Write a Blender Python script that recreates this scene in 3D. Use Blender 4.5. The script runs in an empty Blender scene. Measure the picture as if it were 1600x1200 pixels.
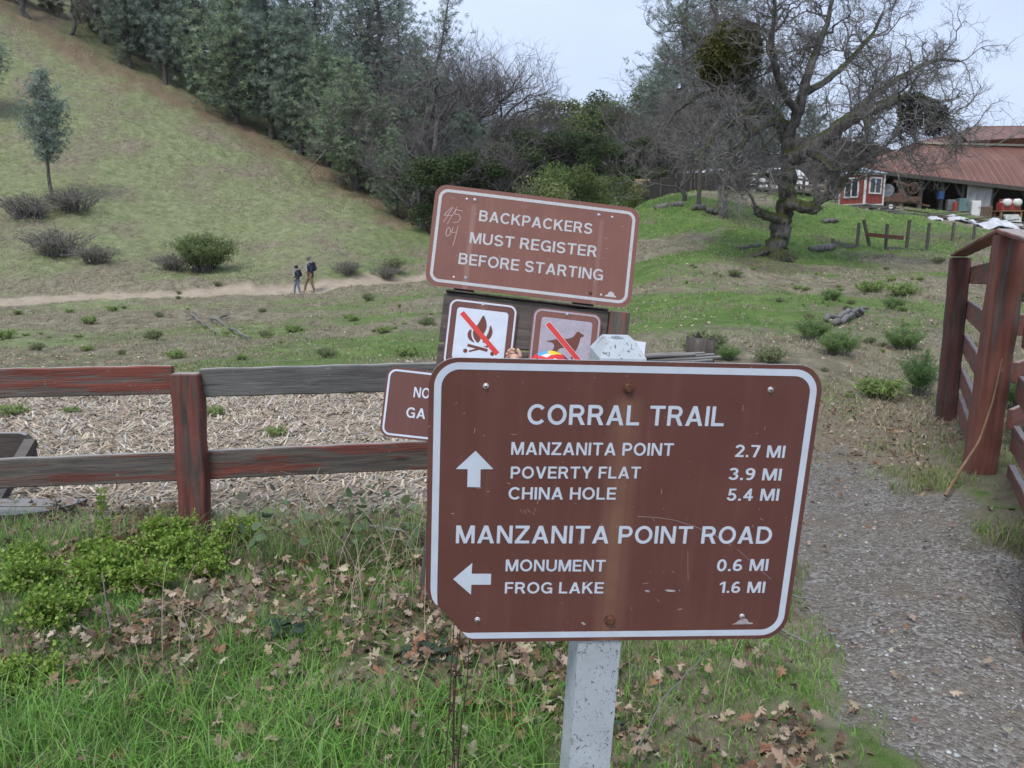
import bpy, bmesh, math, random, json
import numpy as np
from mathutils import Vector, Matrix
random.seed(5); rng = np.random.default_rng(11)
R = math.radians
scene = bpy.context.scene; COL = scene.collection
# ------------------------------------------------------------------ camera model
FPX = 1244.0; PIT = R(10.2); CAMH = 1.55
CAM = np.array([0, 0, CAMH]); FW = np.array([0, math.cos(PIT), -math.sin(PIT)]); UP = np.array([0, math.sin(PIT), math.cos(PIT)]); RT = np.array([1., 0, 0])
def ray(px, py): return FW + RT*((px-800)/FPX) + UP*((600-py)/FPX)
def at(px, py, Y):
    d = ray(px, py); return CAM + d*(Y/d[1])
# ------------------------------------------------------------------ noise
def _h(i, j, s):
    n = (i.astype(np.int64)*374761393 + j.astype(np.int64)*668265263 + s*1442695041) & 0xffffffff
    n = ((n ^ (n >> 13))*1274126177) & 0xffffffff
    return ((n ^ (n >> 16)) & 0xffffff)/float(0xffffff)
def vn(x, y, s=0):
    x = np.asarray(x, float); y = np.asarray(y, float)
    i = np.floor(x); j = np.floor(y); u = x-i; v = y-j; u = u*u*(3-2*u); v = v*v*(3-2*v)
    i = i.astype(np.int64); j = j.astype(np.int64)
    return (_h(i, j, s)*(1-u)+_h(i+1, j, s)*u)*(1-v)+(_h(i, j+1, s)*(1-u)+_h(i+1, j+1, s)*u)*v
def fbm(x, y, s=0, o=4):
    t = 0; a = .5; n = 0
    for k in range(o):
        t = t+a*vn(x*2**k+k*17.3, y*2**k-k*9.1, s+k); n += a; a *= .5
    return t/n
def ss(x, a, b):
    t = np.clip((np.asarray(x, float)-a)/(b-a), 0, 1); return t*t*(3-2*t)
# ------------------------------------------------------------------ terrain
CP = []
def cp(px, py, Y): p = at(px, py, Y); CP.append((p[0], p[1], p[2]))
for a in range(-60, 61, 20):
    for d in (.5, 1.5, 3, 5, 7): CP.append((d*math.sin(R(a)), d*math.cos(R(a)), 0))
for px in (-300, 100, 400, 680): cp(px, 600, 8.7)
for px, py, Y in [(0,575,10.5),(350,572,10.5),(680,566,10.5),(0,550,14),(350,548,14),(680,540,14),(0,520,20),(350,515,20),(680,500,21),
    (0,490,28),(350,480,29),(670,462,33),(-400,486,33),(0,473,36),(250,463,38),(475,457,40.3),(660,443,46),
    (0,455,38.5),(300,447,41),(475,442,43),(640,430,48),
    (-300,200,60),(-300,0,75),(-300,-200,90),(0,300,55),(0,150,70),(0,22,84),(150,380,48),(160,110,80),(300,350,55),(335,185,78),(250,260,64),(500,400,48),(430,330,60),(500,265,74),(570,330,62),(600,395,51),(665,352,64),
    (750,430,46),(850,430,44),(740,360,66),(850,335,66),(950,325,55),
    (800,520,16),(950,540,11),(900,470,24),(1000,420,23),(1060,350,33),(1000,330,38),(960,390,31),
    (1100,560,9),(1300,562,9),(1500,570,9),(1100,480,14),(1300,480,14),(1550,500,12),(1215,408,25),(1215,440,19.5),(1350,440,19),(1500,440,17),(1600,460,15),
    (1130,326,37),(1250,315,44),(1330,320,46),(1425,328,52),(1380,395,29),(1480,392,29),(1600,395,28),(1500,345,46),(1600,352,54),(1590,375,36),(1750,380,50),(1750,430,25),(1750,560,9),(1548,735,4.6),(1482,656,6.66),(1660,770,4.2),(1420,700,5.6)]: cp(px, py, Y)
for px, py, Y in [(1000,308,55),(1100,306,60),(1280,304,62),(1190,303,85)]: cp(px, py, Y)
for x, y, z in [(-110,130,48),(-75,150,44),(-40,140,24),(-10,130,9),(20,120,4.5),(60,120,3.5),(110,120,2),(160,120,0),(40,75,3.6),(80,80,3),
    (-260,500,120),(-100,500,60),(0,500,20),(100,500,12),(220,500,6),(400,500,0),(-900,1800,300),(-300,1800,80),(0,1800,20),(500,1800,20),(1200,1800,20)]: CP.append((x, y, z))
CP = np.array(CP)
def _lp(x, y):
    d = np.sqrt(x*x+y*y); th = np.clip(np.arctan2(x, y), -1.15, 1.15); return th*2.2, np.log(d+1.0), d
_u, _v, _d = _lp(CP[:,0], CP[:,1]); _val = CP[:,2]/(_d+3)
def _phi(r2): return np.where(r2 > 1e-12, .5*r2*np.log(r2+1e-12), 0)
_n = len(CP); _A = np.zeros((_n+3, _n+3)); _A[:_n,:_n] = _phi((_u[:,None]-_u)**2+(_v[:,None]-_v)**2)+np.eye(_n)*2e-3
_P = np.stack([np.ones(_n), _u, _v], 1); _A[:_n,_n:] = _P; _A[_n:,:_n] = _P.T
_w = np.linalg.solve(_A, np.concatenate([_val, np.zeros(3)]))
TRAIL = [at(*p)[:2] for p in [(-900,500,27),(-400,486,33),(0,472,36),(150,467,37),(300,462,38.2),(475,457.5,40.3),(570,450,43),(660,443,46),(720,438,49),(800,436,52)]]
def seg_dist(x, y, pl):
    best = np.full(np.shape(x), 1e9)
    for a, b in zip(pl[:-1], pl[1:]):
        dx, dy = b[0]-a[0], b[1]-a[1]; t = np.clip(((x-a[0])*dx+(y-a[1])*dy)/(dx*dx+dy*dy), 0, 1)
        best = np.minimum(best, np.hypot(x-a[0]-t*dx, y-a[1]-t*dy))
    return best
def gz(x, y):
    x = np.atleast_1d(np.asarray(x, float)); y = np.atleast_1d(np.asarray(y, float)); out = np.empty(len(x))
    for s in range(0, len(x), 40000):
        X = x[s:s+40000]; Y = y[s:s+40000]; u, v, d = _lp(X, Y)
        z = _phi((u[:,None]-_u)**2+(v[:,None]-_v)**2)@_w[:_n]+_w[_n]+_w[_n+1]*u+_w[_n+2]*v
        z = z*(d+3)
        z = z*ss(Y, -1, 3)
        a = .012+.003*np.clip(d, 0, 60)+ss(d, 9, 14)*.05
        z = z+(fbm(X*1.3, Y*1.3, 3, 5)-.5)*2*a*(1-.85*ss(X, .5, 1.2)*ss(-Y, -6, -5)) + (fbm(X*.17, Y*.17, 8, 3)-.5)*ss(d, 10, 30)*.7
        td = seg_dist(X, Y, TRAIL)
        z = z + .55*ss(td, .8, 2.2)*(1-ss(td, 2.2, 5))*ss(Y-38-X*-.05, -1, 2)*.6
        out[s:s+40000] = z
    return out
def g1(x, y): return float(gz([x], [y])[0])
def hit(px, py, y0=1.5, y1=400):
    d = ray(px, py); Y = np.geomspace(y0, y1, 700); p = CAM+d*(Y/d[1])[:,None]; b = p[:,2] < gz(p[:,0], p[:,1])
    if not b.any(): return p[-1]
    return p[int(np.argmax(b))]
# ------------------------------------------------------------------ mesh helpers
def mesh_np(name, V, F, mat=None, col=None, smooth=False):
    V = np.asarray(V, np.float32).reshape(-1, 3); F = np.asarray(F, np.int32); k = F.shape[1]
    me = bpy.data.meshes.new(name); me.vertices.add(len(V)); me.vertices.foreach_set('co', V.ravel())
    me.loops.add(F.size); me.loops.foreach_set('vertex_index', F.ravel())
    me.polygons.add(len(F)); me.polygons.foreach_set('loop_start', np.arange(0, F.size, k, dtype=np.int32)); me.polygons.foreach_set('loop_total', np.full(len(F), k, np.int32))
    if smooth: me.polygons.foreach_set('use_smooth', np.ones(len(F), bool))
    if col is not None:
        c = np.ones((len(V), 4), np.float32); c[:,:3] = col
        a = me.color_attributes.new('col', 'FLOAT_COLOR', 'POINT'); a.data.foreach_set('color', c.ravel())
    me.update(calc_edges=True)
    if mat: me.materials.append(mat)
    return me
def root(name, label, cat, loc=(0,0,0), rz=0, group=None, kind=None):
    o = bpy.data.objects.new(name, None); COL.objects.link(o); o.location = loc; o.rotation_euler = (0, 0, rz); o.empty_display_size = .2
    return tag(o, label, cat, group, kind)
def tag(o, label=None, cat=None, group=None, kind=None):
    for k, v in (('label', label), ('category', cat), ('group', group), ('kind', kind)):
        if v: o[k] = v
    return o
def link(name, me, parent=None, world=False, label=None):
    o = bpy.data.objects.new(name, me); COL.objects.link(o)
    if parent:
        o.parent = parent
        if world:
            o.matrix_parent_inverse = mw(parent).inverted()
    if label: o['label'] = label
    return o
def mw(o):
    m = o.matrix_basis.copy()
    if o.parent: m = mw(o.parent) @ o.matrix_parent_inverse @ m
    return m
def copytree(r, loc=None, rz=None, sc=None, label=None, group=None):
    c = r.copy(); COL.objects.link(c)
    if loc is not None: c.location = loc
    if rz is not None: c.rotation_euler = (0, 0, rz)
    if sc is not None: c.scale = (sc,)*3 if not isinstance(sc, tuple) else sc
    if label: c['label'] = label
    if group: c['group'] = group
    for ch in r.children:
        d = ch.copy(); COL.objects.link(d); d.parent = c
        for g in ch.children:
            e = g.copy(); COL.objects.link(e); e.parent = d
    return c
class MB:
    """boxes, bars and tubes gathered into one mesh"""
    def __init__(s): s.bm = bmesh.new()
    def box(s, c, size, rot=None, bev=0, jit=0):
        m = Matrix.Translation(Vector(c)) @ (rot.to_4x4() if rot is not None else Matrix.Identity(4)) @ Matrix.Diagonal((*size, 1))
        r = bmesh.ops.create_cube(s.bm, size=1, matrix=m)
        if jit:
            for v in r['verts']: v.co += Vector([random.uniform(-jit, jit) for _ in range(3)])
        if bev:
            ed = list({e for v in r['verts'] for e in v.link_edges}); bmesh.ops.bevel(s.bm, geom=ed, offset=bev, segments=1, affect='EDGES')
        return s
    def bar(s, a, b, w, h, up=(0,0,1), bev=0):
        a = Vector(a); b = Vector(b); x = (b-a); L = x.length; x.normalize(); y = Vector(up).cross(x)
        if y.length < 1e-4: y = Vector((0,1,0)).cross(x)
        y.normalize(); z = x.cross(y); m = Matrix((x, y, z)).transposed()
        return s.box((a+b)/2, (L, w, h), m, bev)
    def cyl(s, a, b, r, n=12, r2=None):
        a = Vector(a); b = Vector(b); d = b-a; q = d.to_track_quat('Z', 'Y').to_matrix().to_4x4()
        bmesh.ops.create_cone(s.bm, cap_ends=True, segments=n, radius1=r, radius2=r if r2 is None else r2, depth=d.length, matrix=Matrix.Translation((a+b)/2) @ q); return s
    def ball(s, c, r, sc=(1,1,1), sub=2):
        bmesh.ops.create_icosphere(s.bm, subdivisions=sub, radius=r, matrix=Matrix.Translation(Vector(c)) @ Matrix.Diagonal((*sc, 1))); return s
    def poly(s, pts, y0, y1):
        """outline in the xz plane extruded from y0 to y1"""
        a = [s.bm.verts.new((p[0], y0, p[1])) for p in pts]; b = [s.bm.verts.new((p[0], y1, p[1])) for p in pts]; n = len(pts)
        s.bm.faces.new(a); s.bm.faces.new(b[::-1])
        for i in range(n): s.bm.faces.new((a[i], b[i], b[(i+1) % n], a[(i+1) % n]))
        return s
    def face(s, pts): s.bm.faces.new([s.bm.verts.new(Vector(p)) for p in pts]); return s
    def mesh(s, name, mat=None, smooth=False, rec=True):
        if rec: bmesh.ops.recalc_face_normals(s.bm, faces=s.bm.faces)
        me = bpy.data.meshes.new(name); s.bm.to_mesh(me); s.bm.free()
        for m in (mat if isinstance(mat, (list, tuple)) else [mat]):
            if m: me.materials.append(m)
        if smooth:
            for p in me.polygons: p.use_smooth = True
        return me
    def obj(s, name, mat, parent=None, world=False, label=None, smooth=False): return link(name, s.mesh(name, mat, smooth), parent, world, label)
def grain(me, cuts=10, amp=.004, ax=0):
    """cut a long board into short lengths and shift its edges slightly, so it is not a perfect box"""
    bm = bmesh.new(); bm.from_mesh(me)
    ed = [e for e in bm.edges if abs((e.verts[0].co-e.verts[1].co).normalized()[ax]) > .9 and e.calc_length() > .2]
    bmesh.ops.subdivide_edges(bm, edges=ed, cuts=cuts, use_grid_fill=True)
    for v in bm.verts:
        k = v.co*9
        v.co += Vector((0 if ax == 0 else math.sin(k.z*1.7+k.x)*amp, math.sin(k.x*1.3+k.z*2.1)*amp*.7 if ax != 1 else 0, math.sin(k.x*2.3+3*k.y)*amp if ax != 2 else 0))
    bm.to_mesh(me); bm.free(); return me
def tubes(paths, sides=5):
    """paths: list of (pts Nx3, radii N); returns V, F (quads)"""
    Vs = []; Fs = []; off = 0; groups = {}
    for p, r in paths: groups.setdefault(len(p), []).append((p, r))
    for n, L in groups.items():
        P = np.array([a for a, _ in L], float); Q = np.array([b for _, b in L], float)
        T = np.gradient(P, axis=1); T /= np.linalg.norm(T, axis=2, keepdims=True)+1e-9
        M = T.mean(1); ref = np.where(np.abs(M[:,2:3]) < .8, np.array([[0, 0, 1.]]), np.array([[1., 0, 0]]))[:,None,:]
        A = np.cross(T, ref); A /= np.linalg.norm(A, axis=2, keepdims=True)+1e-9; B = np.cross(T, A)
        ang = np.arange(sides)*2*math.pi/sides
        V = P[:,:,None,:]+Q[:,:,None,None]*(np.cos(ang)[None,None,:,None]*A[:,:,None,:]+np.sin(ang)[None,None,:,None]*B[:,:,None,:])
        m = len(L); idx = np.arange(m*n*sides).reshape(m, n, sides)+off; nx = np.roll(idx, -1, axis=2)
        F = np.stack([idx[:,:-1], idx[:,1:], nx[:,1:], nx[:,:-1]], -1).reshape(-1, 4)
        Vs.append(V.reshape(-1, 3)); Fs.append(F); off += m*n*sides
    return np.concatenate(Vs), np.concatenate(Fs)
def tri_to_quadless(V, F): return V, F
# ------------------------------------------------------------------ materials
class NT:
    def __init__(s, name):
        s.m = bpy.data.materials.new(name); s.m.use_nodes = True; s.t = s.m.node_tree; s.t.nodes.clear(); s.out = s.n('ShaderNodeOutputMaterial')
    def n(s, t, **k):
        x = s.t.nodes.new(t)
        for a, b in k.items():
            if a.startswith('i_'):
                kk = a[2:]; kk = int(kk) if kk.isdigit() else kk.replace('_', ' ')
                if hasattr(b, 'is_output') : s.t.links.new(b, x.inputs[kk])
                else: x.inputs[kk].default_value = b
            else: setattr(x, a, b)
        return x
    def coord(s, kind='Object', scale=(1,1,1), loc=(0,0,0)):
        c = s.n('ShaderNodeTexCoord'); m = s.n('ShaderNodeMapping'); s.t.links.new(c.outputs[kind], m.inputs[0]); m.inputs['Scale'].default_value = scale; m.inputs['Location'].default_value = loc; return m.outputs[0]
    def noise(s, vec, scale, detail=4, rough=.55, dist=0, col=False):
        x = s.n('ShaderNodeTexNoise', i_Scale=scale, i_Detail=detail, i_Roughness=rough, i_Distortion=dist, i_Vector=vec); return x.outputs['Color' if col else 'Fac']
    def voro(s, vec, scale, feat='F1', out='Distance'):
        return s.n('ShaderNodeTexVoronoi', feature=feat, i_Scale=scale, i_Vector=vec).outputs[out]
    def ramp(s, fac, *st, interp='LINEAR'):
        x = s.n('ShaderNodeValToRGB'); s.t.links.new(fac, x.inputs[0]); cr = x.color_ramp; cr.interpolation = interp
        while len(cr.elements) > 1: cr.elements.remove(cr.elements[0])
        cr.elements[0].position = st[0][0]; cr.elements[0].color = c4(st[0][1])
        for p, c in st[1:]: e = cr.elements.new(p); e.color = c4(c)
        return x.outputs[0]
    def mix(s, f, a, b, mode='MIX'):
        x = s.n('ShaderNodeMix', data_type='RGBA', blend_type=mode)
        for i, v in ((0, f), (6, a), (7, b)):
            if hasattr(v, 'is_output'): s.t.links.new(v, x.inputs[i])
            else: x.inputs[i].default_value = c4(v) if i else v
        return x.outputs[2]
    def math(s, op, a, b=0, clamp=False):
        x = s.n('ShaderNodeMath', operation=op, use_clamp=clamp)
        for i, v in ((0, a), (1, b)):
            if hasattr(v, 'is_output'): s.t.links.new(v, x.inputs[i])
            else: x.inputs[i].default_value = v
        return x.outputs[0]
    def attr(s, name, out='Color'): return s.n('ShaderNodeAttribute', attribute_name=name).outputs[out]
    def sep(s, v): return s.n('ShaderNodeSeparateXYZ', i_0=v).outputs
    def done(s, col, rough=.7, bump=None, bs=.3, bd=.01, metal=0, spec=.5, trans=0, tcol=None):
        p = s.n('ShaderNodeBsdfPrincipled')
        for k, v in (('Base Color', col), ('Roughness', rough), ('Metallic', metal), ('Specular IOR Level', spec)):
            if hasattr(v, 'is_output'): s.t.links.new(v, p.inputs[k])
            else: p.inputs[k].default_value = c4(v) if k == 'Base Color' else v
        if bump is not None:
            b = s.n('ShaderNodeBump', i_Strength=bs, i_Distance=bd, i_Height=bump); s.t.links.new(b.outputs[0], p.inputs['Normal'])
        o = p.outputs[0]
        if trans:
            t = s.n('ShaderNodeBsdfTranslucent')
            c = tcol if tcol is not None else col
            if hasattr(c, 'is_output'): s.t.links.new(c, t.inputs[0])
            else: t.inputs[0].default_value = c4(c)
            mx = s.n('ShaderNodeMixShader', i_0=trans, i_1=o, i_2=t.outputs[0]); o = mx.outputs[0]
        s.t.links.new(o, s.out.inputs[0]); return s.m
def c4(c):
    if isinstance(c, (int, float)): return (c, c, c, 1)
    return tuple(c) if len(c) == 4 else (*c, 1)
def simple(name, col, rough=.7, var=.25, sc=6, bs=.2, metal=0, scale=(1,1,1), bd=.01):
    t = NT(name); v = t.coord('Object', scale); n = t.noise(v, sc, 5, .6)
    lo = tuple(c*(1-var) for c in col); hi = tuple(min(1, c*(1+var)) for c in col)
    return t.done(t.ramp(n, (.3, lo), (.7, hi)), rough, n, bs, bd, metal)
def m_wood(name, ax, base=(.16,.145,.13), dark=(.05,.042,.037), paint=None, amount=0, seed=0, rough=.85):
    """weathered wood with grain along local axis ax and flaking paint left on it"""
    t = NT(name); st = [1.0, 1.0, 1.0]; st = [12., 12., 12.]; st[ax] = .9
    v = t.coord('Object', tuple(st), (seed, seed*2, seed*3)); g = t.noise(v, 3.2, 8, .65, .6); g2 = t.noise(v, 14, 4, .6)
    c = t.ramp(g, (.28, dark), (.45, tuple((a+b)/2 for a, b in zip(base, dark))), (.62, base), (.8, tuple(min(1, a*1.5) for a in base)))
    w = [3., 3., 3.]; w[ax] = .7
    kn = t.voro(t.coord('Object', tuple(w), (seed*.7, 1, seed)), 2.3); c = t.mix(t.ramp(kn, (.05, 1), (.11, 0)), c, dark)
    h = t.math('ADD', t.math('MULTIPLY', g, 1.0), t.math('MULTIPLY', g2, .35))
    if paint:
        s2 = [11., 11., 11.]; s2[ax] = .8
        pn = t.noise(t.coord('Object', tuple(s2), (seed*1.3+4, 2, 7)), 1.6, 7, .62, .5)
        f = t.math('ADD', t.math('MULTIPLY', pn, .6), t.math('MULTIPLY', g, .4))
        k = t.ramp(f, (.62-amount*.36-.02, 0), (.62-amount*.36+.05, 1))
        pc = t.ramp(t.noise(v, 2, 5, .6), (.3, tuple(a*.55 for a in paint)), (.55, paint), (.75, tuple(a*1.25 for a in paint)))
        c = t.mix(k, c, pc); h = t.math('ADD', h, t.math('MULTIPLY', k, .25))
    # lichen and chalky end
    li = t.noise(t.coord('Object', (9,9,9), (seed, 0, 0)), 3, 6, .7); c = t.mix(t.ramp(li, (.64, 0), (.72, .55)), c, (.33,.33,.30))
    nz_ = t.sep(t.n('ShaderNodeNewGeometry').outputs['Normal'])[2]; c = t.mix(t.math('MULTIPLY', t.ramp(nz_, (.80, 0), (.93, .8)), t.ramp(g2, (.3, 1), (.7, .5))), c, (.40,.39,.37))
    return t.done(c, rough, h, .75, .006)
def m_leaf(name, rough=.6, trans=.35, spec=.3):
    t = NT(name); a = t.attr('col'); return t.done(a, rough, trans=trans, spec=spec)
M = {}
M['grass'] = m_leaf('grass_blades'); M['dry'] = m_leaf('dead_leaves', .8, .15, .15); M['needle'] = m_leaf('needles', .6, .25, .3); M['stone'] = m_leaf('stones', .8, 0, .3); M['chip'] = m_leaf('wood_chips', .9, 0, .2)
def m_bark(name, a, b, moss=0, sc=7, mosscol=(.075,.095,.018)):
    t = NT(name); v = t.coord('Object', (1,1,.3)); n = t.noise(v, sc, 7, .68, .4); vo = t.voro(t.coord('Object', (1,1,.28)), sc*1.7)
    h = t.math('ADD', n, t.math('MULTIPLY', vo, .6)); c = t.ramp(h, (.45, a), (.95, b))
    if moss:
        g = t.n('ShaderNodeNewGeometry'); nz = t.sep(g.outputs['Normal'])[2]
        w = t.noise(t.coord('Object', (1,1,1)), 1.3, 5, .6); f = t.math('ADD', t.math('MULTIPLY', nz, .5), t.math('MULTIPLY', w, 1.1))
        k = t.ramp(f, (.78-moss, 0), (.92-moss, 1)); c = t.mix(k, c, t.ramp(t.noise(t.coord('Object'), 30, 3), (.3, tuple(x*.5 for x in mosscol)), (.7, tuple(x*1.6 for x in mosscol)))); 
    return t.done(c, .92, h, .9, .05)
M['bark'] = m_bark('oak_bark', (.035,.032,.03), (.17,.16,.15)); M['oak'] = m_bark('mossy_oak_bark', (.018,.016,.015), (.125,.115,.105), .15, mosscol=(.05,.06,.014))
M['twig'] = simple('oak_twigs', (.155,.145,.138), .9, .4, 1.2); M['twig2'] = simple('thicket_twigs', (.14,.125,.120), .9, .3, .5)
M['pinebark'] = m_bark('pine_bark', (.035,.03,.028), (.12,.105,.095))
# ================================================================== ground
def inpoly(x, y, pl):
    x = np.asarray(x); y = np.asarray(y); c = np.zeros(x.shape, bool); n = len(pl)
    for i in range(n):
        a = pl[i]; b = pl[(i+1) % n]
        cond = ((a[1] > y) != (b[1] > y)); xi = (b[0]-a[0])*(y-a[1])/((b[1]-a[1]) if b[1] != a[1] else 1e-9)+a[0]; c ^= cond & (x < xi)
    return c
def sdf(x, y, pl):
    d = seg_dist(x, y, list(pl)+[pl[0]]); return np.where(inpoly(x, y, pl), d, -d)
GRAVEL = [hit(*p)[:2] for p in [(1405,1199),(1290,1075),(1205,1000),(1160,880),(1180,760),(1245,700),(1320,688),(1400,730),(1500,810),(1620,880)]]+[np.array([5.5, 2.4]), np.array([5.5, -4]), np.array([.9, -4]), np.array([1.0, 1.2])]
CHIPS = [np.array(p) for p in [(-12,3.95),(-1.6,4.2),(-.3,4.1),(1.1,4.5),(1.0,6.0),(.2,8.0),(-2.5,8.35),(-6.5,7.6),(-14,7.5)]]
def edge(x, y, s, amp=.5): return (fbm(x*1.7, y*1.7, s, 5)-.5)*2*amp
def m_gravel(x, y): return ss(sdf(x, y, GRAVEL)+edge(x, y, 21, .42)+edge(x*5, y*5, 22, .16), -.08, .10)
def m_chips(x, y): return ss(sdf(x, y, CHIPS)+edge(x, y, 31, .6), -.12, .12)
def m_trail(x, y): return ss(1.35-seg_dist(x, y, TRAIL)+edge(x*.6, y*.6, 41, .4), -.25, .3)
LIT = [hit(*p)[:2] for p in [(1180,690),(1230,620),(1400,625),(1500,650),(1560,720),(1490,800),(1330,760)]]
def m_litter(x, y):
    a = ss(sdf(x, y, LIT)+edge(x, y, 51, .8), -.3, .4)
    near = ss(fbm(x*1.6+5, y*1.6, 52, 4), .50, .60)*(np.hypot(x, y) < 6)*(x < .9)
    return np.clip(np.maximum(a, near*.8), 0, 1)
DIRT = [(hit(1200,412), 2.3), (hit(1175,348), 2.2), (hit(1130,330), 1.8), (hit(1290,375), 1.6), (hit(1480,372), 3.5)]
def m_dirt(x, y):
    o = np.zeros_like(x)
    for p, r in DIRT: o = np.maximum(o, 1-ss(np.hypot(x-p[0], (y-p[1])*.7)+edge(x, y, 61, .8), r*.3, r*.8))
    # brown needle carpet below the wood edge
    th = x/np.maximum(y, 1); px = 800+1244*th
    return o
BANKS = [hit(*p)[:2] for p in [(960,330),(1000,332),(1130,345),(1215,430),(1320,400),(1440,375),(1500,350),(1440,335),(1330,325),(1130,320)]]
def m_green(x, y):
    d = np.hypot(x, y); g = fbm(x*.33, y*.33, 71, 5)
    far = ss(d, 12, 20)
    up = ss(sdf(x, y, BANKS)+edge(x*.3, y*.3, 72, 4), -3, 1.5)
    hill = (x < 0)*ss(y, 40, 46)
    base = .42+(.29*hill)+.12*(x > 2)+.5*up*(x > 2)
    a = base+(g-.5)*np.where(hill > 0, 1.4, 2.0)
    a = np.where(d < 10, ss(fbm(x*1.4, y*1.4, 73, 5), .40, .62)*np.where(x > .2, .48, .8), a)
    return np.clip(a, 0, 1)
def make_ground():
    ths = np.concatenate([np.arange(-180, -42, 3), np.arange(-42, 42, .16), np.arange(42, 180, 3)]); ths = np.radians(ths)
    rs = np.concatenate([[.02], np.geomspace(.5, 2, 14)[:-1], np.geomspace(2, 100, 620), np.geomspace(103, 2600, 50)])
    TH, RS = np.meshgrid(ths, rs); x = (RS*np.sin(TH)).ravel(); y = (RS*np.cos(TH)).ravel(); z = gz(x, y)
    gr = m_gravel(x, y); z = z - .02*gr + .012*(vn(x*28, y*28, 5)-.5)*(np.hypot(x, y) < 8)*(1-gr)
    ch = m_chips(x, y); z = z+ch*(fbm(x*6, y*6, 9, 3)-.5)*.06
    n, m = TH.shape; I = np.arange(n*m).reshape(n, m); J = np.roll(I, -1, 1)
    F = np.stack([I[:-1], J[:-1], J[1:], I[1:]], -1).reshape(-1, 4)
    me = mesh_np('ground', np.stack([x, y, z], 1), F, smooth=True)
    tr = m_trail(x, y); gn = m_green(x, y); li = m_litter(x, y); di = m_dirt(x, y)
    # pine straw along the foot of the wood
    px = 800+FPX*x/np.maximum(y*.98, .1); zz = z-CAMH; fy = y*math.cos(PIT)-zz*math.sin(PIT); py = 600-FPX*(zz*math.cos(PIT)+y*math.sin(PIT))/np.maximum(fy, .1)
    E = WOODEDGE; ex = np.interp(px, [e[0] for e in E], [e[1] for e in E])
    st = ss(46-seg_dist(x, y, WOODLINE)*12+edge(x*.35, y*.35, 81, 34), -6, 40)*(x < -5)
    for nm, arr in (('ga', (gr, ch, tr)), ('gb', (gn, li, np.maximum(di, 0))), ('gc', (st, st*0, st*0))):
        c = np.ones((len(x), 4), np.float32); c[:,:3] = np.stack(arr, 1)
        a = me.color_attributes.new(nm, 'FLOAT_COLOR', 'POINT'); a.data.foreach_set('color', c.ravel())
    t = NT('ground_soil'); v = t.coord('Object')
    A = t.sep(t.attr('ga')); B = t.sep(t.attr('gb')); Cc = t.sep(t.attr('gc'))
    dist = t.n('ShaderNodeVectorMath', operation='LENGTH', i_0=t.coord('Object')).outputs['Value']
    nl = t.noise(v, .5, 8, .68); nf = t.noise(v, 6, 8, .7); nff = t.noise(v, 45, 5, .7); nm = t.noise(v, 1.9, 9, .72, .3)
    vst = t.coord('Object', (1, .55, 1)); nst = t.noise(vst, 3.3, 10, .75, .8)
    dryc = t.ramp(nst, (.32, (.075,.062,.043)), (.46, (.155,.135,.092)), (.58, (.225,.200,.140)), (.75, (.33,.30,.22)))
    grn = t.ramp(nm, (.3, (.050,.090,.020)), (.5, (.090,.150,.036)), (.7, (.155,.205,.062)))
    sage = t.ramp(nm, (.28, (.085,.105,.045)), (.5, (.170,.190,.092)), (.66, (.24,.252,.142)), (.8, (.35,.34,.22)))
    k = t.math('ADD', B[0], t.math('ADD', t.math('MULTIPLY', t.math('SUBTRACT', nst, .5), 1.7), t.math('MULTIPLY', t.math('SUBTRACT', nf, .5), 1.3))); k = t.ramp(k, (.40, 0), (.70, 1))
    # the hillside grass is greyer than the green of the bank below the barn
    sx = t.sep(v)[0]; hl = t.math('MULTIPLY', t.ramp(t.math('MULTIPLY', t.math('ADD', sx, 12), .08), (0, 1), (.9, 0)), 1)
    c = t.mix(k, dryc, t.mix(hl, grn, sage))
    soil = t.ramp(nf, (.3, (.055,.041,.03)), (.6, (.13,.10,.075)), (.8, (.2,.16,.12)))
    c = t.mix(t.math('MULTIPLY', B[2], t.ramp(nf, (.3, 1), (.6, .55))), c, soil)
    straw = t.ramp(nf, (.3, (.11,.075,.048)), (.6, (.20,.145,.10)), (.75, (.27,.22,.155)))
    c = t.mix(t.math('MULTIPLY', Cc[0], .85), c, straw)
    lit = t.ramp(t.voro(v, 42, out='Color') if False else nff, (.3, (.10,.078,.055)), (.5, (.20,.165,.12)), (.7, (.34,.29,.22)))
    c = t.mix(t.math('MULTIPLY', B[1], t.ramp(nf, (.35, .95), (.6, .55))), c, lit)
    tc = t.ramp(nm, (.3, (.27,.215,.16)), (.6, (.37,.31,.235)), (.8, (.43,.37,.29))); c = t.mix(A[2], c, tc)
    g1_ = t.voro(v, 75, out='Color'); gl = t.n('ShaderNodeSeparateColor', i_0=g1_).outputs[0]
    gc = t.mix(t.ramp(t.math('ADD', t.math('MULTIPLY', nf, .5), t.math('MULTIPLY', nm, .5)), (.38, .10), (.60, .85)), t.ramp(gl, (0, (.12,.113,.10)), (.5, (.26,.247,.23)), (1, (.50,.485,.46))), t.ramp(nm, (.3, (.12,.098,.072)), (.7, (.23,.195,.155))))
    c = t.mix(A[0], c, gc)
    c = t.mix(A[1], c, t.ramp(nff, (.3, (.16,.125,.09)), (.5, (.30,.25,.19)), (.7, (.45,.39,.31))))
    vg = t.voro(v, 75); vg2 = t.voro(v, 210)
    hb = t.math('ADD', t.math('MULTIPLY', nf, .6), t.math('MULTIPLY', nff, .25)); hg = t.math('ADD', t.math('MULTIPLY', vg, -.5), t.math('MULTIPLY', vg2, -.2))
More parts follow.
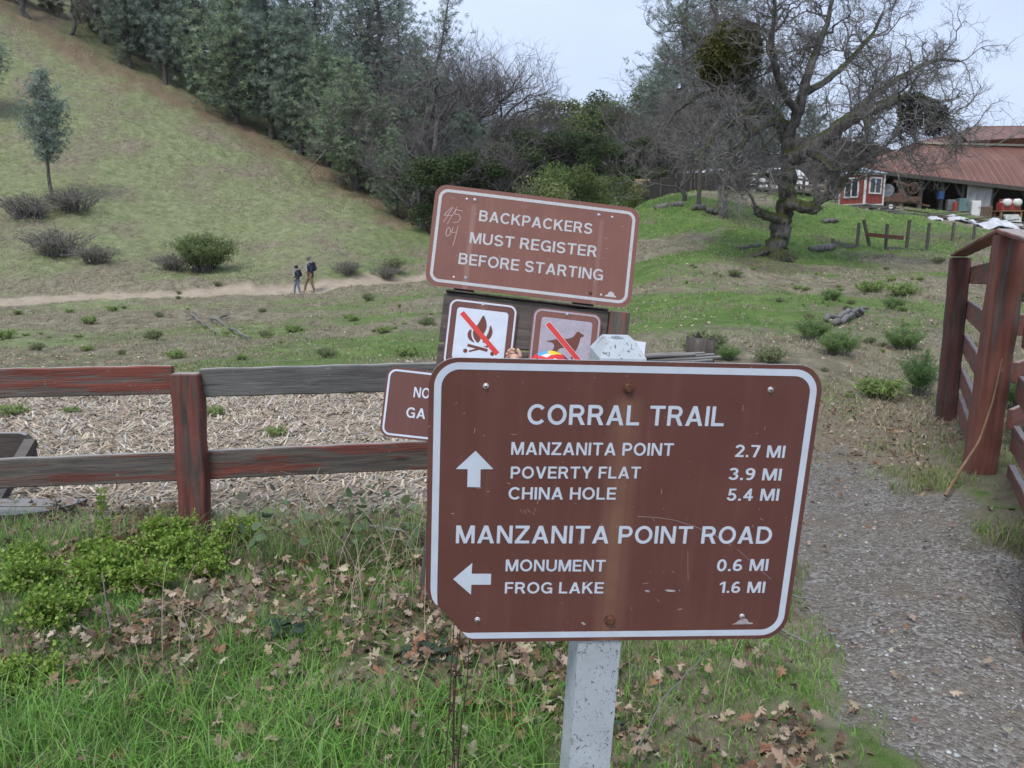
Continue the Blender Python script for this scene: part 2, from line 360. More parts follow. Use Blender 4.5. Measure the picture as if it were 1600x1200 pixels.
    hb = t.math('ADD', hb, t.math('MULTIPLY', t.math('MULTIPLY', hg, A[0]), 1.0)); hb = t.math('ADD', hb, t.math('MULTIPLY', nst, 1.2))
    me.materials.append(t.done(c, .95, hb, .8, .05, spec=.2))
    o = link('ground', me); tag(o, kind='structure'); return o
WOODEDGE = [(0,22),(160,110),(335,190),(500,268),(570,320),(665,358)]
WOODLINE = [at(*p)[:2] for p in [(-300,-150,88),(0,20,86),(160,108,82),(335,185,79),(500,265,75),(570,325,68),(665,352,63),(760,358,66)]]
make_ground()
# ================================================================== world, sun, camera
W = bpy.data.worlds.new('World'); scene.world = W; W.use_nodes = True; wt = W.node_tree; bg = wt.nodes['Background']
SUN_EL, SUN_AZ = R(58), R(205)      # azimuth clockwise from +Y: behind the camera, a little left
sky = wt.nodes.new('ShaderNodeTexSky'); sky.sky_type = 'NISHITA'; sky.sun_disc = False; sky.sun_elevation = SUN_EL; sky.sun_rotation = SUN_AZ; sky.air_density = 1; sky.dust_density = 3; sky.altitude = 600
tc = wt.nodes.new('ShaderNodeTexCoord'); mp = wt.nodes.new('ShaderNodeMapping'); mp.inputs['Scale'].default_value = (1, 1, 2.6); wt.links.new(tc.outputs['Generated'], mp.inputs[0])
nz = wt.nodes.new('ShaderNodeTexNoise'); nz.inputs['Scale'].default_value = 2.1; nz.inputs['Detail'].default_value = 5; wt.links.new(mp.outputs[0], nz.inputs['Vector'])
rp = wt.nodes.new('ShaderNodeValToRGB'); rp.color_ramp.elements[0].position = .3; rp.color_ramp.elements[1].position = .75
rp.color_ramp.elements[0].color = (3.7, 4.45, 6.15, 1); rp.color_ramp.elements[1].color = (5.1, 5.75, 7.0, 1); wt.links.new(nz.outputs['Fac'], rp.inputs[0])
mx = wt.nodes.new('ShaderNodeMix'); mx.data_type = 'RGBA'; mx.inputs[0].default_value = .86; wt.links.new(sky.outputs[0], mx.inputs[6]); wt.links.new(rp.outputs[0], mx.inputs[7])
wt.links.new(mx.outputs[2], bg.inputs['Color']); bg.inputs['Strength'].default_value = .1
sl = bpy.data.lights.new('sun', 'SUN'); sl.energy = 1.5; sl.angle = R(20); sl.color = (1, .965, .91); so = bpy.data.objects.new('sun', sl); COL.objects.link(so)
sd = Vector((math.sin(SUN_AZ)*math.cos(SUN_EL), math.cos(SUN_AZ)*math.cos(SUN_EL), math.sin(SUN_EL))); so.rotation_euler = (-sd).to_track_quat('-Z', 'Y').to_euler(); so.location = (0, -5, 30)
cd = bpy.data.cameras.new('camera'); cam = bpy.data.objects.new('camera', cd); COL.objects.link(cam); scene.camera = cam
cam.location = CAM; cam.rotation_euler = (R(90)-PIT, 0, 0); cd.sensor_width = 36; cd.lens = FPX/1600*36; cd.clip_end = 6000; cd.clip_start = .05
cd.dof.use_dof = True; cd.dof.focus_distance = 1.9; cd.dof.aperture_fstop = 15
scene.view_settings.view_transform = 'Standard'; scene.view_settings.look = 'None'; scene.view_settings.exposure = .92; scene.view_settings.gamma = 1
scene.cycles.max_bounces = 5; scene.cycles.diffuse_bounces = 3; scene.cycles.transparent_max_bounces = 4; scene.cycles.use_denoising = True
# ================================================================== lettering (block capitals drawn from strokes)
def _arc(cx, cy, rx, ry, a0, a1, n=22, e=1.0):
    out = []
    for i in range(n+1):
        a = R(a0+(a1-a0)*i/n); c, s = math.cos(a), math.sin(a); c = math.copysign(abs(c)**e, c); s = math.copysign(abs(s)**e, s); out.append((cx+rx*c, cy+ry*s))
    return out
def _path(pts, w=16.5):
    P = np.array(pts, float); T = np.gradient(P, axis=0); T /= np.linalg.norm(T, axis=1, keepdims=True); N = np.stack([-T[:,1], T[:,0]], 1)*w/2
    return ('strip', P+N, P-N)
def _rc(x0, y0, x1, y1): return ('poly', [(x0, y0), (x1, y0), (x1, y1), (x0, y1)])
def _pl(*p): return ('poly', list(p))
_st = _rc(0, 0, 17, 100); _line = lambda a, b, n=4: [(a[0]+(b[0]-a[0])*i/n, a[1]+(b[1]-a[1])*i/n) for i in range(n+1)]
_bowl = lambda x, cy, rx, ry: _path(_line((12, cy+ry), (x, cy+ry), 3)[:-1]+_arc(x, cy, rx, ry, 90, -90)+_line((x, cy-ry), (12, cy-ry), 3)[1:])
_six = lambda: [_path(_arc(31, 29.5, 22.5, 22, 0, 360, 30)), _path(_arc(36, 42, 27.5, 50, 62, 196, 24)[:])]
GL = {'A': (84, [_pl((0,0),(18.5,0),(51.5,100),(32.5,100)), _pl((84,0),(65.5,0),(32.5,100),(51.5,100)), _pl((20,22),(64,22),(60,36),(24,36))]),
 'B': (74, [_st, _bowl(42, 72.5, 19.5, 20), _bowl(44, 30, 21.5, 22.5)]), 'C': (82, [_path(_arc(44.5, 50, 36.5, 43, 40, 320, 32))]), 'D': (81, [_st, _path(_line((12,92),(34,92),3)[:-1]+_arc(34,50,38.5,42,90,-90)+_line((34,8),(12,8),3)[1:])]),
 'E': (66, [_st, _rc(10,0,66,15), _rc(10,43,62,57.5), _rc(10,85,66,100)]), 'F': (62, [_st, _rc(10,42,57,56.5), _rc(10,85,62,100)]), 'G': (84, [_path(_arc(44.5, 50, 36.5, 43, 40, 335, 32)), _rc(68,0,82,52), _rc(46,38,82,52)]),
 'H': (76, [_st, _rc(59,0,76,100), _rc(10,42.5,66,57.5)]), 'I': (17, [_st]), 'K': (80, [_st, _pl((14,30),(14,54),(56,100),(78,100)), _pl((29,52),(42,64),(82,0),(61,0))]), 'L': (62, [_st, _rc(10,0,62,15)]),
 'M': (92, [_rc(0,0,16,100), _rc(76,0,92,100), _pl((0,100),(22,100),(54,0),(38.5,0)), _pl((92,100),(70,100),(38,0),(53.5,0))]), 'N': (77, [_rc(0,0,16,100), _rc(61,0,77,100), _pl((0,100),(19,100),(77,0),(58,0))]),
 'O': (89, [_path(_arc(44.5, 50, 36.5, 43, 0, 360, 40))]), 'P': (71, [_st, _bowl(40, 68, 22, 24)]), 'R': (76, [_st, _bowl(41, 70, 21.5, 22), _pl((36,46),(54,48),(77,0),(57,0))]),
 'S': (74, [_path(_arc(37, 72, 27, 20.5, 15, 262, 22)+_arc(37, 28.5, 28.5, 21.5, 80, -165, 22))]), 'T': (74, [_rc(0,85,74,100), _rc(28.5,0,45.5,92)]), 'U': (78, [_path(_line((8.5,100),(8.5,36),4)[:-1]+_arc(39,36,30.5,28.5,180,360)+_line((69.5,36),(69.5,100),4)[1:])]),
 'V': (80, [_pl((0,100),(19,100),(49,0),(31,0)), _pl((80,100),(61,100),(31,0),(49,0))]), 'Y': (80, [_pl((0,100),(20,100),(48.5,46),(31.5,40)), _pl((80,100),(60,100),(31.5,46),(48.5,40)), _rc(31.5,0,48.5,48)]), 'Z': (72, [_rc(1,85,71,100), _rc(0,0,72,15), _pl((0,12),(50,88),(71,88),(21,12))]),
 '0': (62, [_path(_arc(31, 50, 23, 43, 0, 360, 36))]), '1': (42, [_rc(24,0,41,100), _pl((2,68),(2,82),(25,100),(41,100),(25,81))]), '2': (62, [_path(_arc(31,70,22.5,22.5,170,-38,20)+[(30,30),(14,12)]), _rc(3,0,60,15)]),
 '3': (62, [_path(_arc(29,72.5,21,20,160,-82,18)+_arc(29,29,23.5,21.5,82,-165,18))]), '4': (64, [_rc(37,0,53,100), _rc(2,21,64,35.5), _pl((2,34),(21,34),(52,86),(40,100))]), '5': (62, [_rc(11,86,56,100), _pl((7,44),(22,44),(26,90),(11,90)), _path(_arc(29,32,23.5,24.5,140,-165,22))]),
 '6': (62, _six()), '7': (61, [_rc(1,85,61,100), _pl((43,86),(61,86),(36,0),(18,0))]), '9': (62, [(k, *[[(62-p[0], 100-p[1]) for p in a] for a in v]) for k, *v in _six()]), '.': (17, [_rc(0,0,17,17)])}
def text_pieces(s, gap=13, space=36):
    x = 0; out = []
    for ch in s:
        if ch == ' ': x += space; continue
        w, pcs = GL[ch]
        for k, (kind, *v) in enumerate(pcs): out.append((k, kind, [[(x+p[0], p[1]) for p in a] for a in v]))
        x += w+gap
    return out, x-gap
def lettering(name, lines, mat, parent, y, bold=0, thick=.0003):
    bm = bmesh.new()
    for s, x0, y0, x1, y1, h in lines:
        pcs, W_ = text_pieces(s)
        for k, kind, vs in pcs:
            yf = y-thick-k*.00006
            def V(p, yy): u = p[0]/W_; return bm.verts.new((x0+(x1-x0)*u, yy, y0+(y1-y0)*u+p[1]/100*h))
            if kind == 'poly':
                a = [V(p, yf) for p in vs[0]]; b = [V(p, y) for p in vs[0]]; bm.faces.new(a); n = len(a)
                for i in range(n): bm.faces.new((a[i], b[i], b[(i+1) % n], a[(i+1) % n]))
            else:
                A, B = vs; a = [V(p, yf) for p in A]; b = [V(p, yf) for p in B]; a2 = [V(p, y) for p in A]; b2 = [V(p, y) for p in B]
                for i in range(len(a)-1):
                    bm.faces.new((a[i], a[i+1], b[i+1], b[i])); bm.faces.new((a[i], a2[i], a2[i+1], a[i+1])); bm.faces.new((b[i], b[i+1], b2[i+1], b2[i]))
                bm.faces.new((a[0], b[0], b2[0], a2[0])); bm.faces.new((a[-1], a2[-1], b2[-1], b[-1]))
    me = bpy.data.meshes.new(name); bm.to_mesh(me); bm.free(); me.materials.append(mat); return link(name, me, parent)
def rrect(cx, cz, w, h, r, n=10):
    pts = []
    for qx, qz, a0 in ((1, 1, 0), (-1, 1, 90), (-1, -1, 180), (1, -1, 270)):
        for i in range(n+1):
            a = R(a0+90*i/n); pts.append((cx+qx*(w/2-r)+r*math.cos(a), cz+qz*(h/2-r)+r*math.sin(a)))
    return pts
def ring(name, cx, cz, w, h, r, t, mat, parent, y, thick=.0003, clip=None):
    a = rrect(cx, cz, w, h, r, 12); b = rrect(cx, cz, w-2*t, h-2*t, max(r-t, .001), 12); n = len(a); mb = MB(); bm = mb.bm
    A = [[bm.verts.new((p[0], yy, p[1])) for p in L] for L in (a, b) for yy in (y, y-thick)]
    for i in range(n):
        j = (i+1) % n
        if clip and clip(((a[i][0]+a[j][0]+b[i][0])/3, (a[i][1]+a[j][1]+b[i][1])/3)): continue
        bm.faces.new((A[1][i], A[1][j], A[3][j], A[3][i])); bm.faces.new((A[0][i], A[0][j], A[1][j], A[1][i])); bm.faces.new((A[2][i], A[3][i], A[3][j], A[2][j]))
    return mb.obj(name, mat, parent)
def m_sign(name, col, rust=None, fade=0):
    t = NT(name); v = t.coord('Object'); n = t.noise(v, 9, 6, .6); c = t.ramp(n, (.3, tuple(a*.92 for a in col)), (.7, tuple(a*1.08 for a in col)))
    s = t.noise(t.coord('Object', (28, 1, 1.6)), 1.6, 5, .6); c = t.mix(t.ramp(s, (.5, 0), (.75, .16)), c, tuple(min(1, a*1.7+.03) for a in col))
    xyz = t.sep(v)
    if rust:
        for x0, z0, w, st, cc in rust:
            d = t.math('ABSOLUTE', t.math('SUBTRACT', t.math('ADD', xyz[0], t.math('MULTIPLY', t.math('SUBTRACT', s, .5), w*.5)), x0))
            k = t.math('MULTIPLY', t.ramp(t.math('DIVIDE', d, w), (.55, 1), (1, 0)), t.ramp(t.math('MULTIPLY', t.math('SUBTRACT', z0, xyz[2]), 25), (0, 0), (.5, 1)))
            k = t.math('MULTIPLY', k, t.ramp(t.noise(v, 14, 4), (.3, .5*st), (.7, st))); c = t.mix(k, c, cc)
    sc = t.noise(t.coord('Object', (3, 1, 9)), 26, 2, .5); k = t.ramp(sc, (.735, 0), (.75, .55)); c = t.mix(k, c, (.42,.38,.36))
    sp = t.voro(v, 55); k = t.math('MULTIPLY', t.ramp(sp, (.04, .5), (.075, 0)), t.ramp(t.noise(v, 6), (.55, 0), (.6, 1))); c = t.mix(k, c, (.5,.45,.42))
    ro = t.ramp(n, (.3, .38), (.7, .55)); return t.done(c, ro, t.noise(v, 40, 3), .06, .002, spec=.4)
def m_film(name, col, crack=0, dirty=.12):
    t = NT(name); v = t.coord('Object'); n = t.noise(v, 22, 6, .65); c = t.ramp(n, (.3, tuple(a*(1-dirty) for a in col)), (.65, col))
    if crack:
        k = t.ramp(t.voro(v, 60 if crack < 2 else 150, 'DISTANCE_TO_EDGE'), (.012, crack*.35), (.03, 0)); c = t.mix(k, c, (.18,.12,.10))
    return t.done(c, .5, n, .05, .001, spec=.35)
M['brown'] = m_sign('sign_brown', (.128,.050,.040), [(-.003, .19, .032, .40, (.25,.135,.09)), (-.003, .19, .013, .25, (.30,.17,.10))])
M['brown2'] = m_sign('sign_brown_faded', (.185,.076,.057), [(-.28, .16, .014, .5, (.32,.20,.17)), (.29, .16, .012, .35, (.32,.20,.17))])
M['film'] = m_film('white_reflective_film', (.60,.65,.74)); M['filmold'] = m_film('cracked_grey_film', (.50,.50,.51), 1); M['filmbad'] = m_film('crazed_lilac_film', (.42,.38,.45), 2, .2)
M['alu'] = simple('aluminium_edge', (.62,.62,.64), .4, .1, metal=.6); M['red'] = m_film('red_film', (.62,.055,.045), 0, .1); M['ink'] = m_film('brown_film', (.15,.05,.035))
M['bolt'] = simple('zinc_bolt', (.38,.39,.42), .4, .3, 60, metal=.7); M['rust'] = simple('rusty_bolt', (.10,.042,.022), .9, .5, 90, .6, bd=.002)
def rivet(parent, x, z, y, r, mat, name='rivet', dark=None):
    mb = MB(); mb.cyl((x, y, z), (x, y-r*.35, z), r, 14, r*.8); mb.ball((x, y-r*.35, z), r*.7, (1, .45, 1), 1); o = mb.obj(name, mat, parent, smooth=False); return o
# ------------------------------------------------------------------ main trail sign
def frame(q, m):
    o = Matrix([list(r)+[t] for r, t in zip(m, q)]+[[0,0,0,1]]); return o
TS = root('trail_sign', 'large brown CORRAL TRAIL mileage sign with bent corner on a speckled grey post', 'sign', (0,0,0))
TS.matrix_basis = frame([.1714,1.209,1.133], [[.9953,-.08716,.04218],[.09025,.99287,-.0779],[-.03509,.08135,.99607]])
hw, hh = .305, .2385
pts = rrect(0, 0, 2*hw, 2*hh, .044, 14)
cut = [(-.305,-.1392),(-.3009,-.1511),(-.2947,-.1618),(-.285,-.172),(-.2716,-.1855),(-.2592,-.2012),(-.2467,-.217),(-.2341,-.2316),(-.2217,-.2383),(-.205,-.2385)]
pp = [p for p in pts if not (p[0] < -.2 and p[1] < -.13)]
k = max(i for i, p in enumerate(pp) if p[0] < -.3 and p[1] > 0); pp = pp[:k+1]+cut+pp[k+1:]
pan = MB().poly(pp, 0, .0028).obj('panel', [M['brown'], M['alu']], TS)
for p in pan.data.polygons:
    if abs(p.normal.y) < .5: p.material_index = 1
oa = rrect(0, 0, .594, .463, .038, 12); ia = rrect(0, 0, .594-.0214, .463-.0214, .028, 12); n13 = 13
pairs = [((-.2440,-.2190),(-.2437,-.2187)),((-.2404,-.2240),(-.2381,-.2206)),((-.2342,-.2296),(-.2330,-.2211)),((-.2268,-.2315),(-.2260,-.2208))]+[(oa[k], ia[k]) for k in list(range(39, 52))+list(range(0, 26))]+[((-.297,-.1400),(-.2863,-.1400)),((-.2962,-.1485),(-.2861,-.1520)),((-.2935,-.1595),(-.2858,-.1620)),((-.2884,-.1680),(-.2852,-.1690)),((-.2851,-.1706),(-.2849,-.1704))]
mb = MB(); Lf = [[mb.bm.verts.new((p[q][0], yy, p[q][1])) for p in pairs] for q in (0, 1) for yy in (-.0002, -.0005)]
for k in range(len(pairs)-1):
    mb.bm.faces.new((Lf[1][k], Lf[1][k+1], Lf[3][k+1], Lf[3][k])); mb.bm.faces.new((Lf[0][k], Lf[0][k+1], Lf[1][k+1], Lf[1][k])); mb.bm.faces.new((Lf[2][k], Lf[3][k], Lf[3][k+1], Lf[2][k+1]))
mb.obj('border_stripe', M['film'], TS)
LT = [('CORRAL TRAIL',-.1549,.1365,.1534,.1380,.0319),('MANZANITA POINT',-.1775,.0872,.0775,.0882,.0206),('2.7 MI',.1772,.0875,.2590,.0866,.0203),('POVERTY FLAT',-.1766,.0482,.0284,.0498,.0196),('3.9 MI',.1717,.0487,.2582,.0480,.0202),('CHINA HOLE',-.1785,.0134,-.0082,.0139,.0203),('5.4 MI',.1728,.0130,.2588,.0134,.0205),('MANZANITA POINT ROAD',-.2586,-.0613,.2562,-.0624,.0303),('MONUMENT',-.1781,-.1102,-.0161,-.1114,.0204),('0.6 MI',.1699,-.1117,.2566,-.1111,.0211),('FROG LAKE',-.1778,-.1497,-.0163,-.1508,.0198),('1.6 MI',.1779,-.1512,.2564,-.1518,.0204)]
lettering('lettering', LT, M['film'], TS, -.0002, 14)
MB().poly([(-.2321,.0930),(-.2615,.0631),(-.2434,.0631),(-.2433,.0337),(-.2230,.0334),(-.2235,.0631),(-.2039,.0635)], -.0002, -.0006).obj('up_arrow', M['film'], TS)
MB().poly([(-.2613,-.1238),(-.2315,-.0956),(-.2322,-.1146),(-.2008,-.1148),(-.2008,-.134),(-.2319,-.1338),(-.2320,-.1516)], -.0002, -.0006).obj('left_arrow', M['film'], TS)
for x, z in ((-.0026,.1974),(-.0021,-.1993)):
    mb = MB(); mb.cyl((x, 0, z), (x, -.0015, z), .0095, 20); mb.cyl((x, -.0015, z), (x, -.0062, z), .0072, 7, .0062); mb.obj('bolt', M['rust'], TS)
for x, z in ((-.2198,.1958),(.2222,.1982),(-.2202,-.197),(.2234,-.1953)):
    rv = rivet(TS, x, z, 0, .0048, M['alu']); MB().cyl((x, -.0012, z), (x, -.0046, z), .0016, 8).obj('rivet_core', M['rust'], rv)
# worn spots where the film has gone: sticker remains bottom right, scraped dashes
mb = MB()
for pl in ([(.208,-.2105),(.244,-.2100),(.243,-.2075),(.236,-.2070),(.233,-.2010),(.226,-.1985),(.219,-.2025),(.214,-.2075)], [(.052,-.1470),(.056,-.1450),(.062,-.1468),(.059,-.1500)], [(.086,-.1452),(.092,-.1445),(.104,-.1460),(.103,-.1490),(.091,-.1485)], [(-.050,-.2040),(-.046,-.2030),(-.041,-.2070),(-.044,-.2090)], [(.1098,-.1462),(.1120,-.1458),(.1115,-.1480)]):
    mb.poly(pl, -.0002, -.0004)
mb.obj('scraped_patch', simple('scraped_metal', (.40,.36,.36), .6, .3, 90), TS)
mb = MB()
def scratch(mb, pts, w=.0005, y=-.0002):
    for a, b in zip(pts[:-1], pts[1:]):
        mb.bar((a[0], y, a[1]), (b[0], y, b[1]), w, .0003, up=(0,1,0))
random.seed(3)
scratch(mb, [(.03,-.015),(.06,-.0165),(.09,-.021),(.125,-.032),(.16,-.047),(.19,-.066)], .0006); scratch(mb, [(.20,-.072),(.225,-.093),(.265,-.127)], .0005); scratch(mb, [(.118,-.075),(.121,-.105),(.124,-.128)], .0004)
for i in range(26):
    x = random.uniform(-.25,.24); z = random.uniform(-.19,.17); a = random.uniform(0, 3.14); L = random.uniform(.002,.010); scratch(mb, [(x, z), (x+math.cos(a)*L, z+math.sin(a)*L)], random.uniform(.0004,.001))
for i in range(7): x = -.158+i*.0035+random.uniform(-.002,.002); z = -.003+random.uniform(-.004,.004); scratch(mb, [(x, z), (x+.003, z-.006)], .0005)
mb.obj('scratch_marks', simple('scratch_grey', (.36,.28,.26), .7), TS)
# speckled post, front face against the back of the panel, chamfered top with a screw
def m_speckle():
    t = NT('speckled_plastic'); v = t.coord('Object'); n = t.noise(v, 9, 4); c = t.ramp(n, (.35, (.37,.41,.44)), (.65, (.47,.51,.55)))
    k = t.ramp(t.noise(t.coord('Object', (1,1,.6)), 120, 4, .65, 1.8), (.585, 0), (.64, 1)); c = t.mix(k, c, (.085,.095,.09))
    up = t.sep(t.n('ShaderNodeNewGeometry').outputs['Normal'])[2]
    return t.done(c, .55, t.noise(v, 60, 5), .3, .002)
M['speck'] = m_speckle()
mb = MB(); bm = mb.bm; pw = .0360; cx = -.0180; y0, y1 = .0032, .0872; L = 1.34
def lvl(z, i): dx = .0052*(z+1.34)/1.59; return [bm.verts.new((cx+dx+sx*(pw-i), (y0+i if sy < 0 else y1-i), z)) for sx, sy in ((-1,-1),(1,-1),(1,1),(-1,1))]
ls = [lvl(-L, 0), lvl(.2415, 0), lvl(.265, .015), ]
bm.faces.new(ls[0][::-1]); bm.faces.new(ls[-1])
for a, b in zip(ls[:-1], ls[1:]):
    for i in range(4): bm.faces.new((a[i], a[(i+1) % 4], b[(i+1) % 4], b[i]))
post = mb.obj('post', M['speck'], TS); post['label'] = 'square grey speckled recycled plastic post'
mb = MB(); mb.cyl((cx+.003, .045, .2652), (cx+.003, .045, .2665), .0095, 18); mb.cyl((cx+.003, .045, .2665), (cx+.003, .045, .268), .004, 8); mb.obj('cap_screw', M['bolt'], TS)
# ------------------------------------------------------------------ notice board (kiosk)
NB = root('notice_board', 'weathered wooden board with BACKPACKERS MUST REGISTER sign and symbol signs by the fence', 'notice board')
NB.matrix_basis = frame([.0949,3.5695,1.526], [[.99281,-.04672,.1102],[.01993,.97235,.23268],[-.11802,-.22881,.96629]])
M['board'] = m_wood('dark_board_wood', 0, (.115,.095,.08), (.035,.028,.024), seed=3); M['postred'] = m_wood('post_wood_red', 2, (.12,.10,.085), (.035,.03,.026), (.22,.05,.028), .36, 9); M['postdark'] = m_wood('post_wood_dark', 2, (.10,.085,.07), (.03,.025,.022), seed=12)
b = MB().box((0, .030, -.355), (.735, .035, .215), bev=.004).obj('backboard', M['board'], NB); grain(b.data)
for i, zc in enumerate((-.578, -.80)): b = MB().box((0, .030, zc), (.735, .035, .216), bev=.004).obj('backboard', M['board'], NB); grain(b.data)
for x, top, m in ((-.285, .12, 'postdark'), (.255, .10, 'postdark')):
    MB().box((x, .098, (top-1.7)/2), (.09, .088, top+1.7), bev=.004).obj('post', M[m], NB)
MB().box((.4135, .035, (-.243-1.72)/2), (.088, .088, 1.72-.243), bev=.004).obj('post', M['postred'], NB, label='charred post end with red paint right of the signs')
MB().box((0, .028, -.243+.004), (.72, .075, .006)).obj('board_ledge', M['postdark'], NB)
def plate(name, cx, cz, w, h, r, mat, parent, y=-.0, th=.003, label=None):
    o = MB().poly(rrect(cx, cz, w, h, r, 10), y, y+th).obj(name, [mat, M['alu']], parent, label=label)
    for p in o.data.polygons:
        if abs(p.normal.y) < .5: p.material_index = 1
    return o
s1 = plate('register_sign', 0, 0, .914, .452, .052, M['brown2'], NB, label='faded brown BACKPACKERS MUST REGISTER BEFORE STARTING sign')
ring('border_stripe', 0, 0, .878, .416, .042, .0135, M['filmold'], s1, -.0003)
lettering('lettering', [('BACKPACKERS',-.2527,.0834,.2518,.0849,.0481),('MUST REGISTER',-.2826,-.0199,.2824,-.0146,.0495),('BEFORE STARTING',-.3209,-.1177,.3212,-.1158,.0497)], M['filmold'], s1, -.0003, 13)
for i, (x, z) in enumerate([(-.2809,.1748),(.2736,.1748),(-.2807,-.1759),(.2735,-.1768)]): rivet(s1, x, z, 0, .0085, M['rust'] if i == 3 else M['bolt'], 'bolt')
for x, z in [(-.3157,.1745),(.3342,.1731),(-.3328,-.1781),(.3208,-.1792)]: rivet(s1, x, z, 0, .0055, M['alu'])
mb = MB(); sc = lambda P_, w=.0022: scratch(mb, [(p[0]+(.024 if p[0] < -.34 else 0), p[1]) for p in P_], w, -.0004)
# scratched graffiti 4/5 04
sc([(-.402,.128),(-.432,.090),(-.392,.093)]); sc([(-.395,.132),(-.430,.058)]); sc([(-.378,.135),(-.412,.052)], .0018)
sc([(-.352,.118),(-.382,.121),(-.386,.100),(-.366,.101),(-.357,.085),(-.367,.066),(-.390,.063)])
sc([(-.402,.040),(-.412,.028),(-.414,.008),(-.406,-.002),(-.396,.006),(-.394,.026),(-.402,.040)]); sc([(-.385,.042),(-.390,.018),(-.366,.020)]); sc([(-.364,.050),(-.372,-.012),(-.377,-.042)])
for i in range(30): x = random.uniform(-.4,.4); z = random.uniform(-.19,.19); a = random.uniform(0, 3.14); l = random.uniform(.003,.016); sc([(x, z), (x+math.cos(a)*l, z+math.sin(a)*l)], .001)
mb.obj('scratched_graffiti', simple('scratch_pale', (.50,.39,.36), .8), s1)
MB().poly([(.338,-.184),(.388,-.184),(.387,-.178),(.380,-.176),(.376,-.164),(.362,-.160),(.352,-.164),(.352,-.174),(.340,-.178)], -.0003, -.0006).obj('scraped_patch', M['filmold'], s1)
def symbol(name, cx, cz, rot, film, inner, label):
    s = plate(name, 0, 0, .305, .305, .040, M['brown2'] if film == 'filmbad' else M['brown'], NB, -.0, label=label)
    s.location = (cx, -.001, cz); s.rotation_euler = (0, R(rot), 0)
    ring('border_stripe', 0, 0, .293, .293, .034, .0075, M[film], s, -.0003)
    MB().poly(rrect(0, 0, inner, inner, .014, 5), -.0003, -.0006).obj('white_field', M[film], s); rivet(s, -.002, .136, 0, .008, M['bolt'], 'bolt'); return s
M['brownsym'] = m_sign('sign_brown_symbol', (.14,.05,.038))
def addpoly(s, name, P_, mat, y=-.0006, th=.0003):
    return MB().poly(P_, y, y-th).obj(name, mat, s)
c0 = (-.1888, -.4206); sh = lambda L, c: [(x-c[0], z-c[1]) for x, z in L]
sf = symbol('no_fire_sign', *c0, 0, 'film', .2262, 'white no campfires sign with red diagonal bar over a brown flame')
def smooth(P_, it=2):
    for _ in range(it):
        P_ = [q for a, b in zip(P_, P_[1:]+P_[:1]) for q in ((a[0]*.75+b[0]*.25, a[1]*.75+b[1]*.25), (a[0]*.25+b[0]*.75, a[1]*.25+b[1]*.75))]
    return P_
mid = smooth([(-.1858,-.3261),(-.174,-.345),(-.1640,-.372),(-.1663,-.396),(-.1810,-.422),(-.1931,-.4587),(-.208,-.446),(-.2195,-.4299),(-.2240,-.405),(-.212,-.385),(-.1990,-.362)])
for L in (mid, smooth([(-.1511,-.3663),(-.1400,-.385),(-.1356,-.406),(-.1442,-.430),(-.160,-.446),(-.1800,-.4540),(-.168,-.435),(-.1540,-.402)]), smooth([(-.2290,-.3940),(-.2440,-.4093),(-.2454,-.430),(-.233,-.448),(-.2050,-.4570),(-.222,-.440),(-.2290,-.420)])):
    addpoly(sf, 'flame', sh(L, c0), M['ink'])
addpoly(sf, 'log', sh([(-.2381,-.4625),(-.1487,-.4762),(-.1513,-.4898),(-.2409,-.4749)], c0), M['ink'])
addpoly(sf, 'log', sh([(-.2318,-.4918),(-.2010,-.4805),(-.186,-.4840),(-.2297,-.4998)], c0), M['ink']); addpoly(sf, 'log', sh([(-.169,-.4665),(-.145,-.459),(-.141,-.467),(-.158,-.471)], c0), M['ink'])
for x in (-.2463, -.128): addpoly(sf, 'log', sh([(x+.0095*math.cos(a), -.4950+.0095*math.sin(a)) for a in np.linspace(0, 6.283, 17)[:-1]], c0), M['ink'])
addpoly(sf, 'red_bar', sh([(-.2721,-.3219),(-.098,-.4848),(-.1123,-.5015),(-.2883,-.3371)], c0), M['red'], -.0009)
c1 = (.1835, -.4195); sd_ = symbol('no_dogs_sign', *c1, 0, 'filmbad', .2262, 'faded no dogs sign with red diagonal bar over a brown dog')
dog = smooth([(.0972,-.4118),(.1319,-.4160),(.1403,-.4307),(.1300,-.4539),(.1315,-.478),(.1425,-.478),(.1445,-.460),(.1515,-.4568),(.1642,-.4352),(.19,-.433),(.2125,-.4357),(.2167,-.455),(.2170,-.482),(.2265,-.482),(.2317,-.4455),(.2417,-.4262),(.2480,-.4009),(.2490,-.3797),(.2662,-.3720),(.2625,-.3651),(.2482,-.3600),(.2420,-.3536),(.2310,-.3560),(.2258,-.3665),(.2187,-.3805),(.1898,-.3929),(.1538,-.3953),(.1189,-.4072)], 1)
addpoly(sd_, 'dog_symbol', sh(dog, c1), M['ink']); addpoly(sd_, 'red_bar_edge', sh([(.1065,-.3225),(.2931,-.5035),(.2771,-.5205),(.0876,-.3405)], c1), M['film'], -.0009); addpoly(sd_, 'red_bar', sh([(.1070,-.3251),(.2911,-.5035),(.2771,-.5185),(.0906,-.341)], c1), M['red'], -.0012)
s4 = plate('garage_notice_sign', -.345, -.7525, .457, .305, .042, M['brown'], NB, -.0035, label='brown sign with white border half hidden behind the trail sign, reading NO GA'); s4.name = 'notice_sign'
ring('border_stripe', -.345, -.7525, .439, .287, .035, .0085, M['film'], s4, -.0038)
lettering('lettering', [('NO',-.4471,-.7215,-.3770,-.7204,.0448),('GA',-.4686,-.8119,-.3862,-.8104,.0446)], M['film'], s4, -.0038, 14)
M['paper'] = simple('laminated_paper', (.62,.65,.74), .35, .05)
pa = MB().box((.455, -.014, -.430), (.165, .002, .125)).obj('paper_notice', M['paper'], NB)
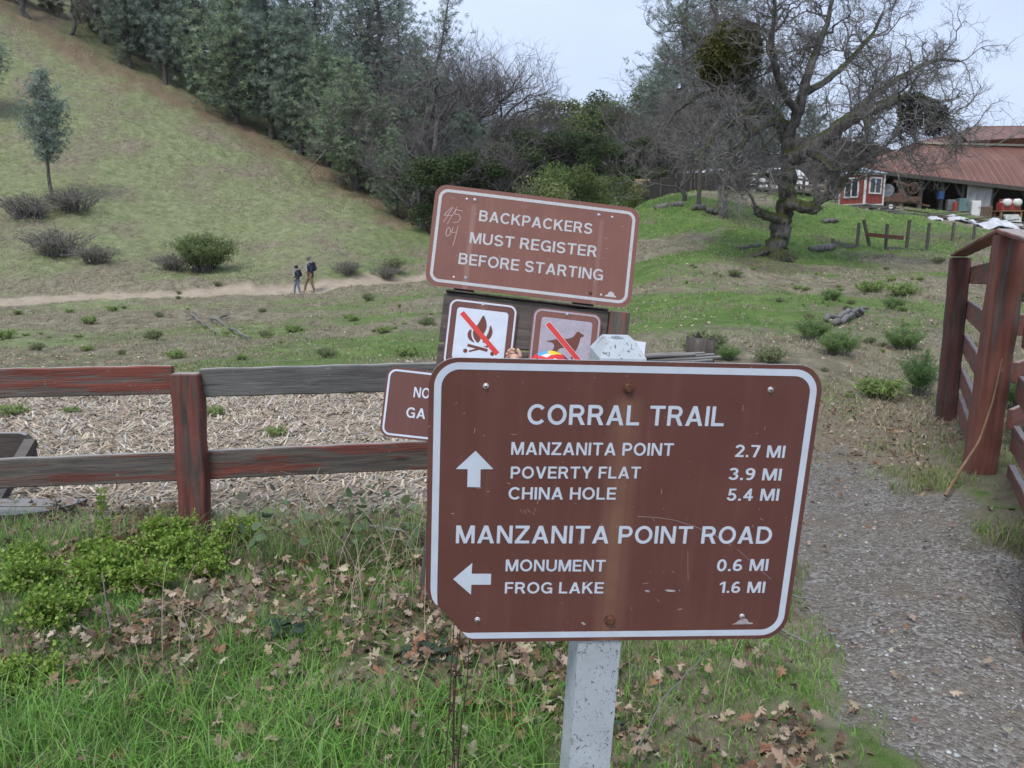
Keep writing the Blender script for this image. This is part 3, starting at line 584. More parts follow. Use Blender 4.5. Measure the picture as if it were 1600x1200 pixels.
lettering('lettering', [('TO AREA',.487,-.405,.512,-.405,.006)], simple('faint_ink', (.25,.25,.42), .6), pa, -.0154, 6)
# ------------------------------------------------------------------ left rail fence
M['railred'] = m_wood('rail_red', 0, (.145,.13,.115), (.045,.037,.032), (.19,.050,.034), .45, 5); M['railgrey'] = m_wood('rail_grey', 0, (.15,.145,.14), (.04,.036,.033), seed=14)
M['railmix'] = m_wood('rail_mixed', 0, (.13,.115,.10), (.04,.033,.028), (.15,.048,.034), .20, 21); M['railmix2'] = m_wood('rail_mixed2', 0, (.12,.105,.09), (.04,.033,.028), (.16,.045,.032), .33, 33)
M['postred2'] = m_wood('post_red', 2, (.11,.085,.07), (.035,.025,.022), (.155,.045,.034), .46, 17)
FE = root('rail_fence', 'low two rail wooden fence with flaking red paint in front of the wood chips', 'fence', (-1.62, 4.1, 0))
def rail(name, a, b, h, w, mat, parent, label=None, amp=.0022):
    a = Vector(a); b = Vector(b); d = b-a; me = MB().box((0,0,0), (d.length, w, h), bev=.006).mesh(name, mat); grain(me, 12, amp)
    o = link(name, me, parent); M_ = Matrix.Translation((a+b)/2) @ d.to_track_quat('X', 'Z').to_matrix().to_4x4(); o.matrix_basis = M_
    if parent: o.matrix_parent_inverse = mw(parent).inverted()
    if label: o['label'] = label
    return o
def P3(px, py, Y): return tuple(at(px, py, Y))
def railpx(name, p0, p1, h, w, mat, parent, label=None, ext=0):
    a = Vector(at(*p0)); b = Vector(at(*p1)); d = (b-a); a = a-d*ext; return rail(name, a, b, h, w, mat, parent, label)
yp = 4.1
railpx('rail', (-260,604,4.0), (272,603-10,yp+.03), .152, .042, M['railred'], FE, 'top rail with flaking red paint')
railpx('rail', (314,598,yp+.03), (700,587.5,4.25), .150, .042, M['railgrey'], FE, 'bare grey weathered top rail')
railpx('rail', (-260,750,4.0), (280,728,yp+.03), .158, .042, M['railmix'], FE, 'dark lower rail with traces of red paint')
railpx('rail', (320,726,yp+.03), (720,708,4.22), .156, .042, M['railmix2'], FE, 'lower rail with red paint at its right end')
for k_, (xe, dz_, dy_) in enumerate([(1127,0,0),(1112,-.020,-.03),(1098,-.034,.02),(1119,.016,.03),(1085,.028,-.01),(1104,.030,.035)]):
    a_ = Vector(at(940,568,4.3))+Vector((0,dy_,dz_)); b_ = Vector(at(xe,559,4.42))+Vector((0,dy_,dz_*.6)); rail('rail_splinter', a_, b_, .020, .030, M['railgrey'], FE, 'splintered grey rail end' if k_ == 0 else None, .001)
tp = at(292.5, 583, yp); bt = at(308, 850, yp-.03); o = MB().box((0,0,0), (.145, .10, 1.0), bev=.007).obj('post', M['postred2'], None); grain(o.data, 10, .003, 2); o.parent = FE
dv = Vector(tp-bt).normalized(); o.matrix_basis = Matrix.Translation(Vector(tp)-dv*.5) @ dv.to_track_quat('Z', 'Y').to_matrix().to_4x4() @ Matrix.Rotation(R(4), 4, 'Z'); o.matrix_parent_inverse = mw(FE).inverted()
# ================================================================== vegetation
def blades(x, y, z, h, w, lean, col, az=None, tipcol=1.25, bend=None):
    n = len(x); az = rng.uniform(0, 2*math.pi, n) if az is None else az; fa = rng.uniform(0, 2*math.pi, n)
    dx, dy = np.cos(az)*lean, np.sin(az)*lean; wx, wy = np.cos(fa)*w/2, np.sin(fa)*w/2
    V = np.empty((n, 6, 3)); cz = np.array([0, .55, 1.0]); cl = np.array([0, .28, 1.0])
    for i, (kz, kl, kw) in enumerate(((0, 0, 1), (.6, .30, .8), (1, 1, .08))):
        hz = h*kz*(1 if i < 2 else 1)
        hz = np.where(i == 2, h*np.sqrt(np.clip(1-(lean/np.maximum(h, 1e-4))**2*.5, .05, 1)), hz)
        for j, s in enumerate((-1, 1)):
            V[:, i*2+j, 0] = x+dx*kl+wx*s*kw; V[:, i*2+j, 1] = y+dy*kl+wy*s*kw; V[:, i*2+j, 2] = z+hz-(.01 if i == 0 else 0)
    I = np.arange(n)[:,None]*6; F = np.concatenate([I+[0, 1, 3, 2], I+[2, 3, 5, 4]], 1).reshape(-1, 4)
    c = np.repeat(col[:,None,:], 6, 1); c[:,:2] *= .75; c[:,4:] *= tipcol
    return V.reshape(-1, 3), F, c.reshape(-1, 3)
def stuff(name, parts, mat, label, cat):
    Vs = []; Fs = []; Cs = []; o = 0
    for V, F, c in parts: Vs.append(V); Fs.append(F+o); Cs.append(c); o += len(V)
    me = mesh_np(name, np.concatenate(Vs), np.concatenate(Fs), mat, np.clip(np.concatenate(Cs), 0, 1)); ob = link(name, me); return tag(ob, label, cat, kind='stuff')
def pick(cols, n, var=.15):
    cols = np.array(cols); c = cols[rng.integers(0, len(cols), n)]; return c*rng.uniform(1-var, 1+var, (n, 1))*rng.uniform(1-var*.3, 1+var*.3, (n, 3))
GREEN = [(.17,.35,.065),(.21,.40,.08),(.13,.30,.055),(.25,.40,.11),(.20,.32,.11)]
DRY = [(.34,.29,.19),(.42,.37,.26),(.27,.23,.15),(.38,.35,.24)]
parts = []
# near grass between the camera and the fence
def scatter(n, x0, x1, y0, y1): return rng.uniform(x0, x1, n), rng.uniform(y0, y1, n)
x, y = scatter(210000, -3.4, 1.6, 1.5, 4.7)
gr = m_gravel(x, y); ch = m_chips(x, y); cl_ = fbm(x*2.2, y*2.2, 91, 4); pat = ss(cl_, .40, .60)
lush = np.clip(ss(-x+ (2.6-y)*.9, .2, 1.0)*.75+.25, 0, 1)
leafy = 1-.62*ss(fbm(x*1.5+3, y*1.5, 92, 4), .42, .54)*ss(y+.3*x, 2.0, 2.5)*(1-ss(y, 3.5, 3.9))
PILES = [hit(*q)[:2] for q in [(480,950),(620,985),(330,985),(560,1070),(190,1010),(650,1140),(100,1090),(690,905),(430,930),(240,1070),(540,930),(430,1120)]]
def m_pile(x, y): o = np.zeros_like(x); return np.max([np.exp(-((x-q[0])**2+(y-q[1])**2)/(.11+.05*(i % 3))**2/2) for i, q in enumerate(PILES)], axis=0)
p = (1-.40*m_pile(x, y))*(1-gr)*(1-ch)*np.where(x < .1, (.12+.9*pat)*lush*leafy+.25*(y < 2.5)*pat, .10+.35*ss(cl_, .5, .62)*(y < 2.9))
k = rng.random(len(x)) < p; x, y = x[k], y[k]; n = len(x)
hh_ = np.where(x < .1, rng.uniform(.028, .088, n)*(1+.35*ss(2.9-y, 0, .8)), rng.uniform(.015, .05, n))*(.7+.6*fbm(x*3, y*3, 93, 2)); dr = rng.random(n) < .10
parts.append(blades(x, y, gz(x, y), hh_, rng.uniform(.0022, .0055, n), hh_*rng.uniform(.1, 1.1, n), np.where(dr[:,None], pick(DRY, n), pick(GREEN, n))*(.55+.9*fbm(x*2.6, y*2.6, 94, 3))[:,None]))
# moss and short grass by the post and right roadside
x, y = scatter(150000, .1, 5.0, 1.6, 8.0); gr = m_gravel(x, y); c_ = fbm(x*1.8, y*1.8, 95, 4); far = (x > 2.2)
k = rng.random(len(x)) < (1-gr)*np.where(far, .8*ss(c_, .30, .5)*np.where(y > 5.0, .22, 1), .6*ss(c_, .42, .56))*(1-.6*m_litter(x, y)); x, y = x[k], y[k]; n = len(x)
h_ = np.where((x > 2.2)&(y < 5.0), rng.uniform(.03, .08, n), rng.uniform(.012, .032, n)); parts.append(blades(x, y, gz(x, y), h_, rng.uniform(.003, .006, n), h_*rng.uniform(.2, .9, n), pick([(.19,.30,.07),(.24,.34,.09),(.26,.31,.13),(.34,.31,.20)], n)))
# verge around the chips and fence foot
x, y = scatter(26000, -4.5, 1.2, 3.6, 4.5); c_ = fbm(x*2, y*2, 96, 3); k = rng.random(len(x)) < ss(c_, .35, .6)*.6*(1-ss(y, 4.0, 4.4)); x, y = x[k], y[k]; n = len(x); h_ = rng.uniform(.06, .19, n)
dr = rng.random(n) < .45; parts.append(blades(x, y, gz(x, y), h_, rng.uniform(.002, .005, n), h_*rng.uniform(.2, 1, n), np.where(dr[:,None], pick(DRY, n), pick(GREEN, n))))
# long blades at the bottom left
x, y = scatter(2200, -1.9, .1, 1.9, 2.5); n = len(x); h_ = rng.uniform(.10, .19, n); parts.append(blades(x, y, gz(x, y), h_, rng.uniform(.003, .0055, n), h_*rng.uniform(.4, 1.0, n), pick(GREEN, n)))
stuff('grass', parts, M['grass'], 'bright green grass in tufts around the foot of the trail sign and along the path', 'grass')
# mid and far turf: short tufts
parts = []
def turf(n, x0, x1, y0, y1, h0, h1, w, cols, dens, dry=.3):
    y = y0*(y1/y0)**rng.random(n); x = rng.uniform(x0, x1, n)*y; k = rng.random(n) < dens(x, y); x, y = x[k], y[k]; n = len(x)
    g = m_green(x, y); h = rng.uniform(h0, h1, n)*(1+y*.02); isd = rng.random(n) > (g*.9+.1)*(1-dry*.3); w_ = w*(1+y*.06)*rng.uniform(.6, 1.4, n)
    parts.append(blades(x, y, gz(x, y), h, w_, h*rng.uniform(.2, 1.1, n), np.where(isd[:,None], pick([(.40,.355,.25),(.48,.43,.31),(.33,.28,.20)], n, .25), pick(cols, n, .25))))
off = lambda x, y: (1-m_gravel(x, y))*(1-m_trail(x, y))*(1-m_chips(x, y))
turf(60000, .05, .78, 5, 34, .015, .05, .006, [(.20,.29,.09),(.25,.32,.12),(.17,.25,.08)], lambda x, y: off(x, y)*ss(fbm(x*.9, y*.9, 101, 4), .36, .58))
turf(60000, -.8, .02, 8.5, 38, .015, .05, .006, [(.20,.25,.10),(.25,.29,.13)], lambda x, y: off(x, y)*ss(fbm(x*.8, y*.8, 102, 4), .38, .6))
turf(45000, -.85, .0, 38, 85, .02, .06, .012, [(.30,.34,.18),(.36,.39,.22)], lambda x, y: off(x, y)*ss(fbm(x*.3, y*.3, 103, 4), .36, .6))
turf(40000, .08, .8, 25, 60, .02, .06, .010, [(.18,.31,.07),(.23,.34,.10)], lambda x, y: ss(m_green(x, y), .3, .8))
stuff('turf', parts, M['grass'], 'short patchy turf and dry stubble over the slopes', 'turf')
# ------------------------------------------------------------------ dead leaves
def leaf_shape():
    o = [(.02,-.62),(.035,-.36),(.13,-.33),(.10,-.22),(.21,-.16),(.26,-.07),(.13,-.04),(.22,.08),(.30,.19),(.22,.23),(.13,.19),(.15,.33),(.08,.42),(0,.46),(-.09,.40),(-.13,.30),(-.12,.20),(-.24,.25),(-.31,.19),(-.21,.07),(-.12,-.02),(-.27,-.06),(-.22,-.17),(-.09,-.21),(-.12,-.34),(-.02,-.36)]
    return np.array(o)
LS = leaf_shape()
def leaves(x, y, z, s, col, curl=.5, flat=.5, shape=LS):
    n = len(x); m = len(shape); L = np.concatenate([[[0, 0]], shape]); P = np.empty((n, m+1, 3)); cu = rng.uniform(-curl, curl, (n, 1)); cv = rng.uniform(-curl, curl, (n, 1))
    P[:,:,0] = L[:,0]; P[:,:,1] = L[:,1]; P[:,:,2] = cu*(L[:,0]**2)*2+cv*(L[:,1]**2)*1.6+rng.uniform(-.05, .05, (n, m+1)); P *= s[:,None,None]
    a = rng.uniform(0, 2*math.pi, n); tx = rng.normal(0, flat, n); ty = rng.normal(0, flat, n)
    ca, sa = np.cos(a)[:,None], np.sin(a)[:,None]; X = P[:,:,0]; Y = P[:,:,1]; Z = P[:,:,2]
    Y, Z = Y*np.cos(tx)[:,None]-Z*np.sin(tx)[:,None], Y*np.sin(tx)[:,None]+Z*np.cos(tx)[:,None]
    X, Z = X*np.cos(ty)[:,None]+Z*np.sin(ty)[:,None], -X*np.sin(ty)[:,None]+Z*np.cos(ty)[:,None]
    X, Y = X*ca-Y*sa, X*sa+Y*ca; V = np.stack([X+x[:,None], Y+y[:,None], Z+z[:,None]], -1)
    I = np.arange(n)[:,None]*(m+1); j = np.arange(m); T = np.stack([np.zeros(m, int), j+1, (j+1) % m+1], 1); F = (I[:,:,None]+T[None]).reshape(-1, 3)
    return V.reshape(-1, 3), F, np.repeat(col, m+1, 0)*rng.uniform(.85, 1.15, (n*(m+1), 1))
BROWN = [(.30,.225,.155),(.36,.285,.205),(.22,.155,.105),(.40,.33,.25),(.25,.14,.085),(.15,.11,.08),(.19,.135,.095)]
x, y = scatter(30000, -3.2, 1.0, 1.7, 4.4); dn = ss(fbm(x*1.5+3, y*1.5, 92, 4), .40, .54)*ss(y+.3*x, 1.9, 2.5); dn = np.maximum(dn, m_pile(x, y)*.75); k = rng.random(len(x)) < (dn*.42+.07)*(1-m_gravel(x, y)*.9); x, y = x[k], y[k]; n = len(x)
pl = [leaves(x, y, gz(x, y)+rng.uniform(.01, .085, n)*np.where(rng.random(n) < .65, 1, .3), rng.uniform(.03, .085, n)*rng.uniform(.7, 1, n), pick(BROWN, n, .25), 1.1, .55)]
x, y = scatter(9000, .2, 5.5, 2.0, 8.5); k = rng.random(len(x)) < .10+.85*m_litter(x, y)*(1-m_gravel(x, y)*.7); x, y = x[k], y[k]; n = len(x)
pl.append(leaves(x, y, gz(x, y)+rng.uniform(.004, .02, n), rng.uniform(.02, .055, n), pick(BROWN, n, .25), 1.0, .4))
n = 26000; y = 7*(42/7)**rng.random(n); x = rng.uniform(-.72, .72, n)*y; k = (rng.random(n) < .12+.9*ss(fbm(x*.8, y*.8, 111, 4), .45, .6))&(m_chips(x, y) < .5)&(m_trail(x, y) < .5); x, y = x[k], y[k]; n = len(x); pl.append(leaves(x, y, gz(x, y)+.012, rng.uniform(.02, .06, n)*(.7+y*.035), pick(BROWN+[(.42,.38,.29),(.34,.32,.25)], n, .25)*1.15, .5, .35))
stuff('fallen_leaves', pl, M['dry'], 'dry lobed brown oak leaves lying in drifts in the grass', 'fallen leaves')
# ------------------------------------------------------------------ wood chips and straw
x, y = scatter(60000, -7.5, 1.7, 3.8, 9); k = rng.random(len(x)) < m_chips(x, y)*.85; x, y = x[k], y[k]; n = len(x); L = rng.uniform(.02, .12, n)
az = rng.uniform(0, math.pi*2, n); w = rng.uniform(.004, .014, n); up_ = rng.uniform(-.25, .4, n)*L; z0 = gz(x, y)+m_chips(x, y)*(fbm(x*6, y*6, 9, 3)-.5)*.06+rng.uniform(.002, .02, n)
dx, dy = np.cos(az)*L/2, np.sin(az)*L/2; wx, wy = -np.sin(az)*w/2, np.cos(az)*w/2; V = np.empty((n, 6, 3))
for i, t_ in enumerate((-1, 0, 1)):
    for j, s in enumerate((-1, 1)): V[:,i*2+j,0] = x+dx*t_+wx*s; V[:,i*2+j,1] = y+dy*t_+wy*s; V[:,i*2+j,2] = z0+np.maximum(up_*t_, -.012)+(.003 if i == 1 else 0)
I = np.arange(n)[:,None]*6; F = np.concatenate([I+[0,1,3,2], I+[2,3,5,4]], 1).reshape(-1, 4); c = np.repeat(pick([(.48,.40,.30),(.40,.32,.23),(.56,.50,.41),(.30,.235,.17),(.36,.34,.31)], n, .2), 6, 0)
stuff('wood_chips', [(V.reshape(-1, 3), F, c)], M['chip'], 'pale shredded wood chips spread behind the rail fence', 'wood chips')
# ------------------------------------------------------------------ gravel stones
ico = bmesh.new(); bmesh.ops.create_icosphere(ico, subdivisions=1, radius=1); IV = np.array([v.co[:] for v in ico.verts]); IF = np.array([[v.index for v in f.verts] for f in ico.faces]); ico.free()
def stones(x, y, s, col, sink=.3):
    n = len(x); V = IV[None]*rng.uniform(.65, 1.25, (n, 12, 1)); V = V*np.stack([rng.uniform(.7, 1.3, n), rng.uniform(.7, 1.3, n), rng.uniform(.4, .75, n)], -1)[:,None,:]*s[:,None,None]
    a = rng.uniform(0, 6.28, n); X = V[:,:,0]*np.cos(a)[:,None]-V[:,:,1]*np.sin(a)[:,None]; Y = V[:,:,0]*np.sin(a)[:,None]+V[:,:,1]*np.cos(a)[:,None]
    V = np.stack([X+x[:,None], Y+y[:,None], V[:,:,2]+(gz(x, y)-.02*m_gravel(x, y)+s*sink)[:,None]], -1); F = (np.arange(n)[:,None,None]*12+IF[None]).reshape(-1, 3); return V.reshape(-1, 3), F, np.repeat(col, 12, 0)
x, y = scatter(30000, .4, 5.0, 1.5, 7.6); k = rng.random(len(x)) < m_gravel(x, y)*np.clip(1.15-y*.1, .2, 1); x, y = x[k], y[k]; n = len(x)
s = .0028*np.exp(rng.normal(0, .45, n))+.0012; big = rng.random(n) < .02; s[big] *= 2.2
stuff('gravel', [stones(x, y, s, pick([(.26,.25,.23),(.36,.355,.34),(.18,.17,.155),(.42,.41,.40),(.24,.20,.165)], n, .2))], M['stone'], 'loose grey gravel on the drive at the right', 'gravel')
# ------------------------------------------------------------------ shrubs
def norm(v): return v/(np.linalg.norm(v, axis=-1, keepdims=True)+1e-9)
def quads(c, d, up, L, W, col):
    """leaf quads (diamond) at centres c along d"""
    s = norm(np.cross(d, up)); a = c-d*L[:,None]/2; b = c+d*L[:,None]/2; V = np.stack([a, c+s*W[:,None]/2, b, c-s*W[:,None]/2], 1); F = np.arange(len(c)*4).reshape(-1, 4); return V.reshape(-1, 3), F, np.repeat(col, 4, 0)
def shrub_meshes(name, seed, w, h, stems, leafn, leafL, leafW, cols, stemcol='bark', upright=.7, bare=0):
    g = np.random.default_rng(seed); paths = []; LC = []; LD = []
    for i in range(stems):
        a = g.uniform(0, 6.28); rr = g.uniform(0, 1)**.6; base = np.array([math.cos(a)*rr*w*.18, math.sin(a)*rr*w*.18, -.02*h]); tip = np.array([math.cos(a)*rr*w*.5, math.sin(a)*rr*w*.5, h*(1-.35*rr*rr)*g.uniform(.75, 1.08)])
        t = np.linspace(0, 1, 5)[:,None]; P = base+(tip-base)*t; P[:,:2] = base[:2]+(tip-base)[:2]*(t**(1+upright)); P[1:4] += g.normal(0, w*.03, (3, 3)); paths.append((P, np.linspace(1, .3, 5)*.008*max(w, h)*(1+bare*.5)))
        for q in range(3 if not bare else 8):
            t0 = g.uniform(.3, .9); b0 = base+(tip-base)*t0; b0[:2] = base[:2]+(tip-base)[:2]*t0**(1+upright); e = b0+np.array([g.normal(0, .13)*w, g.normal(0, .13)*w, g.uniform(.05, .25)*h]); m_ = (b0+e)/2+g.normal(0, .02*w, 3); paths.append((np.array([b0, m_, e]), np.array([.5, .4, .2])*.007*max(w, h)))
            k = max(1, leafn//stems//(4 if not bare else 9)); tt = g.uniform(.1, 1.1, (k, 1)); LC.append(b0+(e-b0)*tt+g.normal(0, .025*w, (k, 3))); dd = norm(e-b0+g.normal(0, .12, (k, 3))*w); LD.append(dd)
        k = max(1, leafn//stems//2); tt = g.uniform(.35, 1.02, (k, 1)); c = base+(tip-base)*tt; c[:,:2] = base[:2]+(tip-base)[:2]*tt**(1+upright); LC.append(c+g.normal(0, .03*w, (k, 3))); LD.append(norm(np.array([0, 0, .6])+g.normal(0, .6, (k, 3))))
    V, F = tubes(paths, 4); st = mesh_np(name+'_stems', V, F, M[stemcol]); C_ = np.concatenate(LC); D = np.concatenate(LD); n = len(C_); C_[:,2] = np.maximum(C_[:,2], .01)
    cc = np.array(cols)[g.integers(0, len(cols), n)]*g.uniform(.75, 1.25, (n, 1)); V, F, c = quads(C_, D, norm(g.normal(0, 1, (n, 3))), leafL*g.uniform(.6, 1.3, n), leafW*g.uniform(.6, 1.3, n), cc)
    return st, mesh_np(name+'_leaves', V, F, M['grass'], c)
def place_shrub(name, meshes, p, label, cat='shrub', sc=1, rz=None, group=None):
    r = root(name, label, cat, (p[0], p[1], g1(p[0], p[1])-.01), random.uniform(0, 6.28) if rz is None else rz, group); r.scale = sc if isinstance(sc, tuple) else (sc,)*3
    link('stems', meshes[0], r); link('foliage', meshes[1], r); return r
BR = [(.22,.34,.05),(.27,.38,.075),(.17,.29,.045),(.30,.37,.11)]; DG = [(.09,.16,.045),(.12,.20,.06),(.15,.22,.08)]; GS = [(.18,.19,.11),(.21,.21,.13),(.15,.165,.09)]
broom = shrub_meshes('broom', 1, .55, .6, 42, 7000, .028, .008, [(.12,.23,.07),(.15,.27,.08),(.10,.19,.06)], 'twig', 1.2); broomb = shrub_meshes('broomb', 2, .7, .4, 40, 6000, .03, .010, [(.13,.23,.06),(.17,.28,.08),(.20,.28,.11)], 'twig', 1)
weedm = shrub_meshes('weed', 3, .3, .3, 22, 1500, .022, .012, BR, 'grass', .6); lowm = shrub_meshes('low', 4, .7, .32, 30, 2200, .045, .018, [(.20,.26,.10),(.24,.28,.13),(.18,.22,.10),(.27,.27,.17)], 'twig', .8); greym = shrub_meshes('grey', 5, 2.9, 1.1, 46, 1500, .08, .03, [(.30,.29,.18),(.26,.22,.17)], 'twig', .6, 1)
bigm = shrub_meshes('big', 6, 3.0, 1.8, 70, 16000, .10, .045, [(.14,.20,.06),(.17,.23,.07),(.20,.24,.11)], 'twig2', .7); tuftm = shrub_meshes('tuft', 8, .62, .24, 22, 900, .09, .014, [(.22,.34,.09),(.28,.40,.12),(.30,.30,.16)], 'grass', .9)
def SH(name, ms, px, py, label, hpx, h0, cat='shrub', group=None):
    p = hit(px, py); d = p[1]; s = hpx*d/FPX/h0; return place_shrub(name, ms, p, label, cat, s, group=group)
SH('broom_shrub', broom, 1438, 618, 'upright feathery green shrub beside the leaning red post', 74, .6)
SH('broom_shrub', broomb, 1312, 556, 'round green shrub standing above the upper right corner of the trail sign', 40, .4)
SH('broom_shrub', broomb, 1412, 546, 'spreading green shrub left of the red corner post', 38, .4)
SH('broom_shrub', broomb, 1135, 564, 'bright green shrub next to the splintered rail end and stump', 26, .4)
SH('broom_shrub', broomb, 1268, 530, 'dull green shrub in the dry weeds between two greener shrubs', 34, .4)
SH('broom_shrub', lowm, 1205, 568, 'low olive shrub just behind the top edge of the trail sign', 28, .32)
SH('broom_shrub', broomb, 1395, 485, 'small shrub beyond the pale split logs', 22, .4); SH('broom_shrub', tuftm, 1410, 462, 'green tussock high on the slope near the red post', 26, .28)
SH('broom_shrub', broomb, 1600, 470, 'green shrub seen between the upper rails of the red fence', 40, .4); SH('broom_shrub', broom, 1585, 640, 'green shrub seen between the lower rails of the red fence', 60, .6)
SH('yucca_tuft', tuftm, 1362, 457, 'pale grey green spiky tuft on the slope', 24, .28, 'plant'); SH('broom_shrub', broomb, 1298, 470, 'faint green shrub left of the spiky tuft', 20, .4)
SH('broom_shrub', tuftm, 1378, 622, 'small dark weed clump left of the feathery shrub', 40, .28); SH('low_shrub', lowm, 1098, 556, 'dark low bush behind the stump', 40, .32)
SH('low_shrub', greym, 95, 400, 'grey leafless brush on the hillside below the young pine', 50, 1.3); SH('low_shrub', greym, 45, 345, 'dry bush left of the young pine trunk', 45, 1.3); SH('low_shrub', greym, 118, 330, 'brown bush right of the young pine trunk', 42, 1.3); SH('low_shrub', greym, 150, 412, 'grey brush clump between the big round bush and the hillside edge', 34, 1.3)
SH('hillside_bush', bigm, 318, 424, 'large round green bush on the hillside above the trail', 56, 1.8); SH('hillside_bush', greym, 275, 424, 'dry brush at the left foot of the large round bush', 34, 1.3)
SH('hillside_bush', lowm, 616, 425, 'small green bush by the trail right of the walkers', 20, .32); SH('hillside_bush', greym, 540, 432, 'grey brush on the bank behind the walkers', 26, 1.3); SH('hillside_bush', greym, 600, 438, 'grey brush on the bank near the register sign', 24, 1.3)
for i, (px, py, h, m_, lb) in enumerate([(28,492,16,tuftm,'small green tuft below the trail at the far left'),(140,506,16,tuftm,'green tuft below the trail near the left'),(275,560,24,tuftm,'green tuft just above the red top rail'),(378,562,20,tuftm,'green tuft above the grey rail near its red post'),(458,520,16,tuftm,'green tuft below the small walker'),(510,560,20,lowm,'dark bushy tuft beside the twig pile'),(545,498,16,tuftm,'green tuft right below the walkers'),(600,520,14,tuftm,'little green tuft between trail and fence'),(636,556,26,tuftm,'green tuft beside the notice board edge'),(668,508,18,lowm,'dark tuft next to the notice board'),(410,488,12,lowm,'dark low tuft on the bank'),(240,530,16,lowm,'dull tuft above the middle of the red rail'),(60,548,16,lowm,'dull tuft above the left end of the red rail'),(340,450,12,lowm,'dark weed at the trail edge'),(10,530,20,tuftm,'green tuft at the very left edge'),(575,470,14,lowm,'dark weed beside the trail to the right'),(618,600,20,tuftm,'green tuft below the grey rail at its right end'),(550,616,12,tuftm,'leafy weed at the rear edge of the chips'),(430,680,22,tuftm,'thin grass tuft growing through the wood chips'),(20,650,34,tuftm,'grass clump at the left rear edge of the chips'),(110,645,26,tuftm,'weedy clump under the red top rail'),(335,650,22,tuftm,'weed right of the red fence post under the grey rail')]):
    SH('green_tuft', m_, px, py, lb, h*(.55+.5*((i*37) % 10)/10), .3, 'tuft', 'green tufts on the near slope')
# many more small weeds, irregularly bunched, on both slopes
rs_ = random.Random(9); nplaced = 0
for cx_, cy_, k_, lb in [(120,520,9,'small weed in the scattered bunch below the left half of the trail'),(430,530,10,'small weed in the bunch between the fence and the walkers'),(600,500,10,'small weed in the bunch left of the notice board'),(250,490,6,'small weed just under the trail'),(1250,470,12,'small weed in the dry patch behind the trail sign'),(1380,520,14,'small weed among the shrubs near the red corner post'),(1080,430,10,'small weed on the slope below the oak'),(1400,440,10,'small weed on the upper slope below the wire fence'),(1330,600,8,'small weed in the leaf litter at the top of the gravel')]:
    for q_ in range(k_):
        px_ = cx_+rs_.gauss(0, 60); py_ = cy_+rs_.gauss(0, 16)
        p = hit(px_, py_); s_ = rs_.uniform(4, 11)*p[1]/FPX/.28; place_shrub('small_weed', rs_.choice([tuftm, weedm, tuftm, lowm]), p, lb, 'weed', s_*rs_.uniform(.6, 1.1), group=lb.replace('small weed', 'weeds'))
# leafy green weeds at the left in front of the fence
leafm = [shrub_meshes('leafy%d' % i, 20+i, .40, .26, 30, 2300, .026, .019, BR, 'grass', .5) for i in range(3)]
LP = [(-2.15,3.35,.7,'leafy bright green weed clump at the far left edge behind the stone'),(-1.98,3.62,.62,'leafy weed clump under the end of the bench seat'),(-1.82,3.35,.85,'leafy weed clump in front of the middle of the patch'),(-1.72,3.75,.85,'leafy weed clump with the tallest shoot'),(-1.52,3.62,.8,'broad leafy weed clump left of the red fence post'),(-1.40,3.88,.7,'leafy weed clump nearest the red fence post'),(-1.85,3.0,.7,'small leafy weed clump at the left edge above the stone'),(-2.35,3.6,.6,'leafy weed clump below the bench at the very left'),(-1.60,3.3,.7,'low leafy weed clump among dead leaves'),(-1.42,3.5,.5,'small leafy weed at the right end of the patch'),(-1.68,2.55,.6,'yellow green weed sprig at the lower left edge')]
for i, (x_, y_, s_, lb) in enumerate(LP): place_shrub('leafy_weed', leafm[i % 3], (x_, y_), lb, 'weed', s_, group='leafy weeds by the fence')
g = np.random.default_rng(77); tallp = at(158, 765, 3.75); gz_ = g1(tallp[0], 3.75)
r = root('tall_leafy_shoot', 'tall single leafy shoot rising against the lower fence rail', 'plant', (tallp[0], 3.75, gz_)); tH = tallp[2]-gz_
P_ = np.array([[0,0,0],[.01,0,tH*.35],[-.012,0,tH*.7],[.0,0,tH]]); V, F = tubes([(P_, np.array([.004,.0035,.003,.0015]))], 5); link('stem', mesh_np('stem', V, F, simple('green_stem', (.12,.18,.05))), r)
nl_ = 130; t_ = g.uniform(.15, 1.02, nl_); a_ = g.uniform(0, 6.28, nl_); c_ = np.stack([np.cos(a_)*.022*(1.2-t_*.6), np.sin(a_)*.022, t_*tH], 1); V, F, c = quads(c_, norm(np.stack([np.cos(a_), np.sin(a_), .5+0*a_], 1)), norm(g.normal(0, 1, (nl_, 3))), g.uniform(.02, .034, nl_), g.uniform(.014, .022, nl_), pick(BR, nl_)); link('leaves', mesh_np('shoot_leaves', V, F, M['grass'], c), r)
# bramble with dark round leaves and arching stems right of the fence post
r = root('bramble', 'trailing bramble with dark round leaves and thin red stems at the fence foot', 'bramble', (-.75, 3.75, g1(-.75, 3.75))); paths = []; LC = []
g = np.random.default_rng(31)
for i in range(16):
    b0 = np.array([g.uniform(-.5, .75), g.uniform(-.25, .2), 0]); a = g.uniform(-.6, 3.7); L_ = g.uniform(.25, .6); t = np.linspace(0, 1, 7); P_ = np.stack([b0[0]+np.cos(a)*L_*t, b0[1]+np.sin(a)*L_*t*.5, .26*g.uniform(.5, 1.3)*np.sin(t*2.6)+.01], 1); P_[1:] += g.normal(0, .012, (6, 3)); paths.append((P_, np.linspace(.0028, .001, 7)))
    for q in range(9): k = g.integers(1, 7); LC.append(P_[k]+g.normal(0, .035, 3))
V, F = tubes(paths, 4); link('stems', mesh_np('bramble_stems', V, F, simple('bramble_stem', (.13,.06,.05))), r); LC = np.array(LC); n = len(LC)
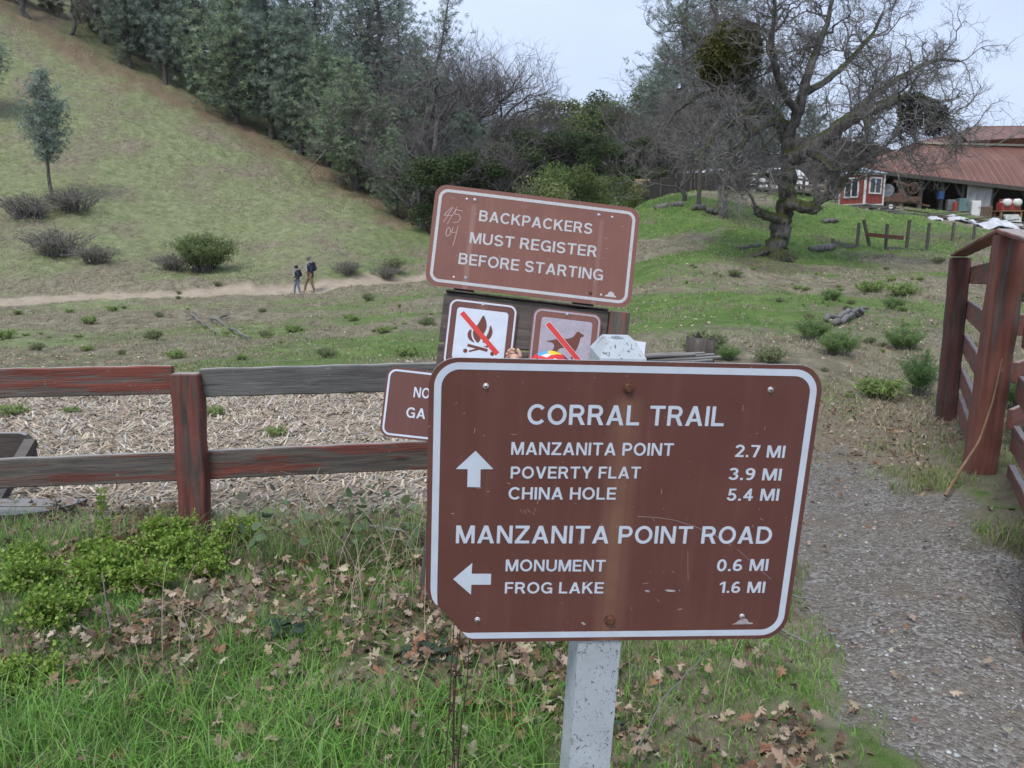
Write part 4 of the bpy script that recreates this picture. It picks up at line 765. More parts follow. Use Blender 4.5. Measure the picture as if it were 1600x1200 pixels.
oval = np.array([(.42*math.sin(a)*(1-.15*math.cos(a)), .5*math.cos(a)) for a in np.linspace(0, 6.283, 11)[:-1]])
rng2 = rng; V, F, c = leaves(LC[:,0], LC[:,1], LC[:,2], g.uniform(.035, .065, n), pick([(.11,.17,.08),(.14,.20,.10),(.17,.22,.10),(.12,.12,.08)], n), .4, .6, oval); link('leaves', mesh_np('bramble_leaves', V, F, M['grass'], np.clip(c, 0, 1)), r)
for (x_, y_, lb) in [(-.30,2.75,'dark round leaved creeper among dead leaves left of the sign corner'),(-.88,2.95,'tiny dark leaved sprig beside a fallen twig'),(.28,2.35,'grey green thistle rosette right of the sign post')]:
    r2 = root('creeper', lb, 'plant', (x_, y_, g1(x_, y_)+.03)); n = 16; a = g.uniform(0, 6.28, n); d = g.uniform(.01, .11, n); V, F, c = leaves(np.cos(a)*d, np.sin(a)*d, g.uniform(0, .035, n), g.uniform(.03, .06, n), pick([(.05,.085,.055),(.07,.11,.07)], n), .4, .35, oval); link('leaves', mesh_np('creeper_leaves', V, F, M['grass'], c), r2)
    V, F = tubes([(np.array([[0,0,-.03],[math.cos(q)*.04,math.sin(q)*.04,.01],[math.cos(q)*.10,math.sin(q)*.10,.02]]), np.array([.002,.0018,.001])) for q in a[:6]], 4); link('stems', mesh_np('creeper_stems', V, F, M['bark']), r2)
# dry arching grass stalks
for (x_, y_, n, H_, lb) in [(-.62,3.1,26,.42,'tall dry straw stalks in the middle of the grass'),(-.95,3.9,24,.42,'dry straw stalks crossing the red fence post'),(-.35,3.65,34,.34,'tangle of dry straw at the fence foot behind the grass'),(.0,3.85,20,.3,'dry straw beside the sign edge'),(-1.15,2.75,9,.4,'few dry straw stalks over the leafy weeds'),(.42,2.5,7,.34,'thin straw stalks right of the sign post')]:
    r = root('dry_stalks', lb, 'dry grass', (x_, y_, g1(x_, y_))); paths = []
    for i in range(n):
        a = g.uniform(0, 6.28); l = g.uniform(.1, .7)*H_; b = g.normal(0, .10, 2); t = np.linspace(0, 1, 6); h_ = H_*g.uniform(.45, 1); paths.append((np.stack([b[0]+np.cos(a)*l*t**1.6, b[1]+np.sin(a)*l*t**1.6, h_*np.sin(t*g.uniform(1.4, 2.0))], 1), np.linspace(.0014, .0006, 6)))
    V, F = tubes(paths, 3); link('stalks', mesh_np('stalks', V, F, simple('straw', (.47,.41,.28), .7, .2)), r)
# dark dead weed stalks standing left of the sign post
r = root('dead_weed', 'dark brown dead weed stalks standing under the bent sign corner', 'dead weed', (-.10, 1.62, g1(-.1, 1.62))); paths = []
for (p0, p1) in [((688,1290),(712,968)),((706,1290),(735,1000)),((700,1290),(718,975)),((714,1290),(708,1060))]:
    a = at(*p0, 1.62)-np.array([-.10,1.62,g1(-.1,1.62)]); b = at(*p1, 1.50)-np.array([-.10,1.62,g1(-.1,1.62)]); a = a+(a-b)*1.6; t = np.linspace(0, 1, 14)[:,None]; P_ = a+(b-a)*t; P_ += g.normal(0, .0022, P_.shape); paths.append((P_, np.linspace(.0028, .0012, 14)*g.uniform(.8, 1.2, 14)))
    for q in range(12): k = g.integers(5, 13); paths.append((np.array([P_[k], P_[k]+g.normal(0, .006, 3), P_[k]+g.normal(0, .012, 3)+[0, 0, .006]]), np.array([.0016, .0022, .001])))
V, F = tubes(paths, 5); link('stalks', mesh_np('dead_stalks', V, F, simple('dead_stalk', (.07,.042,.03), .9, .5, 60)), r)
# sticks, stones, scraps of wood in the grass
def stick(name, label, pts_px, r0, cat='stick', mat='twig', hgt=.03, sides=6):
    P_ = []
    for px, py, *z in pts_px: q = hit(px, py, 1.4, 60).copy(); q[2] = g1(q[0], q[1])+hgt+(z[0] if z else 0); P_.append(q)
    P_ = np.array(P_); t0 = np.linspace(0, len(P_)-1, 12); Q = np.stack([np.interp(t0, np.arange(len(P_)), P_[:,k]) for k in range(3)], 1); Q[1:-1] += g.normal(0, r0*.5, Q[1:-1].shape); o0 = Q[0].copy(); V, F = tubes([(Q-o0, np.linspace(r0, r0*.6, 12))], sides)
    me = mesh_np(name, V, F, M[mat]); bm = bmesh.new(); bm.from_mesh(me); bmesh.ops.holes_fill(bm, edges=bm.edges); bm.to_mesh(me); bm.free(); o = link(name, me); o.location = o0; return tag(o, label, cat)
stick('fallen_stick', 'grey stick lying by the stone at the left', [(58,958),(100,975),(142,998)], .006); stick('fallen_stick', 'curved thin stick among dead leaves at the left', [(45,1002),(90,1008),(132,1010)], .0035)
stick('fallen_stick', 'short pale forked twig near the middle leaves', [(222,978),(250,962),(262,948,.03)], .004); stick('fallen_stick', 'brown twig lying near the bent sign corner', [(610,1063),(650,1040),(700,1010)], .005)
stick('fallen_stick', 'upright snapped stem with a pale tip among the grass', [(176,1010,0),(172,1000,.10),(168,990,.22)], .004); stick('fallen_stick', 'long thin dark twig right of the sign post', [(990,1195,0),(1040,1125,.06),(1110,1035,.02)], .0035)
stick('fallen_stick', 'thin dark twig lying across the gravel edge', [(1235,940),(1270,950),(1305,960)], .004); stick('fallen_stick', 'brown twig just right of the sign bottom corner', [(1212,992),(1240,1005),(1262,1018)], .006)
for a, b, lb in [((298,495),(336,525),'left of three pale dead branches on the bank'),((328,500),(392,535),'longest of three pale dead branches on the bank'),((343,500),(357,497),'short dead branch at the top of the branch pile')]: stick('dead_branch', lb, [a, b], .035, 'branch', hgt=.08)
stick('split_log', 'upper pale split log lying on the slope right of the trail sign', [(1290,505),(1355,487)], .045, 'log', 'twig', .05); stick('split_log', 'lower pale split log lying on the slope right of the trail sign', [(1302,511),(1340,494)], .05, 'log', 'twig', .05)
mb = MB(); mb.ball((0,0,0), .03, (1.2,.9,.62), 3); o = mb.obj('stone', simple('grey_stone', (.17,.18,.20), .8, .35, 30), smooth=True); q = hit(93, 950); o.location = (q[0], q[1], q[2]+.035); tag(o, 'flat blue grey stone among the weeds at the left', 'stone')
o = MB().box((0,0,0), (.20,.03,.016), bev=.003).obj('wood_scrap', M['railgrey']); q = at(605, 806, 3.95); o.location = (q[0], 3.95, g1(q[0], 3.95)+.07); o.rotation_euler = (0, R(4), R(-14)); tag(o, 'short pale wooden lath lying in the grass near the chips', 'lath')
# ================================================================== trees
def grow_bare(g, start, d, L, r, lev, maxlev, paths, crook=.28, spread=.8, upb=.12, nb=(3, 5), ratio=.62, keep=None):
    n = 5; P_ = [start]; dd = d.copy()
    for i in range(n-1):
        dd = norm(dd+g.normal(0, crook, 3)+np.array([0, 0, upb*(1 if lev > 1 else .4)])); P_.append(P_[-1]+dd*L/(n-1))
    P_ = np.array(P_); rr = np.linspace(r, r*.55, n); paths[lev].append((P_, rr))
    if lev >= maxlev: return
    for k in range(g.integers(*nb)):
        t = g.uniform(.35, 1.0) if k else 1.0; i = min(n-2, int(t*(n-1))); s = P_[i]+(P_[i+1]-P_[i])*(t*(n-1)-i) if t < 1 else P_[-1]
        tv = norm(P_[i+1]-P_[i]); q = norm(g.normal(0, 1, 3)); q = norm(q-tv*(q@tv)); nd = norm(tv*g.uniform(.5, 1)+q*spread*g.uniform(.5, 1.1)); grow_bare(g, s, nd, L*ratio*g.uniform(.75, 1.2), r*(.62 if k == 0 else .5), lev+1, maxlev, paths, crook, spread, upb, nb, ratio)
def collect(paths, lv, sides): L = [p for l in lv if l in paths for p in paths[l]]; return tubes(L, sides)
# ---- the big oak: limbs follow the ones in the photograph, at their real distance
OY = 25.0; ob = np.array([*hit(1212, 406)[:2], 0]); OY = ob[1]; ob[2] = g1(ob[0], ob[1])
OAK = root('oak_tree', 'large bare gnarled oak with mossy limbs and a mistletoe ball on the green bank', 'tree', tuple(ob))
def W3(px, py, dy=0): p = at(px, py, OY+dy); return p-ob
g = np.random.default_rng(1234)
limbs = [([(1212,414),(1215,388),(1220,358),(1224,326),(1230,296),(1233,268),(1231,236),(1228,205)],[0,0,0,0,0,0,0,0],[.42,.33,.29,.28,.24,.22,.20,.19]),
 ([(1234,250),(1262,238),(1296,214),(1322,190),(1346,177),(1378,164),(1402,155),(1436,152),(1468,160)],[0,-.3,-.6,-.9,-1,-1.2,-1.3,-1.4,-1.5],[.22,.22,.24,.21,.18,.15,.13,.09,.05]),
 ([(1430,152),(1452,165),(1472,190),(1492,205),(1512,222)],[-1.4,-1.5,-1.7,-1.8,-2],[.08,.08,.07,.05,.03]),
 ([(1228,205),(1214,186),(1196,166),(1170,146),(1150,122),(1140,96),(1128,60),(1120,20)],[0,.2,.5,.6,.8,.9,1,1.2],[.20,.19,.18,.15,.13,.10,.08,.05]),
 ([(1232,212),(1246,176),(1256,140),(1264,110),(1278,74),(1292,40),(1300,0),(1306,-40)],[0,-.2,-.3,-.2,0,.2,.3,.5],[.18,.16,.14,.12,.10,.08,.06,.04]),
 ([(1256,146),(1290,128),(1318,104),(1342,78),(1366,50),(1380,20)],[-.3,.4,.9,1.3,1.6,2],[.11,.10,.09,.07,.05,.03]),
 ([(1246,176),(1222,140),(1210,104),(1204,64),(1212,20),(1206,-30)],[-.2,-.8,-1.2,-1.5,-1.6,-2],[.12,.11,.10,.08,.06,.04]),
 ([(1300,212),(1340,170),(1388,132),(1430,108),(1466,92),(1500,96)],[-.6,.1,.7,1.1,1.4,1.7],[.13,.11,.09,.07,.05,.03]),
 ([(1228,318),(1246,322),(1266,325),(1280,330)],[-.3,-.5,-.7,-.8],[.19,.18,.17,.13]),
 ([(1262,322),(1286,311),(1304,303),(1316,290),(1328,271),(1342,262),(1356,252)],[-.6,-.7,-.8,-.9,-.9,-1,-1.1],[.12,.12,.11,.09,.07,.055,.04]),
 ([(1304,303),(1296,296),(1312,284)],[-.8,-.9,-1],[.05,.04,.02]),
 ([(1222,346),(1204,338),(1186,334),(1180,322)],[-.2,-.4,-.6,-.7],[.16,.12,.14,.07]),
 ([(1200,168),(1168,178),(1136,196),(1110,220),(1090,250)],[.5,0,-.4,-.8,-1.1],[.12,.10,.08,.06,.04]),
 ([(1214,186),(1176,206),(1150,236),(1140,268)],[.2,-.5,-1,-1.4],[.11,.09,.06,.04]),
 ([(1170,146),(1130,140),(1090,150),(1060,170),(1040,196)],[.6,.9,1.2,1.4,1.6],[.11,.09,.07,.05,.03]),
 ([(1144,110),(1106,84),(1076,50),(1060,10)],[.9,1,1.3,1.6],[.09,.08,.06,.04]),
 ([(1262,238),(1286,250),(1300,268),(1320,262),(1336,246)],[-.3,-1,-1.4,-1.6,-1.8],[.09,.08,.06,.05,.03]),
 ([(1346,177),(1358,200),(1350,226),(1368,246)],[-1,-1.3,-1.5,-1.7],[.09,.07,.05,.03]),
 ([(1402,155),(1410,180),(1402,205),(1414,222)],[-1.3,-1.4,-1.6,-1.7],[.08,.06,.05,.03]),
 ([(1240,300),(1214,286),(1196,270),(1180,276)],[-.2,-.6,-1,-1.2],[.08,.06,.05,.03])]
lp = []; tw = {k: [] for k in range(8)}
for pts_, dys, rad in limbs:
    P0 = np.array([W3(px, py, dy) for (px, py), dy in zip(pts_, dys)]); t0 = np.arange(len(P0)); tt = np.linspace(0, len(P0)-1, len(P0)*5)
    Q = np.stack([np.interp(tt, t0, P0[:,k]) for k in range(3)], 1); ker = np.array([.25, .5, .25])
    for _ in range(3): Q[1:-1] = Q[:-2]*.25+Q[1:-1]*.5+Q[2:]*.25
    rr = np.interp(tt, t0, rad)*OY/25; Q[1:-1] += g.normal(0, .12, Q[1:-1].shape)*rr[1:-1,None]; rr = rr*g.uniform(.93, 1.09, len(rr)); lp.append((Q, rr)); r1 = rad[-1]
    trunkish = rad[0] > .4
    seg = np.linalg.norm(np.diff(Q, axis=0), axis=1).sum(); nb_ = int(seg*(6.0 if pts_[0] not in ((1262,238),(1304,303)) else 1.5)*(1.0 if not trunkish else .2))+3
    for k in range(nb_):
        t = g.uniform(.25 if not trunkish else .45, 1); i = min(len(Q)-2, int(t*(len(Q)-1))); tv = norm(Q[i+1]-Q[i]); q = norm(g.normal(0, 1, 3)+[0, .45, .25]); q = norm(q-tv*(q@tv))
        if rad[0] in (.19, .16) and not trunkish: continue
        big = (not trunkish) and g.random() < .45
        grow_bare(g, Q[i], norm(tv*.5+q), g.uniform(.7, 1.25) if big else g.uniform(.3, .65), min(rr[i]*.5, .040 if big else .013), 2 if big else 3, 5, tw, .38, 1.0, .04, (4, 7), .66)
    if rad[-1] < .1 and pts_[0] != (1304,303): grow_bare(g, Q[-1], norm(Q[-1]-Q[-3]), 1.1, r1*.8, 2, 5, tw, .34, .95, .06, (4, 7), .68)
# root flare
for a in np.linspace(0, 6.28, 8)[:-1]:
    L_ = 1.5 if abs(a-3.59) < .5 else g.uniform(.35, .6); t = np.linspace(0, 1, 8); P_ = np.stack([np.cos(a)*(.24+L_*t), np.sin(a)*(.24+L_*t), .32*(1-t)**2+.0], 1); P_[:,2] += gz(P_[:,0]+ob[0], P_[:,1]+ob[1])-ob[2]-.04; P_[2:] += g.normal(0, .04, (6, 3)); lp.append((P_, np.linspace(.15, .03, 8)))
V, F = tubes(lp, 12); tr = mesh_np('oak_trunk', V, F, M['oak'], smooth=True)
dsp = (vn(V[:,0]*5+V[:,2]*3, V[:,1]*5+V[:,2]*4, 5)-.5)*.04*(V[:,2] < 5); nrm = np.zeros(len(V)*3); tr.vertices.foreach_get('normal', nrm); V2 = V+nrm.reshape(-1, 3)*dsp[:,None]; tr.vertices.foreach_set('co', V2.astype(np.float32).ravel()); link('trunk', tr, OAK)
V, F = collect(tw, [2, 3], 5); V_, F_ = collect(tw, [4, 5], 3); link('crown', mesh_np('oak_crown', np.concatenate([V, V_]), np.concatenate([F, F_+len(V)]), M['twig']), OAK)
print('oak twigs', sum(len(v) for v in tw.values()))
def clump(name, parent, c, rad, n, L, W_, cols, squash=1, mat='needle', seed=0):
    g = np.random.default_rng(seed); d = norm(g.normal(0, 1, (n, 3))); c_ = np.array(c)+d*rad*(g.random((n, 1))**.45)*np.array([1, 1, squash]); cols = np.array(cols)[g.integers(0, len(cols), n)]*g.uniform(.6, 1.4, (n, 1)); V, F, cc = quads(c_, norm(d+g.normal(0, .6, (n, 3))), norm(g.normal(0, 1, (n, 3))), L*g.uniform(.6, 1.3, n), W_*g.uniform(.7, 1.3, n), cols); return link(name, mesh_np(name, V, F, M[mat], cc), parent, label='rounded brown green mistletoe ball' if name == 'mistletoe' else None)
MC = [(.10,.12,.035),(.14,.15,.04),(.17,.14,.04),(.07,.085,.03)]
clump('mistletoe', OAK, W3(1146, 78, .6), .92, 8000, .20, .035, MC, 1.0, seed=1); clump('mistletoe', OAK, W3(1108, 100, .9), .45, 2200, .16, .05, MC, 1.4, seed=2); clump('mistletoe', OAK, W3(1126, 128, .8), .35, 1300, .16, .05, MC, 1.4, seed=5)
clump('mistletoe', OAK, W3(1425, 175, -1.4), .42, 1500, .14, .035, [(.05,.055,.035),(.07,.07,.05)], 1.5, seed=3); clump('mistletoe', OAK, W3(1462, 188, -1.6), .38, 1200, .14, .035, [(.05,.055,.035),(.07,.07,.05)], 1.3, seed=4); clump('mistletoe', OAK, W3(1350, 80, .9), .3, 260, .12, .03, MC, 1.5, seed=6)
# ---- pines
def pine(name, seed, H, Rc, cb, nwh, perw, clumps, needles, cols, airy=0, lean=0, NL=.34, NW=.045, tr=.017):
    g = np.random.default_rng(seed); t = np.linspace(0, 1, 14); bend = np.stack([np.cumsum(g.normal(0, .012, 14))*H*.25+lean*t*H, np.cumsum(g.normal(0, .012, 14))*H*.25, t*H], 1); bend[0] = 0; tp = (bend, np.linspace(tr*H, .002*H, 14)); paths = []; CC = []; CD = []
    for h in np.linspace(cb, .985, nwh):
        u = (h-cb)/(1-cb); prof = (math.sin(min(1, u*1.9+.25)*math.pi/2)*(1-u**1.7)+.08)
        if airy: prof = (1-u**2.2)*.9+.12
        for k in range(perw):
            a = g.uniform(0, 6.28); L = Rc*prof*g.uniform(.55, 1.15); h_ = h+g.uniform(-.5, .5)/nwh; b0 = np.array([np.interp(h_, t, bend[:,q]) for q in range(3)]); up = g.uniform(.15, .65)*L+.15*H*.1; s = np.linspace(0, 1, 5); P_ = np.stack([b0[0]+np.cos(a)*L*s, b0[1]+np.sin(a)*L*s, b0[2]-.12*L*np.sin(s*3.1)+up*s**2], 1); P_[1:] += g.normal(0, .04*L, (4, 3)); paths.append((P_, np.linspace(.0035*H*(1-u*.6), .0008*H, 5)))
            nc = max(2, int(clumps*L/Rc)); sc_ = g.uniform(.3 if not airy else .45, 1.05, nc); i = np.clip((sc_*4).astype(int), 0, 3); f = (sc_*4-i)[:,None]; c = P_[i]*(1-f)+P_[i+1]*f; c = c+g.normal(0, (.16 if not airy else .10)*Rc, (nc, 3))*np.array([1, 1, .55])*(.4+sc_[:,None]*.7); CC.append(c); CD.append(np.repeat(norm(P_[-1]-P_[0]+[0, 0, L*.6])[None], nc, 0))
    V, F = tubes([tp], 8); V2, F2 = tubes(paths, 4); tm = mesh_np(name+'_trunk', np.concatenate([V, V2]), np.concatenate([F, F2+len(V)]), M['pinebark'])
    C_ = np.concatenate(CC); D = np.concatenate(CD); m = len(C_); cs = np.array(cols)[g.integers(0, len(cols), m)]*g.uniform(.7, 1.3, (m, 1)); C2 = np.repeat(C_, needles, 0); D2 = norm(np.repeat(D, needles, 0)*.55+norm(g.normal(0, 1, (m*needles, 3)))); cc = np.repeat(cs, needles, 0)*g.uniform(.8, 1.2, (m*needles, 1)); ll = NL*g.uniform(.6, 1.2, len(C2)); V, F, c = quads(C2+D2*ll[:,None]*.5, D2, norm(g.normal(0, 1, (len(C2), 3))), ll, NW*g.uniform(.7, 1.3, len(C2)), cc)
    return tm, mesh_np(name+'_crown', V, F, M['needle'], c)
PC = [(.19,.25,.19),(.23,.29,.215),(.28,.335,.255),(.16,.21,.16)]; PB = [(.23,.29,.24),(.28,.34,.28),(.19,.25,.205)]; PY = [(.24,.31,.19),(.30,.36,.23),(.20,.27,.17)]; PD = [(.11,.145,.10),(.14,.175,.12),(.16,.19,.13)]
pines = [pine('gray_pine', 1, 12, 3.0, .10, 24, 8, 12, 26, PC, NW=.034), pine('gray_pine', 2, 13, 2.8, .14, 26, 8, 12, 26, PB, NW=.034), pine('gray_pine', 3, 10, 2.9, .08, 20, 8, 12, 26, PY, NL=.3, NW=.032), pine('tall_pine', 4, 18, 3.4, .3, 26, 6, 9, 20, PB, 1, NW=.034), pine('tall_pine', 5, 17, 3.2, .25, 24, 5, 9, 20, PC, 1, .22, NW=.034), pine('young_pine', 6, 8.6, 1.75, .36, 22, 9, 10, 16, PB, NL=.26, NW=.03), pine('dark_pine', 7, 14, 3.4, .06, 24, 8, 11, 22, PD, NW=.036)]
PH = [12, 13, 10, 18, 17, 8.6, 14]
# ---- bare winter thickets and broadleaf trees
def bare(name, seed, H, W_, mat='twig2', maxlev=5, first=7):
    g = np.random.default_rng(seed); pt = {k: [] for k in range(8)}; t = np.linspace(0, 1, 7); T = np.stack([np.cumsum(g.normal(0, .03, 7))*H, np.cumsum(g.normal(0, .03, 7))*H, t*H*.42], 1); T[0] = 0
    for k in range(first):
        i = g.integers(2, 7); a = g.uniform(0, 6.28); grow_bare(g, T[i], norm(np.array([math.cos(a)*W_/H*1.1, math.sin(a)*W_/H*1.1, g.uniform(.3, 1.1)])), H*.30*g.uniform(.8, 1.15), .012*H, 1, maxlev, pt, .24, .8, .12, (3, 5), .70)
    V, F = tubes([(T, np.linspace(.028*H, .014*H, 7))], 8); V2, F2 = collect(pt, [1, 2], 5); V3, F3 = collect(pt, [3, 4, 5, 6], 3)
    return mesh_np(name+'_trunk', np.concatenate([V, V2]), np.concatenate([F, F2+len(V)]), M['bark']), mesh_np(name+'_crown', V3, F3, M[mat])
bares = [bare('bare_oak', 11, 9, 8, 'twig2', 6, 9), bare('bare_oak', 12, 8, 8, 'twig2', 6, 9), bare('bare_oak', 13, 10, 8, 'twig2', 6, 9)]
M['twigd'] = simple('dark_twigs', (.07,.062,.058), .9, .3, .5)
def broad(name, seed, H, W_, cols, n=14000, L=.22, Wd=.12, cb=.25, lumps=26):
    g = np.random.default_rng(seed); paths = []; t = np.linspace(0, 1, 6); T = np.stack([np.cumsum(g.normal(0, .02, 6))*H, np.cumsum(g.normal(0, .02, 6))*H, t*H*.7], 1); T[0] = 0; paths.append((T, np.linspace(.03*H, .008*H, 6))); cen = []
    for k in range(lumps):
        a = g.uniform(0, 6.28); u = g.uniform(0, 1); z = H*(cb+(1-cb)*u); r = W_/2*math.sqrt(max(0.04, 1-(2*u-.9)**2*.8))*g.uniform(.3, 1); c = np.array([math.cos(a)*r, math.sin(a)*r, z*.93]); cen.append(c); s = T[min(5, int(u*4)+1)]; s_ = np.linspace(0, 1, 6)[:,None]; P_ = s+(c-s)*s_; P_[1:5] += g.normal(0, .03*H, (4, 3)); paths.append((P_, np.linspace(.009*H, .002*H, 6)))
    cen = np.array(cen); i = g.integers(0, lumps, n); d = norm(g.normal(0, 1, (n, 3))); sz = W_*g.uniform(.10, .20, lumps)[i][:,None]; c_ = cen[i]+d*sz*(g.random((n, 1))**.5)*[1, 1, .75]; cc = (np.array(cols)[g.integers(0, len(cols), lumps)]*g.uniform(.75, 1.25, (lumps, 1)))[i]*g.uniform(.75, 1.25, (n, 1)); V, F, c = quads(c_, norm(g.normal(0, 1, (n, 3))), norm(g.normal(0, 1, (n, 3))), L*g.uniform(.6, 1.3, n), Wd*g.uniform(.6, 1.3, n), cc)
    V2, F2 = tubes(paths, 5); return mesh_np(name+'_trunk', V2, F2, M['bark']), mesh_np(name+'_crown', V, F, M['needle'], c)
greens = [broad('green_tree', 41, 8, 9, [(.11,.155,.04),(.13,.18,.05),(.09,.13,.035)], 22000), broad('live_oak', 42, 9, 8, [(.045,.07,.025),(.06,.085,.03),(.07,.10,.04)], 22000), broad('yellow_tree', 43, 9, 7, [(.17,.19,.06),(.14,.16,.05)], 12000, .2, .1)]
bigbush = broad('green_bush', 44, 4.6, 7.5, [(.10,.145,.04),(.13,.175,.05),(.08,.115,.035),(.16,.18,.07)], 17000, .16, .08, .05, 34)
def TREE(name, ms, px, py, Y, topy, H0, label, group=None, cat='tree', wide=1, dz=0, rz=None):
    """tree standing on the ground under the point seen at (px, py); its height brings its top to topy"""
    p = at(px, py, Y); z = g1(p[0], Y); d = ray(px, topy); top = CAMH+d[2]*(Y/d[1]); h = max(2.0, top-z); s = h/H0
    r = root(name, label, cat, (p[0], Y, z-.1), random.uniform(0, 6.28) if rz is None else rz, group); r.scale = (s*wide, s*wide, s); link('trunk', ms[0], r); link('crown', ms[1], r); return r
random.seed(21)
GP = 'grey green pines along the wood edge'
TREE('pine_tree', pines[5], 80, 305, 54, 108, 8.6, 'slender young pine standing alone on the open hillside', wide=.95)
TREE('pine_tree', pines[5], -22, 170, 66, 30, 8.6, 'pine cut off by the left edge on the upper hillside', wide=1.5)
front = [(205,128,84,-140,0,'tall pine at the upper left wood edge above the slope',1),(262,168,83,-110,1,'pine with dense grey green crown left of the twin pines',1),(318,178,83,-90,0,'broad pine at the wood edge, third from the upper left',1.1),(372,208,80,-60,2,'bushy pine whose dark trunk foot meets the grass edge',1.25),(425,225,80,-70,1,'pine with blue green clumps in the middle of the wood edge',1.1),(470,246,78,10,0,'pine between the tall pines and the round crowned pine',1.1),(512,268,76,60,2,'pine just left of the round crowned pine',1.15),(557,302,70,98,2,'round crowned light green pine low on the wood edge',1.45),(620,338,64,202,2,'smallest pine at the foot of the slope near the register sign',1.15),(590,310,74,150,1,'pine squeezed behind the two lowest pines',1.0),(500,240,84,-70,3,'very tall airy pine rising out of the wood',1.0),(570,262,84,-60,3,'tall thin crowned pine against the sky',1.0),(735,350,70,172,0,'pale feathery pine behind the register sign',1.35)]
for px, py, Y, ty, k, lb, w in front: TREE('pine_tree', pines[k], px, py, Y, ty, PH[k], lb, GP, wide=w)
TREE('pine_tree', pines[4], 640, 330, 72, -25, 17, 'thin pine leaning right against the sky', wide=1.0, rz=.15)
for px_, Y_, ty_, k_, lb_ in [(598,82,-90,3,'tall airy pine just left of the leaning pine'),(628,86,-30,3,'airy pine crown between the leaning pine and the sky'),(540,88,-120,4,'very tall pine behind the round crowned pine'),(655,80,60,3,'smaller airy pine right behind the leaning pine')]: TREE('pine_tree', pines[k_], px_, 330, Y_, ty_, PH[k_], lb_, GP, wide=1.1)
for i in range(16): px = 60+i*36+random.uniform(-12, 12); TREE('pine_tree', pines[random.choice([0, 1, 6, 2])], px, 200, random.uniform(90, 102), random.uniform(-150, 60) if px < 560 else random.uniform(60, 120), [12,13,14,10][[0,1,6,2].index(0)], 'pine of the dense second row filling the wood on the hill', 'second row pines in the hill wood', wide=1.2)
for i, (px, py, Y, ty, k, w, lb) in enumerate([(45,30,86,-120,1,1.1,'pale trunked bare oak at the top left corner'),(110,72,86,-60,0,1.2,'dark bare oak on the upper left skyline'),(165,105,88,-50,2,1.2,'leafless oak above the top of the slope'),(225,130,92,-40,1,1.2,'bare tree behind the first pines'),(300,160,90,40,0,1.2,'bare tree showing between the left pines'),(640,345,70,60,1,1.25,'grey bare oak behind the smallest pine'),(690,352,76,60,2,1.25,'bare oak with sky behind its crown left of the valley gap'),(665,350,62,190,0,1.2,'twiggy grey thicket tree behind the register sign top left'),(735,352,84,100,0,1.3,'bare crowned oak at the left side of the sky gap'),(790,352,80,172,1,1.3,'purplish bare oak above the register sign'),(760,352,62,205,2,1.2,'low bare oak right behind the register sign'),(832,345,72,182,0,1.3,'bare oak above the word BACKPACKERS'),(880,342,86,180,2,1.3,'bare oak left of the big green bush top'),(930,335,78,168,1,1.35,'bare oak behind the big green bush'),(985,325,70,150,0,1.3,'wide grey bare oak behind the dark board fence'),(1035,318,64,170,2,1.2,'bare oak leaning over the tan shed'),(1060,315,84,120,1,1.4,'bare oak behind the red roofed house'),(1100,312,56,190,0,1.0,'bare oak just left of the trunk in the yard')]):
    TREE('bare_oak', bares[k], px, py, Y, ty, [9,8,10][k]*1.02, lb, 'leafless trees in the valley', wide=w)
for px_, Y_, ty_, w_, lb_ in [(712,60,228,1.3,'dark evergreen oak just above the left corner of the register sign'),(775,66,214,1.4,'dark evergreen oak over the word BACKPACKERS'),(830,74,196,1.4,'dark evergreen oak behind the left side of the big bush'),(905,72,196,1.3,'dark evergreen oak behind the right side of the big bush'),(955,62,214,1.2,'dark evergreen oak rising from the left end of the dark fence'),(1010,60,205,1.2,'dark evergreen oak above the tan shed')]: TREE('live_oak', greens[1], px_, 330, Y_, ty_, 9, lb_, 'dark evergreen oaks in the valley', wide=w_)
for i in range(14): px = 600+i*36+random.uniform(-14, 14); TREE('bare_oak', bares[i % 3], px, 330, random.uniform(92, 104), (random.uniform(105, 150) if px < 730 else random.uniform(172, 200)), 9, 'leafless tree of the dense far thicket across the valley', 'far thicket of leafless trees', wide=1.5)
for i in range(12): px = -20+i*62+random.uniform(-14, 14); TREE('live_oak', greens[1], px, 200, random.uniform(88, 92)-(px > 480)*6, float(np.interp(px, [0, 300, 600, 720], [-60, 60, 190, 260])), 9, 'dark evergreen undergrowth tree between the pines', 'dark undergrowth trees in the wood', wide=1.4)
for i in range(10): px = 690+i*44+random.uniform(-14, 14); TREE('live_oak', greens[1], px, 330, random.uniform(86, 92), random.uniform(205, 245), 9, 'dark evergreen tree under the valley thicket', 'dark trees under the valley thicket', wide=1.5)
TREE('green_bush_tree', bigbush, 885, 318, 46, 256, 4.6, 'big light green bush left of the dark board fence', wide=.9); TREE('green_bush_tree', bigbush, 955, 318, 47, 272, 4.6, 'right half of the light green bush spilling toward the dark fence', wide=1.0)
TREE('yellow_tree', greens[2], 865, 300, 100, 152, 9, 'yellow green leafy tree on the far skyline', wide=1.4); TREE('yellow_tree', greens[2], 905, 300, 104, 160, 9, 'paler yellow green tree right of its twin on the skyline', wide=1.3)
TREE('green_tree', greens[0], 985, 305, 84, 128, 8, 'fresh green leafy tree rising left of the tall pine', wide=.9); TREE('green_tree', greens[0], 1075, 305, 66, 240, 8, 'dark green tree beside the red roofed house', wide=.8)
